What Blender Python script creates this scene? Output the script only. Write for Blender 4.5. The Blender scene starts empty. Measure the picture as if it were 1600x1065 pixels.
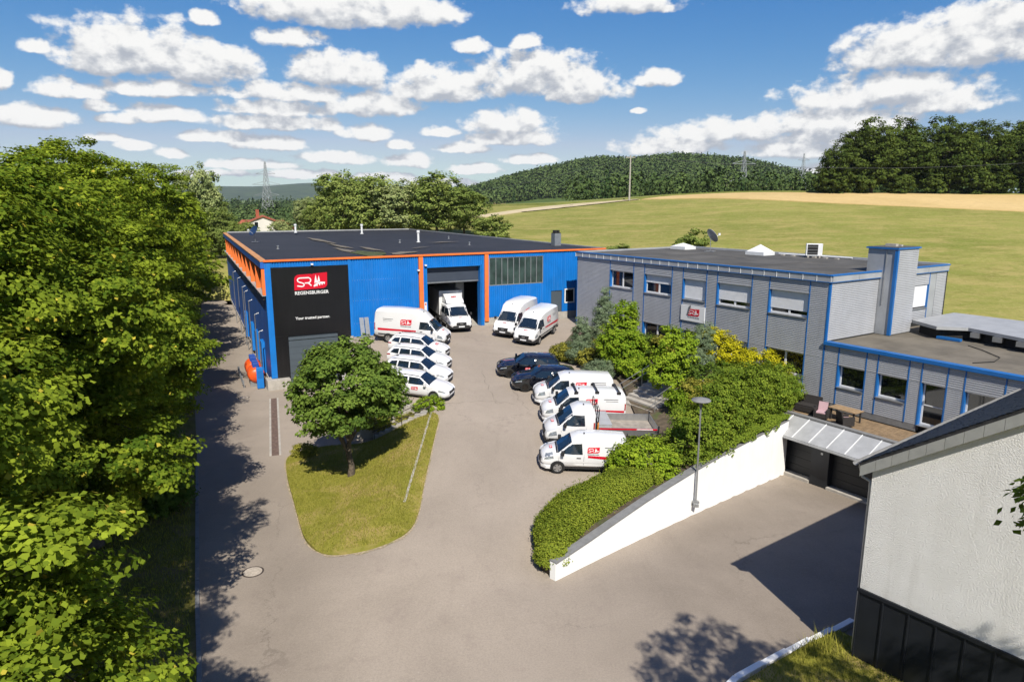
import bpy, bmesh, math, random
import numpy as np
from mathutils import Vector, Matrix

scene = bpy.context.scene
col = scene.collection
R = math.radians
random.seed(7)
rng = np.random.default_rng(7)

# ------------------------------------------------------------------ camera
CAM_H = 14.5
cd = bpy.data.cameras.new('camera'); cd.lens = 24.0; cd.sensor_width = 36.0
cd.clip_start = 0.1; cd.clip_end = 40000
cam = bpy.data.objects.new('camera', cd); col.objects.link(cam)
cam.location = (0, 0, CAM_H); cam.rotation_euler = (R(90 - 11.37), 0, 0)
scene.camera = cam

# ------------------------------------------------------------------ view
vs = scene.view_settings
vs.view_transform = 'Standard'; vs.look = 'None'; vs.exposure = 0.60; vs.gamma = 1.0
vs.use_curve_mapping = False
scene.cycles.max_bounces = 6
scene.cycles.transparent_max_bounces = 6
scene.cycles.use_denoising = True

# ------------------------------------------------------------------ sun and sky
SUN_AZ = Vector((0.20, -0.98, 0)).normalized()      # horizontal direction towards the sun
SUN_EL = R(47)
to_sun = SUN_AZ * math.cos(SUN_EL) + Vector((0, 0, math.sin(SUN_EL)))
sl = bpy.data.lights.new('sun', 'SUN'); sl.energy = 5.0; sl.angle = R(0.53); sl.color = (1.0, 0.945, 0.84)
so = bpy.data.objects.new('sun', sl); col.objects.link(so)
so.rotation_euler = (-to_sun).to_track_quat('-Z', 'Y').to_euler(); so.location = (0, 0, 60)

world = bpy.data.worlds.new('World'); scene.world = world; world.use_nodes = True

class NT:
    """small helper for wiring math nodes"""
    def __init__(s, nt): s.nt = nt; s.L = nt.links
    def n(s, t, **kw):
        x = s.nt.nodes.new(t)
        for k, v in kw.items(): setattr(x, k, v)
        return x
    def put(s, sock, v):
        if isinstance(v, bpy.types.NodeSocket): s.L.new(v, sock)
        elif v is not None: sock.default_value = v
    def m(s, op, a, b=None, c=None, clamp=False):
        x = s.n('ShaderNodeMath', operation=op); x.use_clamp = clamp
        s.put(x.inputs[0], a)
        if b is not None: s.put(x.inputs[1], b)
        if c is not None: s.put(x.inputs[2], c)
        return x.outputs[0]
    def vm(s, op, a, b=None):
        x = s.n('ShaderNodeVectorMath', operation=op); s.put(x.inputs[0], a)
        if b is not None: s.put(x.inputs[1], b)
        return x.outputs['Value'] if op in ('DOT_PRODUCT', 'LENGTH', 'DISTANCE') else x.outputs[0]
    def rng(s, v, a, b, c=0.0, d=1.0, t='SMOOTHSTEP'):
        x = s.n('ShaderNodeMapRange', interpolation_type=t); s.put(x.inputs[0], v)
        x.inputs[1].default_value = a; x.inputs[2].default_value = b
        x.inputs[3].default_value = c; x.inputs[4].default_value = d
        return x.outputs[0]
    def noise(s, vec, scale, detail=4.0, rough=0.55, dist=0.0, out=0):
        x = s.n('ShaderNodeTexNoise'); s.put(x.inputs['Vector'], vec)
        x.inputs['Scale'].default_value = scale; x.inputs['Detail'].default_value = detail
        x.inputs['Roughness'].default_value = rough; x.inputs['Distortion'].default_value = dist
        return x.outputs[out]
    def mix(s, f, a, b, mode='MIX'):
        x = s.n('ShaderNodeMix', data_type='RGBA', blend_type=mode)
        s.put(x.inputs[0], f); s.put(x.inputs[6], a if isinstance(a, bpy.types.NodeSocket) else (*a[:3], 1.0))
        s.put(x.inputs[7], b if isinstance(b, bpy.types.NodeSocket) else (*b[:3], 1.0))
        return x.outputs[2]

# cumulus: az / el (radians) centre, half width, half height
def cl(x, y, a, b):      # seen position in degrees-like units turned into azimuth/elevation
    u, v = (x - 800) / 1067.0, -(y - 532.5) / 1067.0
    th = R(11.37); c, s = math.cos(th), math.sin(th)
    d = Vector((u, c + v * s, -s + v * c)).normalized()
    k = 1.0 / math.sqrt(1 + u * u + v * v)
    return (math.atan2(d.x, d.y), math.asin(d.z), a / 1067.0 * k, b / 1067.0 * k)
CLOUDS = [cl(*c) for c in [
    (215, 70, 120, 42), (310, 92, 92, 34), (150, 88, 60, 28),
    (520, 8, 150, 30), (630, 14, 95, 26), (455, 58, 52, 14),
    (527, 106, 84, 27), (690, 130, 98, 26), (840, 112, 110, 34), (905, 138, 75, 20), (1028, 121, 40, 14), (823, 66, 28, 11),
    (735, 72, 30, 11), (983, 4, 88, 17), (1440, 68, 125, 38), (1545, 45, 105, 52), (1380, 142, 140, 28), (1470, 158, 80, 18),
    (1290, 186, 130, 26), (1130, 203, 110, 17), (1040, 226, 84, 15), (50, 180, 64, 18), (110, 138, 52, 15), (240, 137, 78, 14),
    (262, 176, 60, 14), (188, 184, 28, 9), (155, 164, 26, 10), (445, 143, 88, 15), (430, 168, 84, 14), (430, 190, 104, 13), (585, 163, 76, 18),
    (790, 190, 70, 20), (800, 214, 76, 13), (690, 205, 32, 8), (420, 222, 54, 13), (330, 212, 48, 11), (572, 206, 40, 13),
    (623, 226, 22, 8), (525, 246, 62, 10), (205, 227, 30, 9), (640, 250, 40, 11), (725, 230, 40, 9), (270, 238, 26, 8),
    (830, 248, 46, 8), (745, 264, 46, 8), (400, 256, 70, 9), (470, 272, 70, 7), (600, 275, 60, 7), (55, 70, 22, 13),
    (320, 28, 22, 11), (0, 122, 18, 16), (1250, 232, 76, 15), (1290, 210, 90, 18), (1300, 262, 60, 9), (1000, 173, 14, 5), (160, 215, 30, 7), (330, 270, 60, 6), (690, 285, 70, 6)]]

def cloud_group(clouds):
    """density of the cumulus clouds over azimuth / elevation"""
    g = bpy.data.node_groups.new('cumulus_field', 'ShaderNodeTree')
    g.interface.new_socket('AE', in_out='INPUT', socket_type='NodeSocketVector')
    g.interface.new_socket('Field', in_out='OUTPUT', socket_type='NodeSocketFloat')
    G_ = NT(g); gi = g.nodes.new('NodeGroupInput'); go = g.nodes.new('NodeGroupOutput'); ae = gi.outputs[0]
    if clouds is not None:
        warp = G_.noise(ae, 26.0, 3.0, 0.6, out=1)
        aw = G_.vm('ADD', ae, G_.vm('MULTIPLY', G_.vm('SUBTRACT', warp, (0.5, 0.5, 0.5)), (0.020, 0.011, 0)))
        field = None
        for (a, e, w, h) in clouds:
            q = G_.vm('MULTIPLY', G_.vm('SUBTRACT', aw, (a, e - h * .35, 0)), (.93 / w, .70 / h, 0))
            q = G_.vm('MAXIMUM', q, G_.vm('MULTIPLY', q, (1.0, -2.0, 0)))       # flat bases
            f = G_.m('SUBTRACT', 1.0, G_.vm('DOT_PRODUCT', q, q))
            field = f if field is None else G_.m('SMOOTH_MAX', field, f, 0.25)
        field = G_.m('MAXIMUM', field, -1.5)
    else:                       # the same kind of sky goes on all round
        big = G_.noise(G_.vm('MULTIPLY', ae, (2.6, 7.0, 1)), 1.6, 2.0, 0.5)
        field = G_.m('MULTIPLY', G_.m('SUBTRACT', big, 0.585), 9.0)
    puff = G_.noise(G_.vm('MULTIPLY', ae, (1.0, 1.35, 1)), 34.0, 5.0, 0.52)
    field = G_.m('ADD', field, G_.m('MULTIPLY', G_.m('SUBTRACT', puff, 0.465), 2.7))
    fine = G_.noise(G_.vm('MULTIPLY', ae, (1.0, 1.5, 1)), 120.0, 3.0, 0.6)
    field = G_.m('ADD', field, G_.m('MULTIPLY', G_.m('SUBTRACT', fine, 0.5), .55))
    G_.L.new(field, go.inputs[0]); return g

W = NT(world.node_tree); world.node_tree.nodes.clear()
tc = W.n('ShaderNodeTexCoord'); d = W.vm('NORMALIZE', tc.outputs['Generated'])
sx = W.n('ShaderNodeSeparateXYZ'); W.L.new(d, sx.inputs[0])
az = W.m('ARCTAN2', sx.outputs[0], sx.outputs[1]); el = W.m('ARCSINE', sx.outputs[2])
cb = W.n('ShaderNodeCombineXYZ'); W.L.new(az, cb.inputs[0]); W.L.new(el, cb.inputs[1])
sky = W.n('ShaderNodeTexSky', sky_type='NISHITA'); sky.sun_disc = False
sky.sun_elevation = SUN_EL; sky.sun_rotation = math.atan2(SUN_AZ.x, SUN_AZ.y)
sky.altitude = 350; sky.air_density = 1.0; sky.dust_density = 0.0; sky.ozone_density = 3.0
ssep = W.n('ShaderNodeSeparateColor'); W.L.new(sky.outputs[0], ssep.inputs[0]); scom = W.n('ShaderNodeCombineColor')
for i, (k, pw) in enumerate([(1.40, 1.80), (.705, 1.02), (.675, .50)]):      # clear summer air: deeper blue overhead
    W.L.new(W.m('MULTIPLY', W.m('POWER', W.m('MULTIPLY', ssep.outputs[i], .09), pw), k / .09), scom.inputs[i])
W.L.new(W.m('MINIMUM', scom.inputs[0].links[0].from_socket, W.m('MULTIPLY', scom.inputs[1].links[0].from_socket, .80)), scom.inputs[0])
bg1 = W.n('ShaderNodeBackground'); W.L.new(scom.outputs[0], bg1.inputs[0]); bg1.inputs[1].default_value = 0.073
low = W.rng(el, 0.0, 0.03)
def cloud_branch(clouds):
    g = cloud_group(clouds)
    def fld(v):
        x = W.n('ShaderNodeGroup'); x.node_tree = g; W.L.new(v, x.inputs[0]); return x.outputs[0]
    f0 = fld(cb.outputs[0]); f1 = fld(W.vm('ADD', cb.outputs[0], (0.004, 0.016, 0)))
    alpha = W.rng(f0, -0.12, 0.62); lit = W.rng(W.m('SUBTRACT', f0, f1), -0.62, 0.62)
    bg2 = W.n('ShaderNodeBackground'); W.L.new(W.mix(lit, (0.47, 0.505, 0.57), (0.98, 0.975, 0.96)), bg2.inputs[0]); bg2.inputs[1].default_value = 0.65
    mx = W.n('ShaderNodeMixShader'); W.L.new(W.m('MULTIPLY', alpha, low), mx.inputs[0])
    W.L.new(bg1.outputs[0], mx.inputs[1]); W.L.new(bg2.outputs[0], mx.inputs[2]); return mx.outputs[0]
def pick(f, a, b):
    mx = W.n('ShaderNodeMixShader'); W.put(mx.inputs[0], f); W.L.new(a, mx.inputs[1]); W.L.new(b, mx.inputs[2]); return mx.outputs[0]
edges = [-0.80, -0.45, -0.29, -0.13, 0.08, 0.35, 0.80]       # stretches of azimuth, so that each ray looks at few clouds
shader = cloud_branch(None)
front = None
for i in range(len(edges) - 1):
    lo, hi = edges[i] - .03, edges[i + 1] + .03
    br = cloud_branch([c for c in CLOUDS if c[0] + c[2] * 1.9 > lo and c[0] - c[2] * 1.9 < hi])
    front = br if front is None else pick(W.m('GREATER_THAN', az, edges[i]), front, br)
outm = W.m('MAXIMUM', W.rng(W.m('ABSOLUTE', az), 0.70, 0.80), W.rng(el, 0.33, 0.42))
wo = W.n('ShaderNodeOutputWorld'); W.L.new(pick(outm, front, shader), wo.inputs[0])
world.cycles.sampling_method = 'MANUAL'; world.cycles.sample_map_resolution = 512

# ------------------------------------------------------------------ materials
K = 0.80            # all surface colours are held down together; the exposure makes up for it
def mat(name, base, rough=0.7, metal=0.0, var=0.12, scale=3.0, bump=0.0, bscale=30.0, spec=0.4, tint=None, coat=0.0, vec='Object', dirt=None, streak=None):
    base = tuple(x * K for x in base)
    if dirt: dirt = (tuple(x * K for x in dirt[0]),) + tuple(dirt[1:])
    if streak: streak = (tuple(x * K for x in streak[0]), streak[1])
    m = bpy.data.materials.new(name); m.use_nodes = True
    T = NT(m.node_tree); b = m.node_tree.nodes['Principled BSDF']
    tcn = T.n('ShaderNodeTexCoord'); v = tcn.outputs[vec]
    c = tuple(base)
    colr = c
    if var > 0:
        n1 = T.noise(v, scale, 5.0, 0.6)
        f = T.rng(n1, 0.3, 0.72)
        colr = T.mix(f, tuple(x * (1 - var) for x in c), tuple(min(1, x * (1 + var)) for x in c))
    if dirt:                                   # (colour, scale, lo, hi) wear with a shape of its own
        n2 = T.noise(v, dirt[1], 6.0, 0.65)
        colr = T.mix(T.rng(n2, dirt[2], dirt[3]), colr, dirt[0])
    if streak:                                 # (colour, strength): rain streaks running down
        n3 = T.noise(T.vm('MULTIPLY', v, (5.0, 5.0, .22)), 1.0, 5.0, 0.7)
        colr = T.mix(T.rng(n3, .48, .78, 0, streak[1]), colr, streak[0])
    T.put(b.inputs['Base Color'], colr if isinstance(colr, bpy.types.NodeSocket) else (*c, 1))
    b.inputs['Roughness'].default_value = rough; b.inputs['Metallic'].default_value = metal
    b.inputs['Specular IOR Level'].default_value = spec
    if coat: b.inputs['Coat Weight'].default_value = coat; b.inputs['Coat Roughness'].default_value = 0.05
    if bump > 0:
        bn = T.n('ShaderNodeBump'); bn.inputs['Strength'].default_value = bump; bn.inputs['Distance'].default_value = 0.03
        T.L.new(T.noise(v, bscale, 4.0, 0.6), bn.inputs['Height']); T.L.new(bn.outputs[0], b.inputs['Normal'])
    return m

def leafmat(name, dark, light, trans=0.35, warm=None):
    """leaf colour varies leaf by leaf through the mesh attribute 'tint'"""
    m = bpy.data.materials.new(name); m.use_nodes = True
    T = NT(m.node_tree); nt = m.node_tree; nt.nodes.clear()
    dark, light = tuple(x * .88 for x in dark), tuple(x * .88 for x in light)
    at = T.n('ShaderNodeAttribute'); at.attribute_name = 'tint'
    oi = T.n('ShaderNodeObjectInfo')
    f = T.m('ADD', at.outputs['Fac'], T.m('MULTIPLY', T.m('SUBTRACT', oi.outputs['Random'], 0.5), 0.22), clamp=True)
    c = T.mix(f, dark, light)
    if warm: c = T.mix(T.rng(at.outputs['Fac'], 0.90, 1.0), c, warm)
    di = T.n('ShaderNodeBsdfDiffuse'); T.L.new(c, di.inputs[0])
    tr = T.n('ShaderNodeBsdfTranslucent'); T.L.new(T.mix(0.5, c, (0.30, 0.36, 0.02)), tr.inputs[0])
    m1 = T.n('ShaderNodeMixShader'); m1.inputs[0].default_value = trans
    T.L.new(di.outputs[0], m1.inputs[1]); T.L.new(tr.outputs[0], m1.inputs[2])
    m2 = m1
    o = T.n('ShaderNodeOutputMaterial'); T.L.new(m2.outputs[0], o.inputs[0])
    return m

M = {}
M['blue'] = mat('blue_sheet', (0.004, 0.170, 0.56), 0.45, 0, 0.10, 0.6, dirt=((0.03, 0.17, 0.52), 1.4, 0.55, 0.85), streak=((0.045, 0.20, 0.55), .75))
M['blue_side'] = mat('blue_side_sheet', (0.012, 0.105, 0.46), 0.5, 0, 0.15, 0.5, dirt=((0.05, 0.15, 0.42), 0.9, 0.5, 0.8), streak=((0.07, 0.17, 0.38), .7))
M['blue_trim'] = mat('blue_trim', (0.012, 0.135, 0.42), 0.4, 0, 0.06, 2)
M['orange'] = mat('orange_paint', (0.80, 0.185, 0.04), 0.5, 0, 0.08, 2)
M['tank'] = mat('orange_tank', (0.78, 0.10, 0.015), 0.4, 0, 0.10, 3)
M['black_panel'] = mat('black_panel', (0.0075, 0.0075, 0.009), 0.28, 0, 0.15, 1, spec=0.5, streak=((0.016, 0.016, 0.018), .8))
M['dish_dark'] = mat('dish_dark_blue', (0.012, 0.035, 0.10), 0.4, 0, 0.1, 3)
M['gate_grey'] = mat('gate_grey', (0.075, 0.095, 0.115), 0.45, 0, 0.06, 1)
M['shutter'] = mat('shutter_grey', (0.06, 0.075, 0.105), 0.4, 0.2, 0.06, 1)
M['white_metal'] = mat('white_metal', (0.74, 0.75, 0.76), 0.4, 0, 0.05, 3)
M['alu'] = mat('aluminium', (0.55, 0.56, 0.57), 0.38, 0.85, 0.08, 4)
M['zinc'] = mat('zinc_sheet', (0.42, 0.425, 0.43), 0.42, 0.15, 0.10, 1.5)
M['siding'] = mat('grey_siding', (0.43, 0.44, 0.47), 0.42, 0.0, 0.06, 0.8, streak=((0.34, 0.345, 0.36), .6))
M['cornice'] = mat('cornice_zinc', (0.38, 0.395, 0.42), 0.45, 0.10, 0.12, 0.7)
M['blind'] = mat('blind_white', (0.78, 0.78, 0.80), 0.5, 0, 0.04, 2)
M['pvc'] = mat('window_frame_white', (0.80, 0.80, 0.81), 0.35, 0, 0.03, 2)
M['glass'] = mat('window_glass', (0.010, 0.012, 0.014), 0.04, 0, 0.2, 1, spec=0.8)
M['glass_green'] = mat('profiled_glass', (0.035, 0.06, 0.052), 0.12, 0, 0.45, 0.8, spec=0.7)
M['concrete'] = mat('concrete', (0.40, 0.37, 0.33), 0.85, 0, 0.14, 2.5, 0.25, 18, dirt=((0.26, 0.24, 0.20), 1.1, 0.55, 0.8))
M['coping'] = mat('coping_stone', (0.20, 0.20, 0.20), 0.75, 0, 0.12, 3, 0.2, 25)
M['white_wall'] = mat('white_render', (0.90, 0.895, 0.88), 0.85, 0, 0.03, 1.2, 0.12, 40, dirt=((0.78, 0.75, 0.70), 0.7, 0.62, 0.88), streak=((0.74, 0.71, 0.66), .35))
M['roof_black'] = mat('roof_membrane', (0.020, 0.020, 0.024), 0.72, 0, 0.25, 0.25, 0.2, 8, dirt=((0.055, 0.05, 0.045), 0.22, 0.62, 0.85))
M['roof_grey'] = mat('roof_felt', (0.085, 0.080, 0.072), 0.9, 0, 0.30, 0.35, 0.3, 12, dirt=((0.15, 0.135, 0.11), 0.3, 0.55, 0.8))
M['roof_tan'] = mat('roof_felt_tan', (0.155, 0.135, 0.105), 0.92, 0, 0.25, 0.5, 0.3, 12, dirt=((0.09, 0.08, 0.06), 0.5, 0.58, 0.8))
M['moss'] = mat('moss', (0.06, 0.075, 0.02), 0.95, 0, 0.5, 2, 0.5, 8)
M['slate'] = mat('slate', (0.028, 0.028, 0.031), 0.6, 0, 0.35, 6, 0.2, 30)
M['fascia'] = mat('fascia_fibre_cement', (0.33, 0.33, 0.31), 0.8, 0, 0.08, 3)
M['anthracite'] = mat('anthracite_sheet', (0.022, 0.025, 0.031), 0.33, 0.25, 0.12, 1.5)
M['door_dark'] = mat('garage_door_dark', (0.016, 0.018, 0.021), 0.5, 0, 0.15, 1)
M['tyre'] = mat('tyre_rubber', (0.012, 0.012, 0.012), 0.85, 0, 0.1, 5)
M['rim'] = mat('rim_silver', (0.50, 0.51, 0.52), 0.3, 0.8, 0.05, 5)
M['rim_dark'] = mat('rim_dark', (0.05, 0.045, 0.042), 0.3, 0.7, 0.05, 5)
M['car_white'] = mat('car_paint_white', (0.74, 0.74, 0.745), 0.25, 0, 0.02, 1, coat=0.5)
M['car_black'] = mat('car_paint_black', (0.004, 0.005, 0.009), 0.12, 0, 0.1, 1, coat=1.0, spec=0.6)
M['car_glass'] = mat('car_glass', (0.010, 0.018, 0.028), 0.03, 0, 0.1, 2, spec=0.9)
M['plastic'] = mat('black_plastic', (0.022, 0.022, 0.024), 0.6, 0, 0.1, 5)
M['lamp_glass'] = mat('headlight_glass', (0.34, 0.37, 0.40), 0.08, 0.4, 0.35, 18, spec=0.9)
M['tail_red'] = mat('tail_lamp_red', (0.35, 0.01, 0.012), 0.15, 0, 0.1, 8)
M['logo_red'] = mat('logo_red', (0.60, 0.004, 0.022), 0.4, 0, 0.02, 2)
M['print_white'] = mat('print_white', (0.80, 0.80, 0.80), 0.5, 0, 0.0)
M['print_grey'] = mat('print_grey', (0.16, 0.16, 0.17), 0.5, 0, 0.0)
M['plate'] = mat('number_plate', (0.72, 0.73, 0.75), 0.4, 0, 0.05, 10)
M['bark'] = mat('bark', (0.11, 0.085, 0.06), 0.95, 0, 0.4, 6, 0.8, 14)
M['wicker'] = mat('wicker_dark', (0.030, 0.026, 0.025), 0.8, 0, 0.3, 30, 0.5, 60)
M['cushion'] = mat('cushion_pink', (0.50, 0.33, 0.36), 0.9, 0, 0.06, 6, 0.2, 40)
M['wood'] = mat('wood_table', (0.34, 0.23, 0.13), 0.6, 0, 0.2, 5)
M['deck'] = mat('wood_deck', (0.24, 0.165, 0.095), 0.8, 0, 0.25, 4)
M['brown_drain'] = mat('rusty_grating', (0.15, 0.10, 0.08), 0.8, 0.1, 0.3, 6)
M['iron'] = mat('iron_cover', (0.50, 0.43, 0.35), 0.7, 0.2, 0.2, 8)
M['dark_iron'] = mat('iron_ring', (0.07, 0.055, 0.045), 0.8, 0.2, 0.2, 8)
M['coping_tan'] = mat('weathered_orange', (0.52, 0.25, 0.10), 0.7, 0, 0.2, 1.5)
M['steel'] = mat('galvanised_steel', (0.42, 0.43, 0.44), 0.45, 0.7, 0.1, 5)
M['pylon'] = mat('pylon_steel', (0.34, 0.36, 0.37), 0.6, 0.3, 0.1, 0.3)
M['rust_red'] = mat('red_tiles', (0.33, 0.085, 0.045), 0.85, 0, 0.2, 0.6)
M['cream'] = mat('cream_wall', (0.66, 0.63, 0.58), 0.85, 0, 0.05, 0.4)
M['soil'] = mat('bed_soil', (0.10, 0.075, 0.05), 0.95, 0, 0.35, 3, 0.6, 12, dirt=((0.07, 0.09, 0.025), 1.2, 0.5, 0.7))
M['bin_blue'] = mat('blue_plastic', (0.02, 0.075, 0.36), 0.4, 0, 0.1, 4)
M['crate_yellow'] = mat('amber_lamp', (0.75, 0.25, 0.01), 0.3, 0, 0.1, 4)
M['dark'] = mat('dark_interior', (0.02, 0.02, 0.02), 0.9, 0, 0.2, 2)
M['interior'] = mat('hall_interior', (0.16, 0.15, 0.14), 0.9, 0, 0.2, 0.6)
M['wire'] = mat('wire_dark', (0.08, 0.09, 0.09), 0.6, 0.3, 0.0)

# leaves
M['leaf_maple'] = leafmat('maple_leaf', (0.060, 0.108, 0.012), (0.305, 0.375, 0.034), 0.30, warm=(0.45, 0.38, 0.05))
M['leaf_dark'] = leafmat('dark_leaf', (0.046, 0.085, 0.016), (0.163, 0.232, 0.037), 0.25)
M['leaf_round'] = leafmat('round_tree_leaf', (0.062, 0.112, 0.022), (0.202, 0.287, 0.050), 0.28)
M['leaf_bright'] = leafmat('bright_leaf', (0.116, 0.209, 0.016), (0.364, 0.465, 0.040), 0.36)
M['leaf_hedge'] = leafmat('hornbeam_leaf', (0.070, 0.127, 0.016), (0.264, 0.333, 0.040), 0.30)
M['leaf_boxwood'] = leafmat('low_hedge_leaf', (0.101, 0.155, 0.019), (0.333, 0.372, 0.046), 0.30)
M['leaf_yellow'] = leafmat('golden_leaf', (0.300, 0.290, 0.012), (0.740, 0.660, 0.030), 0.34)
M['leaf_blue'] = leafmat('blue_conifer', (0.085, 0.130, 0.070), (0.260, 0.320, 0.190), 0.15)
M['leaf_olive'] = leafmat('olive_leaf', (0.139, 0.147, 0.023), (0.388, 0.349, 0.062), 0.25)
M['leaf_far'] = leafmat('far_leaf', (0.101, 0.155, 0.035), (0.320, 0.369, 0.098), 0.25)
M['leaf_far_pale'] = leafmat('far_leaf_pale', (0.169, 0.223, 0.081), (0.411, 0.446, 0.187), 0.25)
M['leaf_oak'] = leafmat('oak_leaf', (0.030, 0.052, 0.012), (0.127, 0.168, 0.036), 0.20)
M['grass_blade'] = leafmat('grass_blade', (0.138, 0.150, 0.020), (0.375, 0.338, 0.069), 0.25)
M['wood_far'] = leafmat('far_wood', (0.026, 0.050, 0.018), (0.109, 0.152, 0.048), 0.0)
# ------------------------------------------------------------------ heights of the ground
def sstep(a, b, v):
    t = np.clip((np.asarray(v, float) - a) / (b - a), 0, 1); return t * t * (3 - 2 * t)
def yard_h(x, y):                     # the yard climbs about ten percent towards the hall
    s = (x + 2.9) * .464 - (y - 61.4) * .886
    t = np.clip(1 - s / 38, 0, 1)
    t = np.where(t > .92, .92 + (t - .92) * .5, t)
    return 3.75 * np.where(t > .15, t, t * t / .15 * .5 + t * .5)
def court_h(x, y):                    # the court falls towards the garages
    u = ((x - 1.7) * .717 + (y - 24.37) * .697) / 19.0
    side = (x - 1.7) * .697 - (y - 24.37) * .717
    return -1.3 * np.clip(u, 0, 1.15) ** 1.25 * sstep(-2.4, -.7, side)
def asphalt_h(x, y):
    x = np.asarray(x, float); y = np.asarray(y, float)
    side = (x - 1.7) * .697 - (y - 24.37) * .717          # > 0 on the court's side of the white wall
    u = ((x - 1.7) * .717 + (y - 24.37) * .697)
    w = sstep(-9.5, -4.4, x) * (1 - sstep(-2.4, -.7, side) * sstep(-3.5, 0.5, u))
    return w * yard_h(x, y) + court_h(x, y)
def land_h(x, y):
    x = np.asarray(x, float); y = np.asarray(y, float)
    A = (10.8 + 3.6 * sstep(-10, 70, x)) * sstep(-120, -10, x)
    r = np.clip((y - 58) / 132.0, 0, 1); r = np.where(r > .8, .8 + (r - .8) * (1 - .5 * (r - .8) / .2) , r) / .9
    z = 3.0 * sstep(-60, 0, x) * sstep(30, 60, y) + A * r
    z = z * (1 - .62 * sstep(210, 360, y)) + 4 * sstep(300, 900, y)
    z = z + 60 * np.exp(-((x - 205) / 255) ** 2 - ((y - 1000) / 230) ** 2) * (1 + .05 * np.sin(x / 38.0) + .03 * np.sin(x / 17.0 + 1))
    z = z + (150 + 14 * np.sin(x / 330.0) + 8 * np.sin(x / 140.0)) * np.exp(-((y - 5600) / 900) ** 2) * sstep(300, -500, x)
    z = z + (70 + 8 * np.sin(x / 210.0)) * np.exp(-((y - 3300) / 420) ** 2) * sstep(-1250, -550, x) * sstep(200, -250, x)
    # kept below the made ground of the site
    site = sstep(-4, 0, x + 46) * sstep(30, 24, x) * sstep(108, 100, y + .0 * x) * sstep(-40, -30, y)
    site = np.maximum(site * (x < 12), sstep(-50, -47, x) * sstep(40, 33, x) * sstep(56, 50, y) * sstep(-60, -40, y))
    return z * (1 - site) + site * (-2.6)
# ------------------------------------------------------------------ mesh helpers
class MB:
    def __init__(s, Mx=None): s.v = []; s.f = []; s.M = Mx
    def add(s, vs, fs):
        o = len(s.v)
        if s.M is not None: vs = [s.M @ Vector(p) for p in vs]
        s.v += [tuple(p) for p in vs]; s.f += [tuple(i + o for i in f) for f in fs]
        return s
    def box(s, x0, x1, y0, y1, z0, z1):
        return s.add([(x0, y0, z0), (x1, y0, z0), (x1, y1, z0), (x0, y1, z0), (x0, y0, z1), (x1, y0, z1), (x1, y1, z1), (x0, y1, z1)],
                     [(3, 2, 1, 0), (4, 5, 6, 7), (0, 1, 5, 4), (1, 2, 6, 5), (2, 3, 7, 6), (3, 0, 4, 7)])
    def prism(s, poly, axis, a, b):
        """extrude a 2-D outline along an axis (0 x: outline in yz, 1 y: in xz, 2 z: in xy)"""
        n = len(poly)
        def P(q, t): return (t, q[0], q[1]) if axis == 0 else ((q[0], t, q[1]) if axis == 1 else (q[0], q[1], t))
        vs = [P(q, a) for q in poly] + [P(q, b) for q in poly]
        fs = [tuple(range(n))[::-1], tuple(range(n, 2 * n))] + [(i, (i + 1) % n, n + (i + 1) % n, n + i) for i in range(n)]
        return s.add(vs, fs)
    def tube(s, pts, r, n=8, cap=True):
        pts = [Vector(p) for p in pts]; rs = r if isinstance(r, (list, tuple)) else [r] * len(pts)
        vs = []; fs = []
        for i, p in enumerate(pts):
            t = (pts[min(i + 1, len(pts) - 1)] - pts[max(i - 1, 0)]).normalized()
            a = t.cross(Vector((0, 0, 1)) if abs(t.z) < .95 else Vector((1, 0, 0))).normalized(); b = t.cross(a)
            for k in range(n):
                g_ = 2 * math.pi * k / n; vs.append(p + (a * math.cos(g_) + b * math.sin(g_)) * rs[i])
        for i in range(len(pts) - 1):
            for k in range(n):
                fs.append((i * n + k, i * n + (k + 1) % n, (i + 1) * n + (k + 1) % n, (i + 1) * n + k))
        if cap: fs += [tuple(range(n)), tuple(range((len(pts) - 1) * n, len(pts) * n))[::-1]]
        return s.add(vs, fs)
    def disc(s, c, ax, r, w, n=24):
        """a short cylinder centred on c along unit axis ax"""
        c = Vector(c); ax = Vector(ax)
        return s.tube([c - ax * w / 2, c + ax * w / 2], r, n)
    def lathe(s, prof, c, n=16, cap=True):
        vs = []; fs = []
        for (r, z) in prof:
            for k in range(n): vs.append((c[0] + r * math.cos(2 * math.pi * k / n), c[1] + r * math.sin(2 * math.pi * k / n), c[2] + z))
        for i in range(len(prof) - 1):
            for k in range(n): fs.append((i * n + k, i * n + (k + 1) % n, (i + 1) * n + (k + 1) % n, (i + 1) * n + k))
        if cap: fs += [tuple(range(n))[::-1], tuple(range((len(prof) - 1) * n, len(prof) * n))]
        return s.add(vs, fs)
    def mesh(s, name, m, smooth=None):
        me = bpy.data.meshes.new(name); me.from_pydata(s.v, [], s.f); me.validate()
        bm = bmesh.new(); bm.from_mesh(me); bmesh.ops.recalc_face_normals(bm, faces=bm.faces); bm.to_mesh(me); bm.free()
        me.materials.append(M[m])
        if smooth is not None:
            for p in me.polygons: p.use_smooth = True
            me.set_sharp_from_angle(angle=R(smooth))
        return me
    def build(s, name, m, parent=None, smooth=None, bevel=0.0):
        o = bpy.data.objects.new(name, s.mesh(name, m, smooth)); col.objects.link(o); o.parent = parent
        if bevel:
            b = o.modifiers.new('bevel', 'BEVEL'); b.width = bevel; b.segments = 2; b.limit_method = 'ANGLE'
        return o

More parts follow.
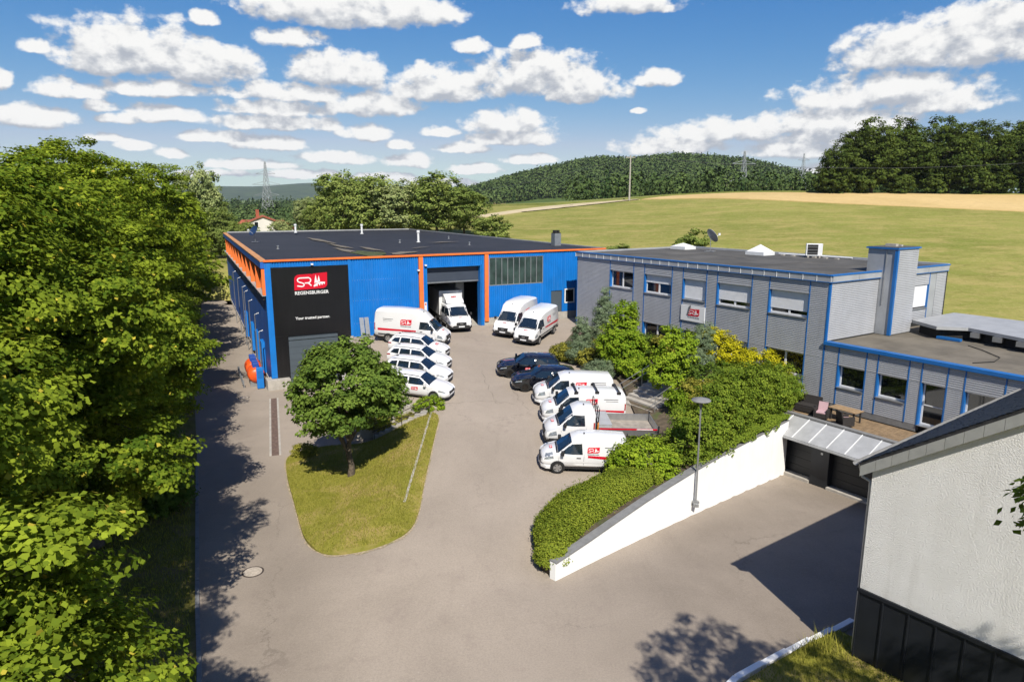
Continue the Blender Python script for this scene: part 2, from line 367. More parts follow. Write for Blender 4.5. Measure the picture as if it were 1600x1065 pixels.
def tag(o, label=None, cat=None, group=None, kind=None):
    if label: o['label'] = label
    if cat: o['category'] = cat
    if group: o['group'] = group
    if kind: o['kind'] = kind
    return o
def empty(name, loc=(0, 0, 0), rz=0.0):
    o = bpy.data.objects.new(name, None); col.objects.link(o); o.location = loc; o.rotation_euler = (0, 0, rz)
    o.empty_display_size = .3
    return o
def inst(me, name, parent=None, loc=(0, 0, 0), rot=(0, 0, 0), sc=(1, 1, 1)):
    o = bpy.data.objects.new(name, me); col.objects.link(o); o.parent = parent
    o.location = loc; o.rotation_euler = rot; o.scale = sc if isinstance(sc, (tuple, list)) else (sc, sc, sc)
    return o
def copy_tree(o, parent=None):
    c = o.copy(); col.objects.link(c)
    if parent is not None: c.parent = parent
    for ch in [x for x in KIDS.get(o.name, [])]: copy_tree(ch, c)
    return c
KIDS = {}
def index_kids(o):
    KIDS[o.name] = list(o.children)
    for ch in o.children: index_kids(ch)

def fast_mesh(name, verts, faces_n, loops, m, tint=None, smooth=False):
    """numpy arrays -> mesh (faces_n: corners per face)"""
    me = bpy.data.meshes.new(name)
    me.vertices.add(len(verts)); me.vertices.foreach_set('co', np.ascontiguousarray(verts, np.float32).ravel())
    me.loops.add(len(loops)); me.loops.foreach_set('vertex_index', np.ascontiguousarray(loops, np.int32))
    me.polygons.add(len(faces_n)); st = np.concatenate([[0], np.cumsum(faces_n)[:-1]]).astype(np.int32)
    me.polygons.foreach_set('loop_start', st)
    if smooth: me.polygons.foreach_set('use_smooth', np.ones(len(faces_n), bool))
    me.update(calc_edges=True)
    if tint is not None:
        a = me.attributes.new('tint', 'FLOAT', 'FACE'); a.data.foreach_set('value', np.ascontiguousarray(tint, np.float32))
    me.materials.append(M[m]); return me

def sheet(name, outline, hf, off, m, step=1.0, kind='structure', thick=0.0, parent=None):
    """a surface with this outline that follows the height function"""
    bm = bmesh.new(); vs = [bm.verts.new((x, y, 0)) for x, y in outline]
    f = bm.faces.new(vs); bmesh.ops.triangulate(bm, faces=[f])
    xs = [p[0] for p in outline]; ys = [p[1] for p in outline]
    for ax, lo, hi in ((0, min(xs), max(xs)), (1, min(ys), max(ys))):
        t = lo + step
        while t < hi - 1e-3:
            no = (1, 0, 0) if ax == 0 else (0, 1, 0); co = (t, 0, 0) if ax == 0 else (0, t, 0)
            bmesh.ops.bisect_plane(bm, geom=bm.verts[:] + bm.edges[:] + bm.faces[:], plane_co=co, plane_no=no, dist=1e-4)
            t += step
    bmesh.ops.recalc_face_normals(bm, faces=bm.faces)
    top = list(bm.verts)
    X = np.array([v.co.x for v in top]); Yy = np.array([v.co.y for v in top]); Zz = hf(X, Yy) + off
    for v, z in zip(top, Zz): v.co.z = float(z)
    if bm.faces[:] and sum(f.normal.z for f in bm.faces) < 0: bmesh.ops.reverse_faces(bm, faces=bm.faces)
    if thick:
        be = [e for e in bm.edges if e.is_boundary]
        r = bmesh.ops.extrude_edge_only(bm, edges=be)
        for v in [x for x in r['geom'] if isinstance(x, bmesh.types.BMVert)]: v.co.z -= thick
    for f in bm.faces: f.smooth = True
    me = bpy.data.meshes.new(name); bm.to_mesh(me); bm.free(); me.materials.append(M[m])
    if thick: me.set_sharp_from_angle(angle=R(45))
    o = bpy.data.objects.new(name, me); col.objects.link(o); o.parent = parent
    if kind: o['kind'] = kind
    return o

# ------------------------------------------------------------------ ground materials
def ground_mats():
    m = bpy.data.materials.new('asphalt'); m.use_nodes = True; T = NT(m.node_tree); b = m.node_tree.nodes['Principled BSDF']
    v = T.n('ShaderNodeTexCoord').outputs['Object']
    c = T.mix(T.rng(T.noise(v, .16, 5, .6, .4), .3, .72), (0.285, 0.239, 0.192), (0.360, 0.304, 0.247))
    c = T.mix(T.rng(T.noise(v, .9, 6, .7), .52, .80), c, (0.262, 0.213, 0.177))
    sx_ = T.n('ShaderNodeSeparateXYZ'); T.L.new(v, sx_.inputs[0])            # colour turns darker over the court and along the lane
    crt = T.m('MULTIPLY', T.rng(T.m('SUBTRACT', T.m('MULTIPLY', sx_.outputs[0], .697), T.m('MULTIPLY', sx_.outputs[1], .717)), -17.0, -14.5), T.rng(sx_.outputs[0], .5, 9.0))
    darken = T.m('MAXIMUM', crt, T.rng(T.m('ADD', T.m('MULTIPLY', sx_.outputs[0], .907), T.m('MULTIPLY', sx_.outputs[1], .42)), 4.5, 1.5, 0, .8))
    c = T.mix(T.m('MULTIPLY', darken, T.rng(T.noise(v, .35, 4, .6), .2, .7, .6, 1.0)), c, T.mix(1.0, c, (.66, .65, .635), 'MULTIPLY'))
    c = T.mix(T.rng(T.noise(v, 14, 4, .8), .30, .70), T.mix(1.0, c, (.84, .84, .84), 'MULTIPLY'), T.mix(1.0, c, (1.10, 1.10, 1.10), 'MULTIPLY'))
    c = T.mix(T.rng(T.noise(T.vm('MULTIPLY', v, (1.6, .22, 1)), 1.0, 4, .6), .52, .75, 0, .35), c, T.mix(1.0, c, (.78, .77, .76), 'MULTIPLY'))    # tyre-worn tracks
    c = T.mix(T.rng(T.noise(v, 95, 3, .8), .35, .75), c, T.mix(.5, c, (0.42, 0.36, 0.31)))
    c = T.mix(T.rng(T.noise(v, 34, 3, .85), .56, .76), c, (0.165, 0.14, 0.12))
    vo = T.n('ShaderNodeTexVoronoi', feature='DISTANCE_TO_EDGE'); vo.inputs['Scale'].default_value = .075
    wv = T.vm('ADD', v, T.vm('MULTIPLY', T.noise(v, .5, 6, .7, out=1), (3.2, 3.2, 0))); T.L.new(wv, vo.inputs['Vector'])
    crack = T.m('MULTIPLY', T.rng(vo.outputs['Distance'], .0006, .0030, 1, 0), T.rng(T.noise(v, .12, 3, .5), .46, .60))
    c = T.mix(T.m('MULTIPLY', crack, .30), c, (0.075, 0.062, 0.050))
    sp = T.rng(T.noise(v, 7.0, 2, .5), .74, .80)          # small pale specks and droppings
    c = T.mix(T.m('MULTIPLY', sp, .35), c, (0.45, 0.42, 0.38))
    T.L.new(T.mix(1.0, c, (K, K, K), 'MULTIPLY'), b.inputs['Base Color']); b.inputs['Roughness'].default_value = .88; b.inputs['Specular IOR Level'].default_value = .25
    bn = T.n('ShaderNodeBump'); bn.inputs['Strength'].default_value = .35; bn.inputs['Distance'].default_value = .012
    T.L.new(T.noise(v, 70, 3, .8), bn.inputs['Height']); T.L.new(bn.outputs[0], b.inputs['Normal']); M['asphalt'] = m

    def grassy(nm, a, bb, dry, s1, s2, lo, hi, bump=.6, bs=9):
        m = bpy.data.materials.new(nm); m.use_nodes = True; T = NT(m.node_tree); b = m.node_tree.nodes['Principled BSDF']
        v = T.n('ShaderNodeTexCoord').outputs['Object']
        c = T.mix(T.rng(T.noise(v, s1, 6, .65), .3, .7), a, bb)
        c = T.mix(T.rng(T.noise(v, s2, 6, .7, .5), lo, hi), c, dry)
        c = T.mix(T.rng(T.noise(v, s1 * 14, 3, .8), .40, .75, 0, .55), c, T.mix(.5, c, tuple(x * .45 for x in a)))
        T.L.new(T.mix(1.0, c, (K, K, K), 'MULTIPLY'), b.inputs['Base Color']); b.inputs['Roughness'].default_value = .95; b.inputs['Specular IOR Level'].default_value = .1
        bn = T.n('ShaderNodeBump'); bn.inputs['Strength'].default_value = bump; bn.inputs['Distance'].default_value = .05
        T.L.new(T.noise(v, bs, 5, .75), bn.inputs['Height']); T.L.new(bn.outputs[0], b.inputs['Normal']); M[nm] = m
    grassy('lawn', (0.190, 0.190, 0.026), (0.285, 0.265, 0.050), (0.40, 0.300, 0.115), 1.6, .42, .44, .66, bs=14)
    grassy('verge', (0.105, 0.105, 0.022), (0.20, 0.18, 0.05), (0.22, 0.16, 0.085), 1.2, .5, .45, .7)
    grassy('wheat_stubble', (0.56, 0.40, 0.175), (0.63, 0.46, 0.22), (0.50, 0.37, 0.16), .05, .02, .5, .8, .3, 2)
    grassy('maize', (0.17, 0.20, 0.05), (0.25, 0.26, 0.08), (0.33, 0.30, 0.12), .2, .06, .5, .8, .8, 1.2)
    grassy('pale_track', (0.52, 0.44, 0.28), (0.58, 0.48, 0.32), (0.46, 0.38, 0.22), .3, .06, .5, .8, .3, 2)
    # open country: meadow, patchwork of fields, woods on the high far ground
    m = bpy.data.materials.new('land'); m.use_nodes = True; T = NT(m.node_tree); b = m.node_tree.nodes['Principled BSDF']
    v = T.n('ShaderNodeTexCoord').outputs['Object']; s = T.n('ShaderNodeSeparateXYZ'); T.L.new(v, s.inputs[0])
    vs_ = T.vm('MULTIPLY', v, (.45, 1.0, 1))            # mowing leaves long streaks
    c = T.mix(T.rng(T.noise(vs_, .055, 6, .65, .6), .30, .70), (0.180, 0.208, 0.038), (0.295, 0.285, 0.075))
    c = T.mix(T.rng(T.noise(vs_, .022, 4, .6), .42, .66), c, (0.180, 0.200, 0.040))
    c = T.mix(T.rng(T.noise(vs_, .26, 6, .75, .6), .42, .66, 0, .85), c, (0.360, 0.300, 0.105))
    c = T.mix(T.rng(T.noise(vs_, .60, 5, .8), .46, .72, 0, .75), c, (0.165, 0.160, 0.035))
    c = T.mix(T.rng(T.noise(v, 1.7, 4, .8), .48, .74, 0, .6), c, (0.44, 0.36, 0.15))
    c = T.mix(T.rng(T.noise(v, 2.6, 3, .8), .52, .76, 0, .6), c, (0.11, 0.11, 0.028))
    vor = T.n('ShaderNodeTexVoronoi'); vor.inputs['Scale'].default_value = .0035; T.L.new(v, vor.inputs['Vector'])
    sc = T.n('ShaderNodeSeparateColor'); T.L.new(vor.outputs['Color'], sc.inputs[0])
    fld_ = T.mix(T.rng(sc.outputs[0], .45, .60), (0.075, 0.115, 0.030), (0.33, 0.27, 0.12))
    fld_ = T.mix(T.rng(sc.outputs[1], .55, .62), fld_, (0.15, 0.20, 0.055))
    c = T.mix(T.rng(s.outputs[1], 300, 420), c, fld_)
    wood = T.mix(T.rng(T.noise(v, .012, 6, .75), .35, .65), (0.020, 0.040, 0.016), (0.055, 0.085, 0.030))
    c = T.mix(T.m('MULTIPLY', T.rng(s.outputs[2], 24, 40), T.rng(s.outputs[1], 420, 520)), c, wood)
    T.L.new(T.mix(1.0, c, (K, K, K), 'MULTIPLY'), b.inputs['Base Color']); b.inputs['Roughness'].default_value = .95; b.inputs['Specular IOR Level'].default_value = .1
    bn = T.n('ShaderNodeBump'); bn.inputs['Strength'].default_value = .7; bn.inputs['Distance'].default_value = .12
    T.L.new(T.noise(v, 2.2, 6, .8), bn.inputs['Height']); T.L.new(bn.outputs[0], b.inputs['Normal']); M['land'] = m
ground_mats()
M['gravel'] = mat('gravel_rim', (0.36, 0.29, 0.20), 0.95, 0, 0.35, 9, 0.6, 30, dirt=((0.20, 0.19, 0.06), 1.6, 0.5, 0.7))

# ------------------------------------------------------------------ the land, out to the horizon
def make_land():
    t = np.linspace(-1, 1, 190); xs = 26 * np.sinh(6.5 * t)
    ys = 34 * np.sinh(np.linspace(-2.9, 6.75, 220))
    X, Yv = np.meshgrid(xs, ys); Zv = land_h(X, Yv)
    n, k = X.shape
    v = np.stack([X.ravel(), Yv.ravel(), Zv.ravel()], 1)
    i = np.arange(n * k).reshape(n, k)
    q = np.stack([i[:-1, :-1], i[:-1, 1:], i[1:, 1:], i[1:, :-1]], -1).reshape(-1, 4)
    me = fast_mesh('ground', v, np.full(len(q), 4), q.ravel(), 'land', smooth=True)
    o = bpy.data.objects.new('ground', me); col.objects.link(o); o['kind'] = 'structure'
make_land()
LX = 26 * np.sinh(6.5 * np.linspace(-1, 1, 190)); LY = 34 * np.sinh(np.linspace(-2.9, 6.75, 220)); LZ = land_h(*np.meshgrid(LX, LY))
def land_mesh_h(x, y):                 # height of the land as it is meshed
    x = np.asarray(x, float); y = np.asarray(y, float); i = np.clip(np.searchsorted(LX, x) - 1, 0, len(LX) - 2); j = np.clip(np.searchsorted(LY, y) - 1, 0, len(LY) - 2)
    u = (x - LX[i]) / (LX[i + 1] - LX[i]); v = (y - LY[j]) / (LY[j + 1] - LY[j])
    return (LZ[j, i] * (1 - u) + LZ[j, i + 1] * u) * (1 - v) + (LZ[j + 1, i] * (1 - u) + LZ[j + 1, i + 1] * u) * v
far_off = lambda k: (lambda x, y: land_h(x, y) + k)
sheet('wheat_field', [(33, 177), (46.7, 168.5), (70, 153), (87, 146), (104, 138.5), (150, 121), (190, 150), (150, 168), (112, 171), (80, 179), (60, 186), (45, 190)], land_mesh_h, .16, 'wheat_stubble', 3, thick=.5)
sheet('maize_field', [(-9, 190), (12, 178), (32, 180), (46, 191), (81, 181), (81, 190), (50, 206), (12, 206), (-10, 207)], land_mesh_h, .5, 'maize', 3, thick=.9)
sheet('field_track', [(-6, 152), (2, 160), (11, 170), (24, 176), (32.5, 177.3), (32, 179.5), (22, 178.6), (9.5, 173), (-1, 163), (-9, 154)], land_mesh_h, .18, 'pale_track', 3, thick=.5)
sheet('stubble_patch', [(-14, 196), (-2, 200), (5, 204), (2, 212), (-14, 208)], land_mesh_h, .18, 'wheat_stubble', 3, thick=.5)

# ------------------------------------------------------------------ made ground of the site
lane_edge = [(1.5, -12), (-6.2, 10), (-9.73, 18.78), (-11.51, 22.55), (-18.1, 37.1), (-26.07, 54.17), (-44.6, 97.0), (-84, 190)]
zero = lambda x, y: 0 * np.asarray(x)
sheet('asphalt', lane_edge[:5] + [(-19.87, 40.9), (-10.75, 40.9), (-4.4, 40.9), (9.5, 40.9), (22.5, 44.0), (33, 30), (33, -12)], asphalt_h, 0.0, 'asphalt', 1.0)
sheet('yard', [(-10.75, 40.9), (-4.4, 40.9), (9.5, 40.9), (9.5, 53), (8.5, 67), (6, 65.8), (-3.0, 61.45), (-13.3, 56.0)], yard_h, 0.0, 'asphalt', 1.5)
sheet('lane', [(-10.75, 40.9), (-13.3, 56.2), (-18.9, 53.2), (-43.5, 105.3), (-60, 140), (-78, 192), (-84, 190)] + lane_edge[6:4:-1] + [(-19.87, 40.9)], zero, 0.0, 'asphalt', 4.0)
sheet('verge', lane_edge[::-1] + [(-40, -12), (-90, 40), (-120, 190)], zero, 0.03, 'verge', 6.0)

def chaikin(P, k=2):
    for _ in range(k): P = [q for i in range(len(P)) for a, b in [(P[i], P[(i + 1) % len(P)])] for q in ((a[0] * .75 + b[0] * .25, a[1] * .75 + b[1] * .25), (a[0] * .25 + b[0] * .75, a[1] * .25 + b[1] * .75))]
    return P
# grass island between the lane and the yard
ISL = [(-13.25, 37.9), (-12.3, 35.0), (-10.65, 31.2), (-9.8, 29.2), (-9.0, 27.4), (-7.8, 25.9), (-6.4, 25.55), (-5.2, 25.9), (-4.3, 26.9), (-4.15, 28.6), (-4.25, 30.5), (-4.35, 36.8), (-4.35, 40.2), (-6.6, 40.3), (-8.0, 40.0), (-10.8, 39.4), (-12.2, 38.7)]
ISL = chaikin(ISL)
def isl_h(x, y):
    return np.maximum(asphalt_h(x, y), 0) + .04 + .10 * sstep(0, 1.2, np.minimum(np.minimum(x + 13.2, -4.2 - x), np.minimum(y - 26, 40.3 - y)))
sheet('lawn', ISL, isl_h, 0.02, 'lawn', .7, thick=.14)
ci_ = np.mean(ISL, axis=0); rnd_ = random.Random(12)
sheet('gravel_rim', [(x + (x - ci_[0]) * .022 * rnd_.uniform(.4, 1.7), y + (y - ci_[1]) * .018 * rnd_.uniform(.4, 1.7)) for x, y in ISL], lambda x, y: np.maximum(asphalt_h(x, y), 0), 0.012, 'gravel', .7)
# pale edging strip set in the grass along the yard side
for a in range(14):
    y0 = 29.2 + a * .78
    b_ = MB(); x0 = -4.98 + .0 * a; z0 = float(isl_h(-4.9, y0)); z1 = float(isl_h(-4.9, y0 + .76))
    b_.add([(x0, y0, z0 + .03), (x0 + .11, y0, z0 + .03), (x0 + .11, y0 + .74, z1 + .03), (x0, y0 + .74, z1 + .03),
            (x0, y0, z0 - .1), (x0 + .11, y0, z0 - .1), (x0 + .11, y0 + .74, z1 - .1), (x0, y0 + .74, z1 - .1)],
           [(0, 1, 2, 3), (7, 6, 5, 4), (0, 4, 5, 1), (1, 5, 6, 2), (2, 6, 7, 3), (3, 7, 4, 0)])
    if a == 0:
        edging = empty('edging_strip', (0, 0, 0)); tag(edging, 'pale narrow concrete edging laid in the grass island beside the yard', 'edging')
    b_.build('edging_stone', 'concrete', edging)

# planting bank between the yard, the white wall and the grey building
BK = np.array([(1.0, 25.2, .22), (1.6, 25.0, .35), (2.6, 25.9, .75), (5.3, 27.9, 1.22), (7.4, 29.9, 1.5), (11.0, 33.4, 1.72), (15.6, 38.3, 1.85), (18.6, 42.6, 1.95), (17.2, 45.5, 2.7), (14.6, 49.4, 3.6),
               (11, 55, 3.75), (7.2, 62, 3.6), (.9, 27, .62), (1.6, 29.5, .88), (4, 31.6, 1.0), (7.6, 33.6, 1.1), (8.0, 37, 1.4), (8.1, 41, 1.65), (8.1, 45, 2.05), (7.2, 49, 2.4), (3.4, 52, 2.8), (4.5, 58, 3.2), (10.5, 45.5, 2.7), (12.3, 46.6, 3.5)])
def tps(P):
    n = len(P); d = np.hypot(P[:, None, 0] - P[None, :, 0], P[:, None, 1] - P[None, :, 1])
    K = np.where(d > 0, d * d * np.log(d + 1e-9), 0) + np.eye(n) * .3
    A = np.zeros((n + 3, n + 3)); A[:n, :n] = K; A[:n, n] = 1; A[:n, n + 1:] = P[:, :2]; A[n, :n] = 1; A[n + 1:, :n] = P[:, :2].T
    w = np.linalg.solve(A, np.concatenate([P[:, 2], [0, 0, 0]]))
    def f(x, y):
        x = np.asarray(x, float); y = np.asarray(y, float)
        dd = np.hypot(x[..., None] - P[:, 0], y[..., None] - P[:, 1])
        k = np.where(dd > 0, dd * dd * np.log(dd + 1e-9), 0)
        return k @ w[:n] + w[n] + w[n + 1] * x + w[n + 2] * y
    return f
bank_h = tps(BK)
sheet('planting_bank', [(1.0, 26.3), (1.15, 25.2), (1.5, 24.85), (15.9, 38.9), (19.2, 42.6), (6.3, 62.6), (3.5, 52.6), (7.2, 49.6), (7.7, 46.5), (7.7, 34.0), (5.6, 32.7), (4.0, 31.4), (2.3, 29.9), (1.2, 28.2)], bank_h, 0.05, 'soil', .8, thick=.6)

# lawn in the corner by the white house, with its kerb
LW = [(6.3, 17.75), (7.1, 18.45), (10.2, 20.45), (11.2, 21.0), (12.6, 19), (20, 14), (20, -12), (4.0, -12), (4.6, 12)]
def lw_h(x, y): return np.maximum(asphalt_h(x, y), -.3) * .3 + .13 + .12 * sstep(0, 2.5, x - 6)
sheet('house_lawn', LW, lw_h, 0.0, 'lawn', .9, thick=.5)
kerb = empty('kerb', (6.5, 18.3, 0)); tag(kerb, 'pale concrete kerb bordering the small lawn at the white house', 'kerb')
kp = [(4.55, 14.2), (5.2, 16.1), (6.1, 17.85), (6.95, 18.68), (8.0, 19.36), (9.05, 20.03), (10.1, 20.7), (11.15, 21.35), (12.2, 22.0)]
for i in range(len(kp) - 1):
    a, b2 = Vector((*kp[i], 0)), Vector((*kp[i + 1], 0)); t = (b2 - a).normalized(); n_ = Vector((-t.y, t.x, 0)) * .11
    za = float(asphalt_h(a.x, a.y)); q = [a - n_ + t * .01, b2 - n_ - t * .01, b2 + n_ - t * .01, a + n_ + t * .01]
    MB().add([(p.x - 6.5, p.y - 18.3, za - .3) for p in q] + [(p.x - 6.5, p.y - 18.3, za + .17) for p in q],
             [(3, 2, 1, 0), (4, 5, 6, 7), (0, 1, 5, 4), (1, 2, 6, 5), (2, 3, 7, 6), (3, 0, 4, 7)]).build('kerb_stone', 'white_wall', kerb, bevel=.02)
# kerb along the lane under the trees
lk = empty('lane_kerb', (-9.7, 18.8, 0)); tag(lk, 'low worn kerb along the left edge of the lane under the maple row', 'kerb')
for i in range(34):
    yk = 8.2 + 28.9 * i / 34; lx = lambda q: float(np.interp(q, [w_[1] for w_ in lane_edge], [w_[0] for w_ in lane_edge])); a = Vector((lx(yk), yk, 0)); b2 = Vector((lx(yk + .83), yk + .83, 0))
    t = (b2 - a).normalized(); n_ = Vector((-t.y, t.x, 0)) * .07; q = [a - n_, b2 - n_, b2 + n_, a + n_]
    zz = .07 + .01 * math.sin(i * 1.7)
    MB().add([(p.x + 9.7, p.y - 18.8, -.1) for p in q] + [(p.x + 9.7, p.y - 18.8, zz) for p in q],
             [(3, 2, 1, 0), (4, 5, 6, 7), (0, 1, 5, 4), (1, 2, 6, 5), (2, 3, 7, 6), (3, 0, 4, 7)]).build('kerb_stone', 'coping', lk)
# tar seams across the yard and the forecourt
for k, pl_ in enumerate([[(-4.2, 41.6), (-2.6, 42.2), (-1.2, 42.4), (.2, 42.1)], [(-.2, 45.6), (.5, 42.9), (1.0, 41.2)], [(-2.2, 48.4), (-1.8, 45.8), (-1.2, 43.0), (-.9, 41.9)], [(-4.0, 53.0), (-1.0, 52.6), (2.6, 51.8)]]):
    vs_, fs_ = [], []
    pts_ = [Vector((*a, 0)).lerp(Vector((*b, 0)), i / 6) for a, b in zip(pl_, pl_[1:]) for i in range(6)] + [Vector((*pl_[-1], 0))]
    for i, p in enumerate(pts_):
        t = (pts_[min(i + 1, len(pts_) - 1)] - pts_[max(i - 1, 0)]).normalized(); n_ = Vector((-t.y, t.x, 0)); j_ = .09 * math.sin(i * 1.7 + k) + .05 * math.sin(i * 3.9); w_ = .010 + .006 * math.sin(i * 2.3 + k)
        for q in (p + n_ * (j_ - w_), p + n_ * (j_ + w_)): vs_.append((q.x, q.y, float((yard_h if q.y > 40.9 else asphalt_h)(q.x, q.y)) + .006))
    fs_ = [(2 * i, 2 * i + 1, 2 * i + 3, 2 * i + 2) for i in range(len(pts_) - 1)]
    MB().add(vs_, fs_).build('tar_seam', 'roof_tan')['kind'] = 'structure'
# manholes
for i, (x, y, r, lab) in enumerate([(-10.42, 25.08, .36, 'round manhole cover in the lane in front of the grass island'), (-20.45, 50.2, .34, 'round manhole cover in the lane beside the orange tanks')]):
    e = empty('manhole', (x, y, 0)); tag(e, lab, 'manhole', 'manholes in the lane')
    MB().lathe([(r + .07, -.05), (r + .07, .006), (r + .06, .008), (0.01, .008)], (0, 0, 0), 28).build('ring', 'dark_iron', e)
    MB().lathe([(r, -.04), (r, .012), (r - .02, .016), (0.01, .016)], (0, 0, 0), 28).build('cover', 'iron', e)
# drain channel in front of the hall
dr = empty('drain_channel', (-18.3, 49.5, 0)); tag(dr, 'long rust brown drain grating with pale borders beside the lane', 'drain')
p0, p1 = Vector((-18.1, 50.0, 0)), Vector((-13.9, 38.0, 0)); L_ = (p1 - p0).length; t = (p1 - p0).normalized(); dr.location = p0; dr.rotation_euler = (0, 0, math.atan2(t.y, t.x))
for k in range(13): MB().box(k * L_ / 13 + .02, (k + 1) * L_ / 13 - .02, -.20, .20, -.05, .012).build('grating', 'brown_drain', dr)
for s_ in (-1, 1): MB().box(0, L_, s_ * .27 - .06, s_ * .27 + .06, -.05, .02).build('border', 'concrete', dr)

# white retaining wall of the court with its coping
ww = empty('retaining_wall', (1.7, 24.37, 0)); tag(ww, 'long white rendered retaining wall rising beside the court to the garages', 'wall')
wd = Vector((16.35 - 1.7, 38.6 - 24.37, 0)); WL = wd.length; ww.rotation_euler = (0, 0, math.atan2(wd.y, wd.x)); ww.location = (1.7, 24.37, 0)
wprof = [(0, .74), (1.4, .86), (5.5, 1.36), (8.6, 1.62), (10.9, 1.75), (14.1, 1.86), (WL, 1.95)]
def wtop(s): return float(np.interp(s, [p[0] for p in wprof], [p[1] for p in wprof]))
n = 24; b_ = MB()
for i in range(n + 1):
    s = WL * i / n; b_.v += [(s, 0, -1.9), (s, .30, -1.9), (s, .30, wtop(s)), (s, 0, wtop(s))]
for i in range(n):
    o_ = 4 * i; b_.f += [(o_ + k, o_ + 4 + k, o_ + 4 + (k + 1) % 4, o_ + (k + 1) % 4) for k in range(4)]
b_.f += [(0, 1, 2, 3), (4 * n + 3, 4 * n + 2, 4 * n + 1, 4 * n)]
b_.build('wall', 'white_wall', ww)
s = 0
while s < WL - .4:
    e_ = min(s + 2.0, WL); b_ = MB()
    pts = [(s + .004, -.04), (e_ - .004, -.04), (e_ - .004, .36), (s + .004, .36)]
    b_.add([(p[0], p[1], wtop(p[0]) + .004) for p in pts] + [(p[0], p[1], wtop(p[0]) + .06) for p in pts], [(3, 2, 1, 0), (4, 5, 6, 7), (0, 1, 5, 4), (1, 2, 6, 5), (2, 3, 7, 6), (3, 0, 4, 7)])
    b_.build('coping_stone', 'coping', ww); s = e_

# retaining wall that carries the yard above the loading dock
dw = empty('dock_wall', (-10.75, 40.9, 0)); tag(dw, 'bare concrete wall holding up the yard behind the round tree', 'wall')
for (ax, ay, bx, by) in [(-4.5, 40.75, -10.75, 40.75), (-10.75, 40.75, -13.35, 56.05)]:
    A_, B_ = Vector((ax, ay, 0)), Vector((bx, by, 0)); t = (B_ - A_).normalized(); n_ = Vector((-t.y, t.x, 0)); nn = 6
    for k in range(nn):
        P, Q = A_.lerp(B_, k / nn), A_.lerp(B_, (k + 1) / nn - .002)
        zp, zq = float(yard_h(P.x, P.y + .3)) + .12, float(yard_h(Q.x, Q.y + .3)) + .12
        q = [P - n_ * .12, Q - n_ * .12, Q + n_ * .12, P + n_ * .12]; zs = [zp, zq, zq, zp]
        MB().add([(p.x + 10.75, p.y - 40.9, -.2) for p in q] + [(p.x + 10.75, p.y - 40.9, z) for p, z in zip(q, zs)],
                 [(3, 2, 1, 0), (4, 5, 6, 7), (0, 1, 5, 4), (1, 2, 6, 5), (2, 3, 7, 6), (3, 0, 4, 7)]).build('concrete_slab', 'concrete', dw)
# ------------------------------------------------------------------ the firm's mark, shared by signs and vehicles
def stroke(mb, pts, w, y0=0.0, y1=-.006):
    """flat band of width w along a polyline in the xz plane"""
    P = [Vector((p[0], 0, p[1])) for p in pts]; Lp = []; Rp = []
    for i in range(len(P)):
        t = (P[min(i + 1, len(P) - 1)] - P[max(i - 1, 0)]).normalized(); n_ = Vector((-t.z, 0, t.x)) * w / 2
        Lp.append(P[i] + n_); Rp.append(P[i] - n_)
    for i in range(len(P) - 1):
        q = [Lp[i], Lp[i + 1], Rp[i + 1], Rp[i]]
        mb.add([(p.x, y0, p.z) for p in q] + [(p.x, y1, p.z) for p in q], [(0, 1, 2, 3), (7, 6, 5, 4), (0, 4, 5, 1), (1, 5, 6, 2), (2, 6, 7, 3), (3, 7, 4, 0)])
def arc(cx, cz, r, a0, a1, n=8): return [(cx + r * math.cos(R(a0 + (a1 - a0) * i / n)), cz + r * math.sin(R(a0 + (a1 - a0) * i / n))) for i in range(n + 1)]
def px(p): return ((p[0] - 462) / 505.0, -(p[1] - 235) / 505.0)      # mark is 1 wide, centred
pan = [(-.5, -.255), (-.49, .07)] + [(x, z) for x, z in arc(-.345, .07, .145, 175, 95, 6)] + [(.015, .225), (.045, .205), (.075, .23), (.5, .255), (.49, -.02)] + arc(.36, -.09, .13, 0, -80, 6) + [(.37, -.225)]
MARK_PANEL = MB().prism(pan, 1, 0, -.012).mesh('logo_panel', 'logo_red')
b_ = MB()
S = [px(p) for p in [(432, 178), (300, 178)]] + [px(p) for p in [(276, 184), (262, 205), (268, 228), (290, 242), (325, 252), (350, 266), (360, 284), (350, 302), (325, 309), (255, 297)]]
Rr = [px(p) for p in [(425, 178), (448, 186), (461, 208), (456, 236), (438, 253), (418, 258), (368, 258)]]
stroke(b_, S, .036, -.012, -.020); stroke(b_, Rr, .036, -.012, -.021); stroke(b_, [px(p) for p in [(415, 258), (436, 272), (468, 304)]], .036, -.012, -.022)
MARK_TEXT = b_.mesh('logo_letters', 'print_white')
b_ = MB()
for poly in ([(514, 268), (524, 200), (538, 135), (548, 195), (556, 255)], [(566, 250), (571, 200), (583, 150), (594, 200), (602, 245)], [(540, 262), (552, 225), (572, 225), (585, 250)],
             [(497, 318), (510, 288), (560, 262), (620, 250), (678, 255), (672, 274), (560, 282), (520, 322)], [(545, 318), (538, 282), (562, 278), (560, 314)], [(585, 306), (580, 274), (602, 272), (600, 302)], [(625, 300), (620, 270), (640, 270), (638, 296)], [(660, 292), (656, 268), (672, 266), (672, 284)]):
    b_.prism([px(p) for p in poly], 1, -.012, -.020 - .001 * len(b_.v) / 20)
MARK_EMBLEM = b_.mesh('logo_emblem', 'print_white')
def mark(parent, loc, w, rot=(0, 0, 0)):
    p = inst(MARK_PANEL, 'logo_panel', parent, loc, rot, (w, 1, w))
    inst(MARK_TEXT, 'logo_letters', p); inst(MARK_EMBLEM, 'logo_emblem', p)
    return p
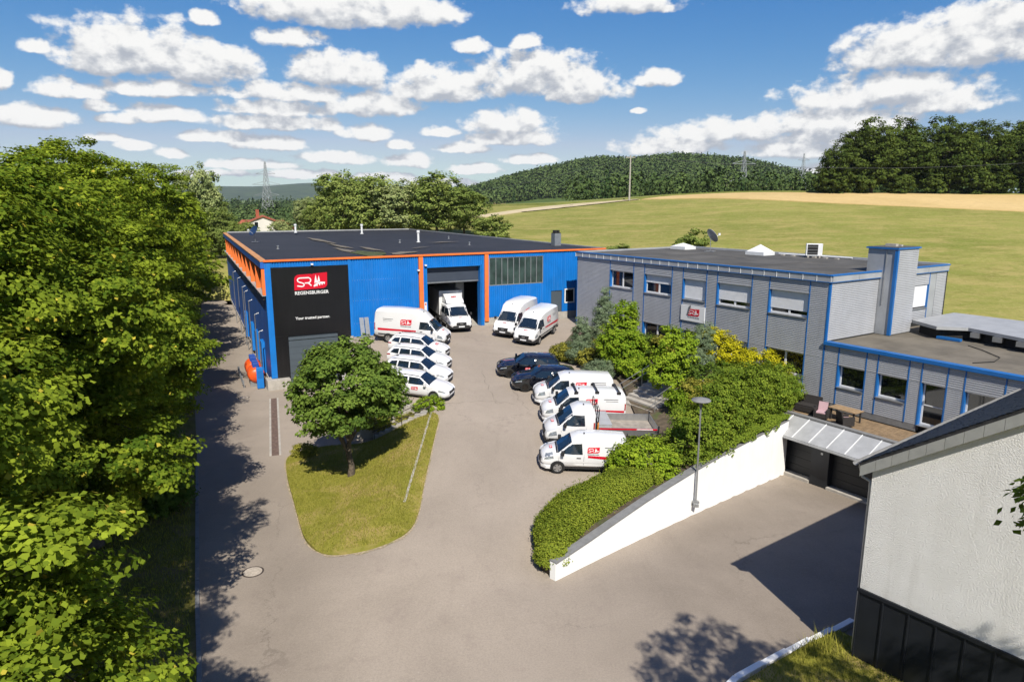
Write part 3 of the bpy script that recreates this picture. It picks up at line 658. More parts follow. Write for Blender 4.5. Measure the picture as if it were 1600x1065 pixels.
def text_mesh(txt, size, m, bold=0.0, name='lettering', depth=.004):
    cu = bpy.data.curves.new(name, 'FONT'); cu.body = txt; cu.size = size; cu.align_x = 'CENTER'; cu.extrude = depth; cu.offset = bold; cu.resolution_u = 3
    o = bpy.data.objects.new(name, cu); me = bpy.data.meshes.new_from_object(o); bpy.data.objects.remove(o)
    me.name = name; me.materials.clear(); me.materials.append(M[m]); return me
NAME_WHITE = text_mesh('REGENSBURGER', 1.0, 'print_white', .018)
NAME_GREY = text_mesh('REGENSBURGER', 1.0, 'print_grey', .01)
def name_line(parent, loc, w, rotz=0.0, me=None):
    me = me or NAME_GREY; k = w / max(.01, me['w'])
    return inst(me, 'lettering', parent, loc, (R(90), 0, rotz), (k, k, 1))
for me in (NAME_WHITE, NAME_GREY):
    xs = [v.co.x for v in me.vertices]; me['w'] = max(xs) - min(xs)

def ribs_v(x0, x1, z0, z1, pitch=.2, d=.06, yb=0.0):
    """upright trapezoid sheet, profile bulging to -y"""
    b = MB(); n = max(1, round((x1 - x0) / pitch)); p = (x1 - x0) / n; prof = []
    for i in range(n):
        a = x0 + i * p; prof += [(a, yb), (a + .18 * p, yb - d), (a + .60 * p, yb - d), (a + .78 * p, yb)]
    prof.append((x1, yb))
    for (x, y) in prof: b.v += [(x, y, z0), (x, y, z1)]
    b.f = [(2 * i, 2 * i + 2, 2 * i + 3, 2 * i + 1) for i in range(len(prof) - 1)]
    return b
def ribs_h(x0, x1, z0, z1, pitch=.11, d=.03, yb=0.0, Mx=None):
    """level slatted siding: lower lip stands out to -y, upper edge tucked in"""
    b = MB(Mx); n = max(1, round((z1 - z0) / pitch)); p = (z1 - z0) / n; prof = []
    for i in range(n):
        a = z0 + i * p; prof += [(a, yb), (a + .10 * p, yb - d), (a + .62 * p, yb - d), (a + .80 * p, yb)]
    prof.append((z1, yb)); vs = []
    for (z, y) in prof: vs += [(x0, y, z), (x1, y, z)]
    b.add(vs, [(2 * i, 2 * i + 1, 2 * i + 3, 2 * i + 2) for i in range(len(prof) - 1)])
    return b

# ================================================================== the blue hall
hall = empty('blue_hall', (-18.9, 52.98, 0), math.atan2(.464, .886))
tag(hall, 'large blue corrugated hall with orange trim and black entrance panel', 'hall')
HL, HZ = 31.6, 10.05
SIDE = 57.8; sk = .0434
def sidex(y): return -.2 + sk * y
# core walls (behind the sheeting) leave the gate open
MB().box(-.1, 1.15, .10, .35, 0, HZ - .1).box(1.15, 5.12, .10, .35, 4.14, HZ - .1).box(5.12, 12.95, .10, .35, 0, HZ - .1).box(12.95, 18.15, .10, .35, 9.06, HZ - .1).box(18.15, HL, .10, .35, 1.5, HZ - .1).build('core_wall', 'interior', hall)
MB().add([(sidex(.35) + .3, .35, 0), (sidex(SIDE) + .3, SIDE, 0), (sidex(SIDE) + .3, SIDE, HZ - .1), (sidex(.35) + .3, .35, HZ - .1), (HL, .35, 1.5), (HL, SIDE, 1.5), (HL, SIDE, HZ - .1), (HL, .35, HZ - .1)],
         [(0, 1, 2, 3), (4, 7, 6, 5), (1, 5, 6, 2)]).build('inner_wall', 'interior', hall)
MB().box(6.6, HL - .1, .40, 30, 3.3, 3.58).build('hall_floor', 'concrete', hall)
# roof deck: shallow valley where water and moss collect
b_ = MB(); nx, ny = 24, 16
for j in range(ny + 1):
    for i in range(nx + 1):
        y = -.05 + (SIDE + .05) * j / ny; x = sidex(y) + (HL + .15 - sidex(y)) * i / nx
        vx = 9 + .05 * y; z = 10.2 - .42 * math.exp(-((x - vx) / 6.5) ** 2) * (1 if j else .75) - .05 * math.sin(j * 1.3) * .3
        if i in (0, nx) or j in (0, ny): z = 10.14
        b_.v.append((x, y, z))
for j in range(ny):
    for i in range(nx): k = j * (nx + 1) + i; b_.f.append((k, k + 1, k + nx + 2, k + nx + 1))
b_.build('roof_deck', 'roof_black', hall, smooth=60)
# moss and washed-up grit in the valley
def patch_on_roof(nm, pts, m, parent, zz):
    bb = MB(); bb.add([(x, y, zz(x, y)) for x, y in pts] , [tuple(range(len(pts)))]); return bb.build(nm, m, parent)
rz = lambda x, y: 10.2 - .42 * math.exp(-((x - 9 - .05 * y) / 6.5) ** 2) + .035
for k, (cx, cy, rx, ry, m_) in enumerate([(10.6, 3.2, 1.5, 2.2, 'moss'), (10.4, 8.5, 1.3, 4.0, 'moss'), (13.0, 6.5, 1.2, 1.2, 'roof_tan'), (9.6, 15, .45, 4.0, 'roof_tan'), (10.8, 22, .35, 5.5, 'roof_tan'), (12.2, 14, .35, 3.6, 'roof_tan'), (11.4, 34, .5, 7, 'roof_tan'), (21, 16, 1.6, .5, 'roof_tan'), (16, 10, .9, .25, 'roof_tan')]):
    pts = [(cx + rx * math.cos(a) * (1 + .3 * math.sin(3 * a + k)), cy + ry * math.sin(a) * (1 + .25 * math.cos(4 * a + k))) for a in [2 * math.pi * i / 18 for i in range(18)]]
    patch_on_roof('roof_growth', pts, m_, hall, lambda x, y, k=k: rz(x, y) + .012 * k)
# orange eaves and coping
MB().box(-.36, HL + .1, -.16, .02, HZ + .03, HZ + .18).build('orange_eaves', 'orange', hall)
MB().box(HL - .06, HL + .1, .02, SIDE, HZ - .02, HZ + .2).build('verge_trim', 'zinc', hall)
MB().box(sidex(SIDE) + .2, HL - .1, SIDE - .25, SIDE + .02, HZ - .1, HZ + .24).build('back_parapet', 'zinc', hall)
# front sheeting
ribs_v(6.34, 12.25, 3.05, HZ - .03).build('cladding_panel', 'blue', hall)
ribs_v(12.66, 12.98, 3.2, HZ - .03, .16).build('cladding_panel', 'blue', hall)
ribs_v(12.98, 18.12, 9.12, HZ - .03).build('cladding_panel', 'blue', hall)
ribs_v(18.12, 18.50, 3.2, HZ - .03, .19).build('cladding_panel', 'blue', hall)
ribs_v(18.90, 19.02, 4.28, HZ - .03, .12).build('cladding_panel', 'blue', hall)
ribs_v(19.02, 24.64, 9.72, HZ - .03).build('cladding_panel', 'blue', hall)
ribs_v(19.02, 24.64, 4.28, 7.16).build('cladding_panel', 'blue', hall)
ribs_v(24.64, 25.55, 4.28, HZ - .03).build('cladding_panel', 'blue', hall)
ribs_v(25.55, 26.75, 6.34, HZ - .03).build('cladding_panel', 'blue', hall)
ribs_v(26.75, 27.02, 4.28, HZ - .03, .14).build('cladding_panel', 'blue', hall)
ribs_v(27.02, 28.22, 6.50, HZ - .03).build('cladding_panel', 'blue', hall)
ribs_v(27.02, 28.22, 4.28, 5.02).build('cladding_panel', 'blue', hall)
ribs_v(28.22, HL, 4.28, HZ - .03).build('cladding_panel', 'blue', hall)
MB().box(18.5, HL, -.02, .09, 2.0, 4.26).build('plinth', 'concrete', hall)
MB().box(6.4, 12.9, -.02, .09, 1.5, 3.04).build('plinth', 'concrete', hall)
MB().box(-.30, .15, -.06, .10, .82, HZ - .03).build('corner_post', 'blue', hall)
ribs_v(.15, 6.32, 9.62, HZ - .03).build('cladding_panel', 'blue', hall)
MB().box(6.20, 6.36, -.09, .05, 2.6, HZ - .03).build('corner_strip', 'blue', hall)
for xc in (12.46, 18.70):
    MB().box(xc - .19, xc + .19, -.14, .06, 3.55 if xc < 15 else 3.95, HZ - .02).build('orange_post', 'orange', hall)
# gate reveal, shutter, rail
MB().box(12.90, 13.02, -.06, .62, 3.3, 9.10).box(18.10, 18.22, -.06, .62, 3.3, 9.10).box(12.9, 18.22, -.06, .62, 9.06, 9.14).build('gate_frame', 'blue', hall)
sh = MB()
for k in range(15): z = 7.76 + k * .095; sh.prism([(.40, z), (.385, z + .03), (.385, z + .075), (.40, z + .095)], 0, 13.03, 18.09)
sh.build('roller_shutter', 'shutter', hall)
MB().box(13.03, 18.09, .36, .42, 7.64, 7.755).build('shutter_rail', 'alu', hall)
# interior glimpsed through the gate
MB().box(17.2, 18.0, 3.5, 7.5, 3.58, 7.2).build('inner_partition', 'white_metal', hall)
MB().box(15.8, 16.2, 8, 8.5, 3.58, 8).box(17.0, 17.4, 9, 9.5, 3.58, 8).build('inner_column', 'interior', hall)
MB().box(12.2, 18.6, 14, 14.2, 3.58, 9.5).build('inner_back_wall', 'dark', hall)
# notice panel beside the gate
MB().box(12.70, 12.93, -.08, -.05, 5.0, 6.1).build('notice_board', 'white_metal', hall)
MB().box(12.75, 12.88, -.088, -.08, 5.85, 5.98).build('notice_mark', 'logo_red', hall)
# tall black panel with the dock gate and the sign
MB().box(.15, 6.20, -.03, .095, 4.14, 9.62).box(.15, 1.15, -.03, .095, .02, 4.139).box(5.12, 6.20, -.03, .095, .02, 4.139).build('black_panel', 'black_panel', hall, bevel=.008)
dg = MB().box(1.16, 5.11, .12, .18, .02, 3.70).build('dock_gate', 'gate_grey', hall)
for k in range(7): MB().box(1.18, 5.09, .105, .12, .05 + k * .52, .53 + k * .52).build('gate_section', 'gate_grey', dg)
MB().box(1.16, 5.11, .085, .12, 3.76, 4.135).build('gate_lintel', 'gate_grey', hall)
mk = mark(hall, (3.17, -.035, 8.42), 2.62)
name_line(hall, (3.2, -.036, 7.40), 2.66, me=NAME_WHITE)
sg = text_mesh('Your trusted partner.', .31, 'print_white', .006); inst(sg, 'slogan', hall, (3.18, -.036, 5.40), (R(90), 0, 0))
# big strip window of upright profiled glass
MB().box(19.02, 24.64, .0, .06, 7.12, 7.24).box(19.02, 24.64, .0, .06, 9.64, 9.72).box(19.0, 19.08, .0, .06, 7.24, 9.64).box(24.56, 24.66, .0, .06, 7.24, 9.64).build('strip_window_frame', 'steel', hall)
for k in range(9):
    x0 = 19.09 + k * .607
    pn = MB().prism([(x0, .07), (x0 + .05, .04), (x0 + .55, .04), (x0 + .60, .07)], 2, 7.24, 9.64).build('pane', 'glass_green', hall)
    if k: MB().box(x0 - .035, x0 + .028, .02, .06, 7.24, 9.64).build('glazing_bar', 'steel', hall)
MB().box(21.9, 23.4, .5, 1.2, 7.2, 7.9).box(23.5, 24.3, .5, 1.2, 7.2, 8.4).build('stored_boxes', 'wood', hall)
# door and small windows
MB().box(25.58, 26.72, .02, .08, 3.6, 6.30).build('side_door', 'gate_grey', hall)
def pvc_window(parent, x0, x1, z0, z1, y=0.0, leaves=1, fr=.075, Mx=None, nm='window'):
    f = MB(Mx).box(x0, x1, y, y + .07, z0, z0 + fr).box(x0, x1, y, y + .07, z1 - fr, z1).box(x0, x0 + fr, y, y + .07, z0 + fr, z1 - fr).box(x1 - fr, x1, y, y + .07, z0 + fr, z1 - fr)
    for k in range(1, leaves): xm = x0 + (x1 - x0) * k / leaves; f.box(xm - fr * .8, xm + fr * .8, y - .004, y + .066, z0 + fr, z1 - fr)
    w = f.build(nm, 'pvc', parent)
    MB(Mx).box(x0 + fr * .7, x1 - fr * .7, y + .03, y + .05, z0 + fr * .7, z1 - fr * .7).build('pane', 'glass', w)
    return w
pvc_window(hall, 27.06, 28.18, 5.06, 6.46, -.03, 1, .11)
pvc_window(hall, 8.75, 10.3, 4.9, 5.85, -.03, 2, .09)
# lamps above the door and by the gate
for (x, z) in ((3.3, 9.78), (12.2, 8.9), (12.86, 9.3)):
    MB().box(x - .09, x + .09, -.28, -.06, z - .06, z + .06).build('wall_lamp', 'white_metal', hall)
# row of fixing screws left as pale dots on the sheets (single mesh, far too small to pick apart)
b_ = MB()
for z in (4.7, 6.6, 8.3):
    for k in range(28):
        x = 6.5 + k * .2; b_.box(x, x + .025, -.052, -.046, z, z + .025)
s_ = b_.build('screw_heads', 'white_metal', hall); s_['kind'] = 'stuff'
# --- left flank
smx = Matrix.Translation((-.2, 0, 0)) @ Matrix.Rotation(math.atan2(.9989, .0434), 4, 'Z')   # x runs along the flank, -y points indoors
def flank(): return MB(smx)
n = 11; ps = SIDE / n
for k in range(n):
    x0, x1 = k * ps, (k + 1) * ps - .015
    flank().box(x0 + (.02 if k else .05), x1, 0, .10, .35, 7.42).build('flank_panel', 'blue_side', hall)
    flank().box(x0 + .24, x1 - .10, -.02, .02, 7.56, 9.52).build('clerestory_pane', 'glass', hall)
    flank().box(x0, x0 + .22, -.02, .34, 7.50, 9.58).build('orange_fin', 'orange', hall)
    flank().box(x0 + 1.2, x0 + 1.35, .10, .22, 6.95, 7.08).build('flank_lamp', 'white_metal', hall)
flank().box(0.02, SIDE, -.05, .40, 7.425, 7.50).build('window_ledge', 'zinc', hall)
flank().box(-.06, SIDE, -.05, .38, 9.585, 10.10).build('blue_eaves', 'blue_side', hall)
flank().box(-.10, SIDE, -.12, .40, 10.105, 10.18).build('coping', 'coping_tan', hall)
flank().box(0.05, SIDE, -.02, .16, -.05, .345).build('flank_plinth', 'concrete', hall)
for k, (s0, zt) in enumerate([(2.6, 4.2), (5.6, 5.2), (11.5, 5.6), (16.5, 5.9), (19.0, 6.1), (26.0, 6.3), (34, 6.3)]):
    flank().tube([(s0, .62, .05), (s0, .62, zt), (s0, .30, zt + .15)], .042, 8).build('vent_pipe', 'steel', hall, smooth=50)
for s0 in (4.2, 9.5, 14.2, 22.0):
    flank().box(s0, s0 + 1.6, .10, .36, .36, 3.0).build('flank_door', 'blue', hall)
# roof fittings
def stub(nm, x, y, z0, h, r, m_='steel'):
    e = MB().lathe([(r * 1.8, 0), (r * 1.8, .08), (r, .10), (r, h * .8), (r * 1.5, h * .82), (r * 1.5, h), (.01, h + .03)], (x, y, z0), 12).build(nm, m_, hall, smooth=40); return e
stub('vent_stack', 19.5, 19.8, 10.1, 1.35, .13, 'white_metal'); stub('vent_stack', 19.8, 44.8, 10.12, 1.4, .14, 'white_metal'); stub('vent_stack', 12.0, 54, 10.1, 1.3, .15, 'white_metal')
for (x, y) in ((3, 14), (17, 19), (22, 11), (25, 24)): stub('roof_vent', x, y, 10.15, .35, .08)
ch = MB().box(29.35, 30.1, 5.7, 6.45, 10.1, 11.45).build('chimney', 'alu', hall)
MB().box(29.37, 30.08, 5.72, 6.43, 11.46, 11.52).build('chimney_cap', 'dark', ch)
for q in ((29.45, 5.8), (29.8, 5.8), (29.45, 6.15), (29.8, 6.15)): MB().box(q[0], q[0] + .18, q[1], q[1] + .18, 11.52, 11.78).build('chimney_pot', 'dark', ch)
def dish(nm, loc, rz, sc, mdish, lab):
    e = empty(nm, loc, rz); tag(e, lab, 'satellite dish', 'satellite dishes on the roofs')
    pr_ = [(.02, 0), (.22 * sc, .015 * sc), (.42 * sc, .07 * sc), (.52 * sc, .12 * sc), (.53 * sc, .10 * sc), (.42 * sc, .045 * sc), (.02, -.03)]
    bm_ = MB(Matrix.Translation((0, 0, 1.05 * sc)) @ Matrix.Rotation(R(58), 4, 'X')); bm_.lathe(pr_, (0, 0, 0), 20); bm_.build('dish', mdish, e, smooth=60)
    MB().tube([(0, .05, 0), (0, .05, 1.0 * sc)], .03, 8).tube([(-.45 * sc, .05, .03), (.45 * sc, .05, .03)], .025, 6).tube([(0, .5 * sc, .03), (0, -.4 * sc, .03)], .025, 6).build('mount', 'steel', e)
    MB().tube([(0, -.05, .75 * sc), (0, -.62 * sc, 1.15 * sc)], .018, 6).box(-.06, .06, -.70 * sc, -.56 * sc, 1.1 * sc, 1.25 * sc).build('feed_arm', 'white_metal', e)
    return e
hw = hall.matrix_world if False else Matrix.Translation(hall.location) @ Matrix.Rotation(hall.rotation_euler.z, 4, 'Z')
dish('satellite_dish', hw @ Vector((2.7, 28.0, 10.16)), R(-35), 1.2, 'dish_dark', 'dark blue satellite dish near the left edge of the black hall roof')
MB().box(-.72, 1.05, -.62, .68, -.05, .78).build('corner_footing', 'concrete', hall, bevel=.02)

# --- things beside the hall's flank
fl = hw @ smx
def on_flank(s, off, z=0): return fl @ Vector((s, off, z))
frz = hall.rotation_euler.z + math.atan2(.9989, .0434)
for i, (s0, lab) in enumerate([(1.9, 'orange tank with blue cap nearest the hall corner behind the guard rail'), (4.35, 'orange tank with blue caps second from the hall corner')]):
    e = empty('orange_tank', on_flank(s0, 1.15), frz); tag(e, lab, 'tank', 'orange tanks beside the hall')
    bb = MB(Matrix.Translation((0, 0, .95)) @ Matrix.Rotation(R(90), 4, 'Y')); bb.lathe([(.05, -1.02), (.45, -.98), (.62, -.80), (.66, -.5), (.66, -.42), (.62, -.36), (.66, -.30), (.66, .30), (.62, .36), (.66, .42), (.66, .5), (.62, .80), (.45, .98), (.05, 1.02)], (0, 0, 0), 20)
    bb.build('shell', 'tank', e, smooth=50)
    MB().box(-.75, -.55, -.5, .5, 0, .5).box(.55, .75, -.5, .5, 0, .5).build('saddle', 'steel', e)
    for dx in (-.45, .45): MB().box(dx - .22, dx + .22, -.24, .24, 1.50, 1.92).build('cap', 'bin_blue', e, bevel=.03)
gr = empty('guard_rail', on_flank(1.0, 2.25), frz); tag(gr, 'grey steel guard rail in front of the orange tanks', 'guard rail')
MB().prism([(-.04, .30), (.03, .36), (-.02, .45), (.03, .54), (-.04, .60), (-.06, .60), (-.06, .30)], 0, 0, 5.6).build('beam', 'steel', gr)
for k in range(4): MB().box(.1 + k * 1.75, .22 + k * 1.75, -.14, -.065, 0, .60).build('post', 'steel', gr)
tb = empty('blue_locker', on_flank(.35, .95), frz); tag(tb, 'narrow blue steel box standing at the hall corner', 'cabinet')
MB().box(-.14, .14, -.26, .26, .05, 1.75).build('body', 'blue', tb, bevel=.02); MB().box(-.155, -.14, -.18, .18, .9, 1.5).build('door', 'blue_trim', tb)
lad = empty('leaning_boards', hw @ Vector((7.2, -.9, 3.2)), hall.rotation_euler.z); tag(lad, 'two pale metal ramps leaning upright against the blue hall wall', 'ramp')
for k in range(2): MB(Matrix.Rotation(R(-14), 4, 'X')).box(-.35 + k * .42, .0 + k * .42, 0, .06, 0, 2.1).build('ramp_board', 'alu', lad)

# ================================================================== the grey office building
GO = Vector((6.02, 62.78, 0)); GA = math.atan2(-.84, .542)
gb = empty('grey_office', GO, GA); tag(gb, 'two storey grey office building with ribbed siding and blue trim', 'office')
gm = Matrix.Translation(GO) @ Matrix.Rotation(GA, 4, 'Z')
GL, GZ, GD = 25.0, 10.2, 14.2
MB().box(.05, GL - .05, .32, GD, 1.0, GZ - .30).build('core', 'dark', gb)
# facade columns: (x0, x1, kind) between blue mullions; windows are (z0, z1, blind share)
cols = [(0.0, 4.58, None, None), (4.58, 7.52, (7.46, 8.88, 0), None), (7.52, 8.80, None, None), (8.80, 11.84, (7.40, 8.88, .45), (3.55, 5.02, 0)), (11.84, 12.98, None, None),
        (12.98, 15.28, (7.36, 8.86, 1.0), 'door'), (15.28, 16.28, None, None), (16.28, 19.28, (7.33, 8.83, .78), (3.5, 4.95, .3)), (19.28, 20.68, None, None), (20.68, 23.66, (7.33, 8.83, .80), (3.45, 4.92, 0)), (23.66, 25.0, None, None)]
def mull(x, z0, z1, parent=gb, Mx=None, w=.035): return MB(Mx).box(x - w, x + w, -.055, .0, z0, z1).build('blue_mullion', 'blue_trim', parent)
def siding(x0, x1, z0, z1, parent=gb, Mx=None, pitch=.115): return ribs_h(x0 + .036, x1 - .036, z0, z1, pitch, .035, -.005, Mx).build('siding_panel', 'siding', parent)
def recess_window(parent, x0, x1, z0, z1, blind, leaves=2, Mx=None, dep=.24):
    """window set back in a blue-lined reveal, with a sill and an outer blind"""
    for q in ((x0 + .036, x0 + .07), (x1 - .07, x1 - .036)): MB(Mx).box(q[0], q[1], -.03, dep, z0, z1).build('reveal', 'blue_trim', parent)
    MB(Mx).box(x0 + .07, x1 - .07, .0, dep, z1 - .02, z1 + .002).build('head', 'siding', parent)
    w = pvc_window(parent, x0 + .072, x1 - .072, z0 + .05, z1 - .022, dep - .08, leaves, .09, Mx)
    MB(Mx).prism([(-.11, z0 - .02), (-.11, z0 + .01), (dep - .081, z0 + .048), (dep - .081, z0 - .02)], 0, x0 + .04, x1 - .04).build('sill', 'alu', parent)
    if blind:
        zb = z1 - .025 - (z1 - z0 - .1) * blind; nb = MB(Mx); n_ = max(2, int((z1 - zb) / .055)); p_ = (z1 - .025 - zb) / n_
        for k in range(n_): a = zb + k * p_; nb.prism([(dep - .115, a), (dep - .125, a + p_ * .3), (dep - .125, a + p_ * .7), (dep - .115, a + p_ * .97), (dep - .10, a + p_ * .97), (dep - .10, a)], 0, x0 + .075, x1 - .075)
        nb.build('blind', 'blind', parent)
for (x0, x1, up, lo) in cols:
    top = GZ - .46
    if up:
        siding(x0, x1, 8.95, top); siding(x0, x1, 5.06, up[0] - .03)
        recess_window(gb, x0, x1, up[0], 8.93, up[2])
        MB().box(x0, x1, -.06, -.0, 8.93, 8.955).build('drip_strip', 'siding', gb)
    else: siding(x0, x1, 5.06, top)
    if lo == 'door':
        recess_window(gb, x0, x1, 3.7, 5.02, 0, 2)
    elif lo:
        recess_window(gb, x0, x1, lo[0], 5.02, lo[2]); siding(x0, x1, 1.2, lo[0] - .03)
    else: siding(x0, x1, 1.2, 5.02)
    MB().box(x0, x1, -.045, .0, 5.02, 5.06).build('floor_strip', 'siding', gb)
    if x0 > .1: mull(x0, 1.2, top)
mull(.03, 1.2, GZ - .46); mull(GL - .03, 1.2, GZ - .46, w=.05)
# cornice of zinc panels with pale standing seams, blue edge on top
n = 26
for k in range(n):
    x0 = -.12 + (GL + .2) * k / n; x1 = -.12 + (GL + .2) * (k + 1) / n
    MB().box(x0 + .02, x1 - .02, -.13, .30, GZ - .42, GZ - .06).build('cornice_panel', 'cornice', gb)
    MB().box(x0 - .018, x0 + .018, -.155, -.0, GZ - .43, GZ - .05).build('seam', 'white_metal', gb)
MB().box(-.16, GL + .10, -.17, .12, GZ - .055, GZ + .02).box(-.14, GL + .08, -.15, .02, GZ - .46, GZ - .425).build('blue_edge', 'blue_trim', gb)
# sign on the facade
sgn = MB().box(12.98, 15.32, -.12, -.055, 5.78, 6.95).build('sign_board', 'print_white', gb)
mark(sgn, (14.25, -.122, 6.47), 1.15); name_line(sgn, (14.25, -.122, 6.02), 1.15)
MB().prism([(13.6, 6.25), (13.78, 6.9), (13.95, 7.0), (14.0, 6.86), (13.86, 6.6), (13.72, 6.2)], 1, -.145, -.147).build('sign_figure', 'print_grey', sgn)
# roof
MB().box(.12, GL - .14, .30, GD - .2, GZ - .36, GZ - .10).build('roof', 'roof_grey', gb)
MB().box(-.10, .12, .12, GD, GZ - .3, GZ + .04).build('parapet_left', 'cornice', gb); MB().box(-.1, GL + .1, GD - .2, GD + .1, GZ - .3, GZ + .06).build('parapet_back', 'cornice', gb)
for k in range(7): MB().box(.2 + k * 3.5, .23 + k * 3.5, .32, GD - .22, GZ - .10, GZ - .085).build('felt_seam', 'roof_grey', gb)
# ---- right gable of the office (faces -g side): local frame x into depth, -y outward
gs = Matrix.Translation((GL, 0, 0)) @ Matrix.Rotation(R(90), 4, 'Z')
ribs_h(.05, 5.28, 6.1, GZ - .46, .115, .035, -.005, gs).build('siding_panel', 'siding', gb)
mull(.03, 6.05, GZ - .46, Mx=gs, w=.05)
ribs_h(7.95, 8.05, 6.1, GZ - .46, .115, .035, -.005, gs).build('siding_panel', 'siding', gb)
MB(gs).box(7.98, 8.75, .0, .10, 6.1, 8.9).build('roof_door', 'pvc', gb); MB(gs).box(8.05, 8.4, -.06, .0, 6.12, 8.86).build('blue_door_panel', 'blue_trim', gb)
ribs_h(8.05, 11.9, 8.92, GZ - .46, .115, .035, -.005, gs).build('siding_panel', 'siding', gb)
ribs_h(8.95, 11.75, 6.3, 7.22, .115, .035, -.005, gs).build('siding_panel', 'siding', gb)
mull(8.92, 6.3, GZ - .46, Mx=gs); mull(11.8, 6.3, GZ - .46, Mx=gs)
recess_window(gb, 8.93, 11.79, 7.25, 8.9, .97, 2, gs, .16)
MB(gs).box(11.9, 12.75, -.02, .1, 6.1, GZ - .46).build('plain_pier', 'cornice', gb)
ribs_h(12.75, GD, 6.1, GZ - .46, .115, .035, -.005, gs).build('siding_panel', 'siding', gb)
MB(gs).box(GD - .06, GD + .04, -.06, .06, 5.5, GZ).build('dark_corner', 'dark', gb)
for k in range(5):
    x0 = GD * k / 5; MB(gs).box(x0 + .015, x0 + GD / 5 - .015, -.13, -.0, GZ - .42, GZ - .06).build('cornice_panel', 'cornice', gb)
MB(gs).box(-.10, GD + .1, -.16, .12, GZ - .055, GZ + .022).box(-.1, GD, -.14, .0, GZ - .46, GZ - .425).build('blue_edge', 'blue_trim', gb)
MB(gs).box(.0, 7.9, -.08, .0, 6.02, 6.10).build('base_flashing', 'dark', gb)
# chimney-like shaft
sf = MB(gs).box(5.34, 7.86, -1.05, .9, 6.06, 11.62).build('shaft', 'cornice', gb)
ribs_h(5.42, 7.82, 6.1, 11.55, .115, .035, -1.055, gs).build('siding_panel', 'siding', sf)
MB(gs).box(5.26, 5.44, -1.10, -.9, 6.06, 11.55).build('blue_corner', 'blue_trim', sf)
MB(gs).box(5.22, 7.98, -1.15, 1.0, 11.625, 11.72).build('shaft_edge', 'blue_trim', sf); MB(gs).box(5.30, 7.90, -1.07, .92, 11.722, 11.75).build('shaft_cover', 'roof_grey', sf)
MB(gs).box(6.2, 6.5, -.4, .3, 11.75, 11.92).box(6.7, 6.9, -.5, .1, 11.75, 11.86).build('shaft_rubble', 'concrete', sf)
MB(gs).box(5.30, 5.336, -.35, -.30, 8.0, 11.5).build('seam', 'alu', sf)
# ---- single-storey annex along the same front
ax = empty('office_annex', gm @ Vector((GL, 0, 0)), GA); tag(ax, 'low annex of the grey office with tan roof and blue edged ribbed front', 'annex')
AZ, AL = 6.05, 13.5
MB().box(.06, AL, .32, 13.9, -1.0, AZ - .30).build('core', 'dark', ax)
ac = [(0, .98, None), (.98, 2.74, (3.38, 4.74)), (2.74, 3.44, None), (3.44, 5.22, (3.34, 4.71)), (5.22, 5.92, None), (5.92, 7.26, 'door'), (7.26, 8.12, None), (8.12, 10.0, (3.3, 4.68)), (10.0, AL, None)]
for (x0, x1, w) in ac:
    siding(x0, x1, 4.80, AZ - .16, ax)
    MB().box(x0, x1, -.05, .0, 4.765, 4.797).build('drip_strip', 'siding', ax)
    if w is None: siding(x0, x1, 2.28, 4.76, ax)
    elif w == 'door':
        recess_window(ax, x0, x1, 2.30, 4.76, 0, 1, None, .28); MB().box(x0 + .12, x1 - .12, .19, .26, 3.45, 3.50).build('door_rail', 'pvc', ax)
        MB().box(x0 + .16, x0 + .22, .15, .20, 3.55, 3.72).build('door_handle', 'alu', ax)
    else:
        recess_window(ax, x0, x1, w[0], 4.76, 0, 1, None, .28); siding(x0, x1, 2.28, w[0] - .03, ax)
    if x0 > .1: mull(x0, 2.28, AZ - .16, ax)
MB().box(0, 5.9, -.03, .30, 1.9, 2.275).build('upstand', 'coping', ax); MB().box(7.3, AL, -.03, .30, 1.9, 2.275).build('upstand', 'coping', ax)
MB().box(-.02, AL, -.18, .30, AZ - .155, AZ + .05).build('blue_edge', 'blue_trim', ax)
n = 7
for k in range(n): MB().box(.05 + k * AL / n, .05 + (k + 1) * AL / n - .02, .305, 13.8, AZ - .28, AZ - .02 - .006 * (k % 2)).build('roof_sheet', 'roof_tan', ax)
MB().tube([(5.4, 6.2, AZ), (6.5, 5.4, AZ + .02), (8.0, 4.0, AZ + .02), (8.3, 2.6, AZ + .02), (7.8, 1.3, AZ + .02)], .025, 6).build('roof_cable', 'dark', ax)
# raised terrace roof at the back of the annex
rt = MB().prism([(1.1, 7.9), (3.3, 6.6), (4.6, 7.8), (13.4, 5.0), (13.4, 13.6), (1.1, 13.6)], 2, AZ + .62, AZ + .82).build('raised_roof', 'zinc', ax)
MB().prism([(1.5, 8.2), (3.3, 7.1), (4.6, 8.2), (13.4, 5.5), (13.4, 13.3), (1.5, 13.3)], 2, AZ - .1, AZ + .61).build('raised_roof_base', 'dark', ax)
MB().box(3.2, 4.6, 6.9, 7.2, AZ + .01, AZ + .16).build('blue_kerb', 'blue_trim', ax)
for k in range(6): MB().box(4.9 + k * 1.4, 5.4 + k * 1.4, 7.45 - k * .42, 7.75 - k * .42, AZ + .3, AZ + .60).build('roof_block', 'alu', ax)
MB().box(.3, AL, 13.6, 13.9, AZ - .1, AZ + .3).build('rear_edge', 'blue_trim', ax)

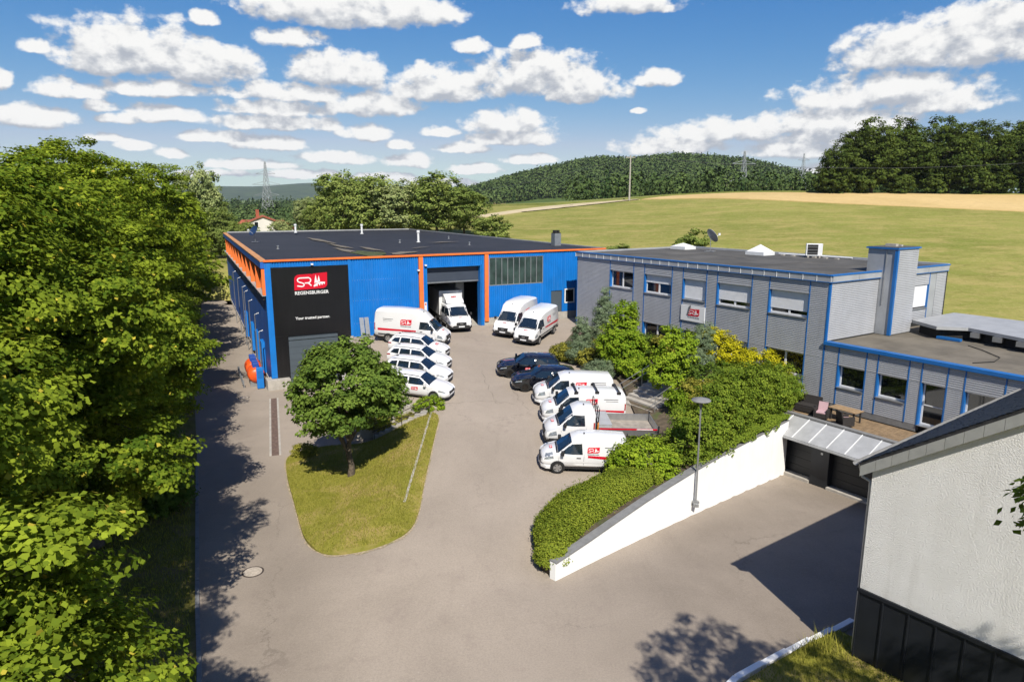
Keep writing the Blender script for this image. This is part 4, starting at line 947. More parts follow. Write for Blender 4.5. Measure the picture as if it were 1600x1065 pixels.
# ---- things on the office roof
def at_g(x, y, z): return gm @ Vector((x, y, z))
for i, (x, y, w, h, lab) in enumerate([(1.6, 11.9, .95, .32, 'low white rooflight dome on the grey office roof, left of the dish'), (10.7, 11.8, .95, .62, 'pointed white rooflight pyramid on the grey office roof')]):
    e = empty('rooflight', at_g(x, y, GZ - .10), GA); tag(e, lab, 'rooflight', 'rooflights on the office roof')
    MB().box(-w, w, -w * .8, w * .8, 0, .28).build('curb', 'white_metal', e)
    MB().add([(-w * .95, -w * .75, .285), (w * .95, -w * .75, .285), (w * .95, w * .75, .285), (-w * .95, w * .75, .285), (0, 0, .285 + h)] if i else [(-w * .95, -w * .75, .285), (w * .95, -w * .75, .285), (w * .95, w * .75, .285), (-w * .95, w * .75, .285), (0, 0, .285 + h)],
             [(0, 1, 4), (1, 2, 4), (2, 3, 4), (3, 0, 4), (3, 2, 1, 0)]).build('dome', 'blind', e)
dish('satellite_dish', at_g(5.6, 11.3, GZ - .1), GA + R(165), 1.35, 'zinc', 'grey satellite dish on a stand in the middle of the office roof')
acu = empty('air_conditioner', at_g(15.15, 12.9, GZ - .1), GA + R(40)); acu.scale = (1.25, 1.25, 1.25); tag(acu, 'white air conditioning unit on the grey office roof', 'air conditioner')
MB().box(-.5, .5, -.2, .2, .12, .92).build('casing', 'white_metal', acu, bevel=.02); MB().box(-.42, .22, -.215, -.2, .2, .86).build('fan_grille', 'dark', acu)
for k in (-.35, .35): MB().box(k - .05, k + .05, -.22, .22, 0, .12).build('foot', 'concrete', acu)
for k in range(3): MB().box(-.42, .22, -.222, -.2151, .30 + k * .2, .32 + k * .2).build('grille_bar', 'steel', acu)
cdt = empty('roof_conduit', at_g(11.6, 13.2, GZ - .1), GA); tag(cdt, 'pale pipe run lying on the grey office roof', 'pipe')
MB().tube([(0, 0, .1), (2.8, .3, .1), (6.4, .6, .1)], .06, 8).build('pipe', 'white_metal', cdt)
for k in range(6): MB().box(.6 + k, .9 + k, -.6, -.35, 0, .1).build('pipe_block', 'concrete', cdt)

# ================================================================== garages and terrace
ga = empty('garage_block', gm @ Vector((GL - 2.6, 0, 0)), GA); tag(ga, 'dark garage front under a sloping zinc canopy below the terrace', 'garage')
# local x along the front, -y towards the court
FW = -4.45; TX = 15.0
MB().box(0, TX, -3.35, -.05, -1.5, 1.70).build('substructure', 'dark', ga)
MB().box(0.0, TX, FW + .02, -3.36, 1.25, 1.42).build('lintel', 'anthracite', ga)
for q in ((.0, .75), (5.15, 6.25), (10.6, 11.6)): MB().box(q[0], q[1], FW, -3.36, -1.5, 1.249).build('pier', 'anthracite', ga)
for (x0, x1) in ((.76, 5.14), (6.26, 10.59)):
    d_ = MB().box(x0, x1, FW + .45, FW + .50, -1.2, 1.24).build('garage_door', 'door_dark', ga)
    for k in range(5): MB().box(x0 + .03, x1 - .03, FW + .43, FW + .45, -1.17 + k * .48, -1.17 + k * .48 + .45).build('door_panel', 'door_dark', d_)
    MB().box(x0, x1, FW - .10, FW + .44, -1.45, -1.22).build('threshold', 'concrete', ga)
MB().box(5.75, 5.87, FW - .03, FW, .55, .67).build('light_switch', 'white_metal', ga)
MB().box(-.3, .0, FW - .55, -.05, -1.6, 1.9).build('return_wall', 'white_wall', ga)
n = 14; y_t, z_t, y_b, z_b = -3.45, 2.0, -5.05, 1.22
for k in range(n):
    x0, x1 = -.1 + (TX + .1) * k / n, -.1 + (TX + .1) * (k + 1) / n
    MB().add([(x0 + .02, y_b, z_b), (x1 - .02, y_b, z_b), (x1 - .02, y_t, z_t), (x0 + .02, y_t, z_t), (x0 + .02, y_b, z_b - .06), (x1 - .02, y_b, z_b - .06), (x1 - .02, y_t, z_t - .06), (x0 + .02, y_t, z_t - .06)],
             [(0, 1, 2, 3), (7, 6, 5, 4), (0, 4, 5, 1), (1, 5, 6, 2), (2, 6, 7, 3), (3, 7, 4, 0)]).build('canopy_panel', 'zinc', ga)
    MB().add([(x0 - .018, y_b, z_b - .03), (x0 + .018, y_b, z_b - .03), (x0 + .018, y_t, z_t - .03), (x0 - .018, y_t, z_t - .03), (x0 - .018, y_b, z_b + .045), (x0 + .018, y_b, z_b + .045), (x0 + .018, y_t, z_t + .045), (x0 - .018, y_t, z_t + .045)],
             [(3, 2, 1, 0), (4, 5, 6, 7), (0, 1, 5, 4), (1, 2, 6, 5), (2, 3, 7, 6), (3, 0, 4, 7)]).build('standing_seam', 'white_metal', ga)
MB().box(-.15, TX, y_b - .08, y_b + .02, z_b - .14, z_b - .065).build('canopy_gutter', 'zinc', ga)
MB().box(-.15, TX, -3.40, -3.06, 1.705, 2.10).build('terrace_coping', 'coping', ga)
for k in range(22):
    y0 = -2.96 + k * .13
    MB().box(0, TX, y0, y0 + .122, 1.72, 1.86 + .004 * (k % 2)).build('deck_board', 'deck', ga)

# terrace furniture
def chair_(loc, rz, lab):
    e = empty('wicker_armchair', loc, rz); tag(e, lab, 'armchair', 'wicker armchairs on the terrace')
    MB().box(-.34, .34, -.34, .34, .08, .36).build('base', 'wicker', e, bevel=.02)
    MB().prism([(.26, .36), (.36, .36), (.46, .92), (.38, .92)], 0, -.34, .34).build('backrest', 'wicker', e)
    for s in (-1, 1): MB().box(s * .34 - .05, s * .34 + .05, -.34, .36, .10, .62).build('armrest', 'wicker', e)
    MB().box(-.27, .27, -.33, .25, .362, .47).build('cushion', 'cushion', e, bevel=.03)
    return e
T0 = lambda x, y: gm @ Vector((GL + x, y, 1.865))
c1 = chair_(T0(1.55, -2.2), GA + R(20), 'wicker armchair with pink seat and back cushions beside the dark sofa')
MB().prism([(.20, .47), (.29, .47), (.39, .95), (.31, .95)], 0, -.26, .26).build('back_cushion', 'cushion', c1)
chair_(T0(3.15, -2.35), GA + R(150), 'wicker armchair with pink seat cushion in front of the table')
tt = empty('terrace_table', T0(2.6, -1.45), GA); tag(tt, 'wooden table with dark legs on the terrace', 'table')
for k in range(6): MB().box(-.85 + .0, .85, -.45 + k * .151, -.45 + k * .151 + .146, .70, .745).build('table_board', 'wood', tt)
for sx_ in (-1, 1):
    for sy_ in (-1, 1): MB().box(sx_ * .7 - .04, sx_ * .7 + .04, sy_ * .34 - .04, sy_ * .34 + .04, 0, .695).build('leg', 'wicker', tt)
sf_ = empty('wicker_sofa', T0(.2, -1.7), GA + R(8)); tag(sf_, 'dark wicker corner sofa beside the hedge end of the terrace', 'sofa')
MB().box(-.9, .75, -.4, .4, .06, .40).build('base', 'wicker', sf_, bevel=.02); MB().prism([(.28, .40), (.42, .40), (.50, .98), (.40, .98)], 0, -.9, .75).build('backrest', 'wicker', sf_)
MB().box(-.98, -.86, -.4, .42, .06, .72).build('armrest', 'wicker', sf_); MB().box(-.84, .72, -.38, .26, .402, .50).build('cushion', 'wicker', sf_, bevel=.03)

# ================================================================== the white house on the right
HO = Vector((11.0, 19.62, 0)); hd = Vector((.60, -.80, 0)); HA = math.atan2(hd.y, hd.x)
ho = empty('white_house', HO, HA); tag(ho, 'white rough rendered gable house with slate roof and black base cladding', 'house')
# local x along the gable, y away from the court along the eaves
HW_, HLn, EZ, pit = 9.0, 14.0, 6.80, math.tan(R(34.5))
def stucco():
    m = bpy.data.materials.new('rough_render'); m.use_nodes = True; T = NT(m.node_tree); b = m.node_tree.nodes['Principled BSDF']
    v = T.n('ShaderNodeTexCoord').outputs['Object']
    c = T.mix(T.rng(T.noise(v, .8, 4, .6), .3, .7), (0.78, 0.765, 0.735), (0.84, 0.825, 0.80))
    T.L.new(c, b.inputs['Base Color']); b.inputs['Roughness'].default_value = .95; b.inputs['Specular IOR Level'].default_value = .15
    c = T.mix(T.rng(T.noise(T.vm('MULTIPLY', v, (2.2, 2.2, .16)), 1.0, 5, .7), .50, .80, 0, .5), c, (0.60, 0.58, 0.54))     # rain streaks
    sz = T.n('ShaderNodeSeparateXYZ'); T.L.new(v, sz.inputs[0])
    c = T.mix(T.m('MULTIPLY', T.rng(sz.outputs[2], 2.6, 3.5, 1, 0), T.rng(T.noise(v, 1.6, 5, .7), .35, .7, 0, .5)), c, (0.52, 0.50, 0.45))   # splash dirt at the foot
    T.L.new(T.mix(1.0, c, (K * 1.04, K * 1.04, K * 1.04), 'MULTIPLY'), b.inputs['Base Color'])
    vr = T.vm('MULTIPLY', v, (1.0, 1.0, 1.25)); h = T.m('ADD', T.rng(T.noise(vr, 21, 4, .65), .34, .70), T.m('MULTIPLY', T.noise(v, 42, 3, .7), .45))
    bn = T.n('ShaderNodeBump'); bn.inputs['Strength'].default_value = .62; bn.inputs['Distance'].default_value = .03
    T.L.new(h, bn.inputs['Height']); T.L.new(bn.outputs[0], b.inputs['Normal']); M['stucco'] = m
stucco()
rid = EZ + HW_ / 2 * pit
MB().prism([(0, 2.62), (HW_, 2.62), (HW_, EZ), (HW_ / 2, rid - .02), (0, EZ)], 1, 0, HLn).build('wall', 'stucco', ho)
MB().box(.06, HW_ - .06, .06, HLn - .06, -1.8, 2.60).build('base_wall', 'door_dark', ho)
MB().box(-.05, HW_, -.06, .06, 2.50, 2.615).build('cladding_cap', 'anthracite', ho)
n = 12
for k in range(n):
    x0, x1 = HW_ * k / n, HW_ * (k + 1) / n
    MB().box(x0 + .02, x1 - .02, -.01, .055, -.3, 2.49).build('cladding_panel', 'anthracite', ho); MB().box(x0 - .02, x0 + .02, -.05, .05, -.3, 2.492).build('cladding_seam', 'anthracite', ho)
MB().box(-.03, .05, .065, HLn, -1.8, 2.49).build('side_cladding', 'anthracite', ho)
# roof with individually laid slates (thousands: one part)
rt_ = empty('roof', (0, 0, 0)); rt_.parent = ho
sl_ = math.hypot(1, pit); ohv, ohe = .22, .34
def roofpt(side, s, y, lift=0.0):
    """s metres up the slope from the eaves edge"""
    x = -ohe + s / sl_; z = EZ + .16 + (x) * pit
    nx, nz = -pit / sl_, 1 / sl_
    x += nx * lift; z += nz * lift
    return (x if side == 0 else HW_ - x, y, z)
SLEN = (HW_ / 2 + ohe) * sl_
vs_, fn_, lp_, ti_ = [], [], [], []
rr = random.Random(3)
for side in (0, 1):
    MB().add([roofpt(side, 0, -ohv, -.09), roofpt(side, SLEN, -ohv, -.09), roofpt(side, SLEN, HLn + .2, -.09), roofpt(side, 0, HLn + .2, -.09), roofpt(side, 0, -ohv, -.01), roofpt(side, SLEN, -ohv, -.01), roofpt(side, SLEN, HLn + .2, -.01), roofpt(side, 0, HLn + .2, -.01)],
             [(3, 2, 1, 0), (4, 5, 6, 7), (0, 1, 5, 4), (1, 2, 6, 5), (2, 3, 7, 6), (3, 0, 4, 7)]).build('roof_board', 'slate', ho)
    course = .19; nrow = int(SLEN / course)
    for r_ in range(nrow):
        y = -ohv - .03 - (.14 if r_ % 2 else 0)
        while y < HLn:
            w_ = .28; lo_, hi_ = .018 + rr.uniform(0, .012), .002
            a, b2 = max(y + .004, -ohv - .04), y + w_ - .004
            if b2 > -ohv:
                o_ = len(vs_); s0, s1 = r_ * course - .03, (r_ + 1) * course + .02
                vs_ += [roofpt(side, s0, a, lo_), roofpt(side, s0, b2, lo_), roofpt(side, s1, b2, hi_), roofpt(side, s1, a, hi_), roofpt(side, s0, a, lo_ - .015), roofpt(side, s0, b2, lo_ - .015)]
                fn_ += [4, 4]; lp_ += [o_, o_ + 1, o_ + 2, o_ + 3, o_ + 4, o_ + 5, o_ + 1, o_]
            y += w_
me = fast_mesh('slates', np.array(vs_), np.array(fn_), np.array(lp_), 'slate')
o = bpy.data.objects.new('slates', me); col.objects.link(o); o.parent = ho; o['kind'] = 'stuff'
bpy.data.objects.remove(rt_)
# fascia panels up the verge
n = 11
for k in range(n):
    s0, s1 = SLEN * k / n + .006, SLEN * (k + 1) / n - .006
    for side in (0, 1):
        A_, B_ = Vector(roofpt(side, s0, 0, -.095)), Vector(roofpt(side, s1, 0, -.095)); A2, B2 = A_ - Vector((0, 0, .34)), B_ - Vector((0, 0, .34)); y0, y1 = -ohv + .0, -ohv + .035 + .002 * (k % 2)
        q = [A_, B_, B2, A2]
        MB().add([(p.x, y0, p.z) for p in q] + [(p.x, y1, p.z) for p in q], [(0, 1, 2, 3), (7, 6, 5, 4), (0, 4, 5, 1), (1, 5, 6, 2), (2, 6, 7, 3), (3, 7, 4, 0)]).build('fascia_panel', 'fascia', ho)
A_, B_ = Vector(roofpt(0, .1, 0, -.095)), Vector(roofpt(0, SLEN, 0, -.095))
MB().add([(A_.x, -ohv + .04, A_.z - .33), (B_.x, -ohv + .04, B_.z - .33), (B_.x, 0.0, B_.z - .33), (A_.x, 0.0, A_.z - .33)], [(0, 1, 2, 3)]).build('soffit', 'fascia', ho)
# gutter and downpipe at the eaves corner
ez = EZ + .16 - ohe * pit
gt = MB(); m_ = 10
for i in range(2):
    for k in range(m_ + 1): a = math.pi + math.pi * k / m_; gt.v.append((-ohe - .09 + .085 * math.cos(a), -ohv - .02 if i == 0 else HLn, ez - .01 + .085 * math.sin(a)))
gt.f = [(k, k + 1, m_ + 2 + k, m_ + 1 + k) for k in range(m_)]
gt.build('gutter', 'coping', ho)
MB().tube([(-ohe - .09, .12, ez - .09), (-ohe - .09, .12, ez - .25), (-.35, .16, ez - .55), (-.12, .18, ez - .62), (-.10, .18, ez - .9), (-.10, .18, -1.2)], .05, 10).build('downpipe', 'steel', ho, smooth=60)
# ================================================================== vehicles
class Loft:
    """car body from cross sections (x, floor z, width, shoulder z, shoulder w, top z, top w)"""
    def __init__(s, st, r=.07, ri=.13):
        s.st = st; s.H = []
        for (x, zb, w, zs, ws, zt, wt) in st:
            s.H.append([(0, zb), (w - .14, zb), (w - .02, zb + .13), (w, (zb + zs) / 2 + .03), (ws, zs), (wt, zt - r), (wt - ri, zt - .014), (0, zt + .014)])
    def bvh(s):
        if not hasattr(s, '_t'):
            from mathutils.bvhtree import BVHTree
            b = s.body(); s._t = BVHTree.FromPolygons([Vector(v) for v in b.v], b.f)
        return s._t
    def body(s):
        b = MB(); n = 14
        for (x, *_), h in zip(s.st, s.H):
            ring = [(x, -p[0], p[1]) for p in h] + [(x, p[0], p[1]) for p in h[-2:0:-1]]
            b.v += ring
        for i in range(len(s.st) - 1):
            for k in range(n):
                a, c, d_, e_ = i * n + k, i * n + (k + 1) % n, (i + 1) * n + (k + 1) % n, (i + 1) * n + k
                b.f += [(a, c, d_), (a, d_, e_)] if k < n // 2 else [(a, c, e_), (c, d_, e_)]
        m = (len(s.st) - 1) * n; b.f += [tuple(range(n))[::-1], tuple(range(m, m + n))]
        return b
    def brk(s, x):
        xs = [q[0] for q in s.st]; i = max(0, min(len(xs) - 2, sum(1 for q in xs if q <= x) - 1))
        return i, min(1, max(0, (x - xs[i]) / (xs[i + 1] - xs[i])))
    def y(s, x, z):
        h = s.bvh().ray_cast(Vector((x, 4, z)), Vector((0, -1, 0)))[0]
        return h.y if h else 0.5
    def z(s, x, y):
        h = s.bvh().ray_cast(Vector((x, y, 5)), Vector((0, 0, -1)))[0]
        return h.z if h else 1.0
    def side(s, b, q, side, off=.008, n=9):
        """curved patch over the flank; q = four (x, z) corners"""
        vs = []
        for j in range(n + 1):
            for i in range(n + 1):
                u, v = i / n, j / n
                x = (q[0][0] * (1 - u) + q[1][0] * u) * (1 - v) + (q[3][0] * (1 - u) + q[2][0] * u) * v
                z = (q[0][1] * (1 - u) + q[1][1] * u) * (1 - v) + (q[3][1] * (1 - u) + q[2][1] * u) * v
                vs.append((x, side * (s.y(x, z) + off), z))
        fs = [(j * (n + 1) + i, j * (n + 1) + i + 1, (j + 1) * (n + 1) + i + 1, (j + 1) * (n + 1) + i) for j in range(n) for i in range(n)]
        return b.add(vs, fs)
    def top(s, b, x0, x1, w0, w1, off=.010, n=12):
        vs = []
        for j in range(n + 1):
            for i in range(n + 1):
                x = x0 + (x1 - x0) * j / n; w = w0 + (w1 - w0) * j / n; y = -w + 2 * w * i / n
                vs.append((x, y, s.z(x, y) + off))
        return b.add(vs, [(j * (n + 1) + i, j * (n + 1) + i + 1, (j + 1) * (n + 1) + i + 1, (j + 1) * (n + 1) + i) for j in range(n) for i in range(n)])

def wheel(parent, x, y, r, w, rim='rim'):
    s = 1 if y > 0 else -1
    Mx = Matrix.Translation((x, y, r)) @ Matrix.Rotation(R(-90 * s), 4, 'X')
    t = MB(Mx).lathe([(r * .62, -w / 2), (r * .93, -w / 2), (r, -w * .32), (r, w * .32), (r * .93, w / 2), (r * .66, w / 2)], (0, 0, 0), 24, False).build('wheel', 'tyre', parent, smooth=40)
    b = MB(Mx).lathe([(r * .66, w * .30), (r * .66, w * .46), (r * .60, w * .44), (r * .56, w * .30), (.02, w * .30)], (0, 0, 0), 24)
    b.lathe([(r * .17, w * .30), (r * .17, w * .47), (.01, w * .48)], (0, 0, 0), 12)
    for k in range(5):
        a = 2 * math.pi * k / 5; c, s2 = math.cos(a), math.sin(a); q = []
        for (rr_, ww_) in ((r * .14, .05), (r * .60, .07)):
            q += [(rr_ * c - ww_ * s2, rr_ * s2 + ww_ * c), (rr_ * c + ww_ * s2, rr_ * s2 - ww_ * c)]
        pts = [q[0], q[2], q[3], q[1]]
        b.prism(pts, 2, w * .31, w * .45)
    b.build('rim', rim, t, smooth=35)
    return t
def arch(parent, x, side, r, yb, m='plastic'):
    pts = [(x + r * math.cos(R(a)), r * .86 + r * math.sin(R(a))) for a in range(-20, 201, 20)]
    return MB().prism(pts, 1, side * (yb - .25), side * (yb + .007)).build('wheel_arch', m, parent)
def mirror_(parent, x, y, z, m='plastic'):
    for s in (-1, 1): MB().box(x - .07, x + .09, s * (y + .10) - .09, s * (y + .10) + .09, z - .02, z + .22).build('wing_mirror', m, parent, bevel=.03)

def slogan_block(parent, x, y, z, side):
    b = MB()
    for k in range(4): b.box(x - .45, x + .42 - .12 * (k % 2), side * (y + .001), side * (y + .004), z - k * .13, z - k * .13 + .025)
    return b.build('fine_print', 'print_grey', parent)

def van(nm, st, hdr, cowl, win, wr, axles, paint='car_white', kind='van', stripe=None, logo=None, high=False, black_bumper=True, rack=False, hood_mark=True):
    """panel van; win = front door glass corners"""
    e = empty(nm); L = Loft(st, .12 if high else .10, .16)
    xf, xr = st[-1][0], st[0][0]
    o = L.body().build('body', paint, e, smooth=38)
    xh, xc = st[hdr][0], st[cowl][0]
    L.top(MB(), xh + .06, xc - .04, st[hdr][6] - .10, st[cowl][6] - .02, .012).build('windscreen', 'car_glass', e)
    L.top(MB(), xc - .03, xc + .05, st[cowl][6] - .06, st[cowl][6] - .08, .014).build('wiper_cowl', 'plastic', e)
    for s in (-1, 1):
        w = L.side(MB(), win, s).build('side_window', 'car_glass', e)
        hx = win[0][0] - .02
        L.side(MB(), [(hx + .10, win[0][1] - .22), (hx + .32, win[0][1] - .22), (hx + .32, win[0][1] - .17), (hx + .10, win[0][1] - .17)], s, .02, 1).build('door_handle', 'plastic', e)
        for x in (hx - .06, win[1][0] + .05): L.side(MB(), [(x, .50), (x + .015, .50), (x + .015, win[0][1]), (x, win[0][1])], s, .004, 3).build('door_gap', 'plastic', e)
        L.side(MB(), [(xr + .35, .62), (xf - 1.0, .62), (xf - 1.0, .72), (xr + .35, .72)], s, .012, 8).build('rubbing_strip', 'plastic' if high else paint, e)
        fx = xf - .62
        L.side(MB(), [(fx, .80), (xf - .14, .70), (xf - .24, .90), (fx + .05, 1.02)], s, .012).build('headlight', 'lamp_glass', e)
        L.side(MB(), [(xr + .02, 1.0), (xr + .10, 1.0), (xr + .10, 1.55 if high else 1.4), (xr + .02, 1.55 if high else 1.4)], s, .012).build('tail_lamp', 'tail_red', e)
        if stripe: L.side(MB(), [(stripe[0], stripe[2] - stripe[3]), (stripe[1], stripe[2] - stripe[3] * .3), (stripe[1], stripe[2] + stripe[3] * .3), (stripe[0], stripe[2])], s, .010, 6).build('red_stripe', 'logo_red', e)
        if logo:
            yy = L.y(logo[0], logo[1]) + .004; tilt = math.atan2(L.y(logo[0], logo[1] - .2) - L.y(logo[0], logo[1] + .2), .4)
            mark(e, (logo[0], s * yy, logo[1]), logo[2], (tilt * (-1 if s < 0 else -1), 0, 0 if s < 0 else math.pi))
            name_line(e, (logo[0], s * (L.y(logo[0], logo[1] - logo[2] * .36) + .012), logo[1] - logo[2] * .40), logo[2] * .95, 0 if s < 0 else math.pi)
            slogan_block(e, logo[0] - logo[2] * 1.6, L.y(logo[0], logo[1]) + .004, logo[1] + .15, s)
    w_f = st[-3][2]
    pl = [(xf - .75, -w_f - .035), (xf - .25, -w_f - .01), (xf + .0, -w_f * .72), (xf + .05, 0), (xf + .0, w_f * .72), (xf - .25, w_f + .01), (xf - .75, w_f + .035)]
    MB().prism(pl, 2, st[-1][1] - .20, .60 if high else .42).build('front_bumper', 'plastic' if black_bumper else paint, e, bevel=.04)
    MB().prism([(xf - .25, -.52), (xf + .045, -.44), (xf + .065, 0), (xf + .045, .44), (xf - .25, .52)], 2, .62 if high else .46, .86 if high else .68).build('grille', 'plastic', e, bevel=.02)
    MB().box(xf + .05, xf + .068, -.14, .14, .70 if high else .55, .76 if high else .60).build('badge', 'alu', e)
    MB().box(xf + .05, xf + .075, -.26, .26, .44 if high else .30, .55 if high else .41).build('number_plate', 'plate', e)
    MB().box(xr - .08, xr + .30, -st[1][2] + .02, st[1][2] - .02, .38, .60).build('rear_bumper', 'plastic' if black_bumper else paint, e, bevel=.03)
    MB().box(xr + .2, xf - .4, -.8, .8, .22, .48).build('underbody', 'dark', e)
    yb = st[2][2]
    for x in axles:
        for s in (-1, 1): arch(e, x, s, wr * 1.16, yb); wheel(e, x, s * (yb - .065), wr, .23)
    mirror_(e, win[1][0] - .12, yb, win[1][1] + .02)
    if hood_mark:
        hx = (xc + st[cowl + 1][0]) / 2
        p = mark(e, (hx + .05, 0, L.z(hx + .05, .0) + .022), .30, (R(-78), 0, R(90)))
    MB().box(xh - .65, xh - .58, -.03, .03, L.z(xh - .6, 0) - .02, L.z(xh - .6, 0) + .07).build('aerial', 'plastic', e)
    if rack:
        for x in (xh - .35, xh - 1.6, xr + .45):
            zt = L.z(x, 0) + .10; b = MB().box(x - .04, x + .04, -.72, .72, zt, zt + .06)
            rk = b.build('roof_rack_bar', 'plastic', e)
            for s in (-1, 1): MB().box(x - .12, x + .12, s * .70 - .05, s * .70 + .05, zt - .16, zt - .001).build('foot', 'plastic', rk)
    return e, L

def car(nm, st, paint, rim, rails=True, logo_door=True, dark_trim=False):
    e = empty(nm); L = Loft(st); xf, xr = st[-1][0], st[0][0]; k = st[4][5] / 1.47
    o = L.body().build('body', paint, e, smooth=40)
    xh, xc = st[5][0], st[6][0]
    L.top(MB(), xh + .05, xc - .03, st[5][6] - .07, st[6][6] - .03, .010).build('windscreen', 'car_glass', e)
    L.top(MB(), st[1][0] + .05, st[2][0] - .02, st[1][6] - .08, st[2][6] - .06, .010).build('rear_window', 'car_glass', e)
    z0, z1 = .955 * k, 1.335 * k
    for s in (-1, 1):
        for q in ([(-.33, z0), (.92, z0 - .01), (.36, z1 - .01), (-.36, z1 + .015)], [(-1.24, z0 + .02), (-.42, z0), (-.45, z1 + .015), (-1.20, z1 + .005)], [(-1.98, z0 + .06), (-1.33, z0 + .02), (-1.30, z1 - .005), (-1.74, z1 - .07)]):
            L.side(MB(), q, s, .007).build('side_window', 'car_glass', e)
        for x in (-.38, -1.28, .98): L.side(MB(), [(x, .32), (x + .012, .32), (x + .012, z0 - .03), (x, z0 - .03)], s, .004, 3).build('door_gap', 'plastic', e)
        for x in (-.62, -1.5): L.side(MB(), [(x, .84 * k), (x + .2, .84 * k), (x + .2, .87 * k), (x, .87 * k)], s, .02, 1).build('door_handle', paint, e)
        L.side(MB(), [(xf - .62, .66 * k), (xf - .12, .58 * k), (xf - .22, .66 * k), (xf - .60, .75 * k)], s, .012).build('headlight', 'lamp_glass', e)
        L.side(MB(), [(xr + .03, .80 * k), (xr + .38, .84 * k), (xr + .36, .93 * k), (xr + .04, .90 * k)], s, .012).build('tail_lamp', 'tail_red', e)
        L.side(MB(), [(-1.3, .24), (1.3, .24), (1.3, .30), (-1.3, .30)], s, .012).build('sill', 'plastic', e)
        if rails: MB().tube([(-1.75, s * .57, L.z(-1.75, .57) - .0), (-1.6, s * .58, L.z(-1.6, .58) + .06), (-.3, s * .60, L.z(-.3, .60) + .055), (.25, s * .585, L.z(.25, .585) + .05), (.36, s * .58, L.z(.36, .58))], .016, 6).build('roof_rail', 'plastic', e)
        if logo_door:
            yy = L.y(.1, .68) + .006; mark(e, (.1, s * yy, .70), .46, (0, 0, 0 if s < 0 else math.pi))
    w_f = st[-3][2]
    MB().prism([(xf - .5, -w_f * .96), (xf - .18, -w_f * .90), (xf + .01, -w_f * .6), (xf + .03, 0), (xf + .01, w_f * .6), (xf - .18, w_f * .90), (xf - .5, w_f * .96)], 2, .20, .30).build('front_lip', 'plastic', e, bevel=.02)
    MB().prism([(xf - .2, -.50), (xf + .015, -.42), (xf + .035, 0), (xf + .015, .42), (xf - .2, .50)], 2, .44, .62 * k).build('grille', 'plastic', e, bevel=.02)
    MB().box(xf + .02, xf + .045, -.26, .26, .34, .44).build('number_plate', 'plate', e)
    MB().box(xr - .02, xr + .02, -.26, .26, .66, .77).build('number_plate', 'plate', e)
    MB().box(xr + .2, xf - .3, -.7, .7, .14, .30).build('underbody', 'dark', e)
    for x in (-1.28, 1.40):
        for s in (-1, 1): arch(e, x, s, .37, st[4][2] - .005); wheel(e, x, s * (st[4][2] - .06), .325 * k, .21, rim)
    mirror_(e, .82, st[4][2] - .04, z0 - .01, paint)
    MB().box(-1.68, -1.52, -.03, .03, L.z(-1.6, 0) - .01, L.z(-1.6, 0) + .05).build('aerial', 'plastic', e)
    return e, L

EST = [(-2.32, .36, .70, .74, .68, .86, .58), (-2.22, .27, .84, .93, .82, 1.06, .68), (-1.95, .2, .89, .97, .85, 1.36, .60), (-1.45, .18, .9, .96, .87, 1.45, .63), (-.4, .18, .9, .94, .88, 1.47, .64), (.30, .18, .9, .93, .88, 1.44, .62),
       (1.08, .18, .9, .92, .86, .99, .76), (1.72, .18, .9, .83, .81, .90, .68), (2.14, .2, .84, .70, .73, .76, .56), (2.32, .28, .64, .58, .58, .61, .46)]
SUVS = [(x * .97, zb * 1.15, w * 1.02, zs * 1.07, ws * 1.02, zt * 1.06, wt * 1.0) for (x, zb, w, zs, ws, zt, wt) in EST]
HIGH = [(-2.98, .50, .97, 1.30, .98, 2.44, .80), (-2.86, .42, 1.02, 1.30, 1.02, 2.60, .86), (-1.2, .40, 1.03, 1.30, 1.03, 2.70, .88), (.40, .40, 1.03, 1.30, 1.03, 2.68, .88), (1.00, .40, 1.03, 1.30, 1.02, 2.50, .85), (1.52, .40, 1.03, 1.30, 1.01, 2.04, .80),
        (2.30, .40, 1.03, 1.22, .98, 1.32, .84), (2.72, .40, 1.0, 1.02, .93, 1.13, .72), (2.93, .42, .92, .88, .82, .94, .60), (3.00, .5, .80, .74, .72, .78, .5)]
MIDH = [(a, b, c, d, e_, min(f, 2.04 + (f - 2.04) * .62) if f > 2.04 else f, g_) for (a, b, c, d, e_, f, g_) in HIGH]
MID = [(-2.45, .45, .93, 1.15, .93, 1.82, .78), (-2.36, .36, .97, 1.15, .97, 1.93, .83), (-.6, .34, .98, 1.15, .98, 1.97, .85), (.50, .34, .98, 1.15, .98, 1.95, .84), (.92, .34, .98, 1.14, .97, 1.85, .79), (1.72, .34, .97, 1.10, .93, 1.20, .80), (2.2, .34, .94, .96, .87, 1.05, .66), (2.44, .38, .84, .82, .75, .88, .55), (2.52, .45, .70, .68, .63, .72, .45)]
SML = [(-2.2, .45, .84, 1.05, .85, 1.68, .70), (-2.10, .34, .90, 1.05, .90, 1.79, .75), (-.5, .32, .915, 1.05, .91, 1.84, .77), (.28, .32, .915, 1.05, .91, 1.80, .76), (.62, .32, .915, 1.04, .90, 1.69, .71), (1.40, .32, .91, 1.00, .87, 1.10, .76), (1.88, .32, .88, .87, .81, .97, .62), (2.12, .36, .80, .75, .71, .81, .5), (2.2, .42, .68, .63, .6, .67, .42)]
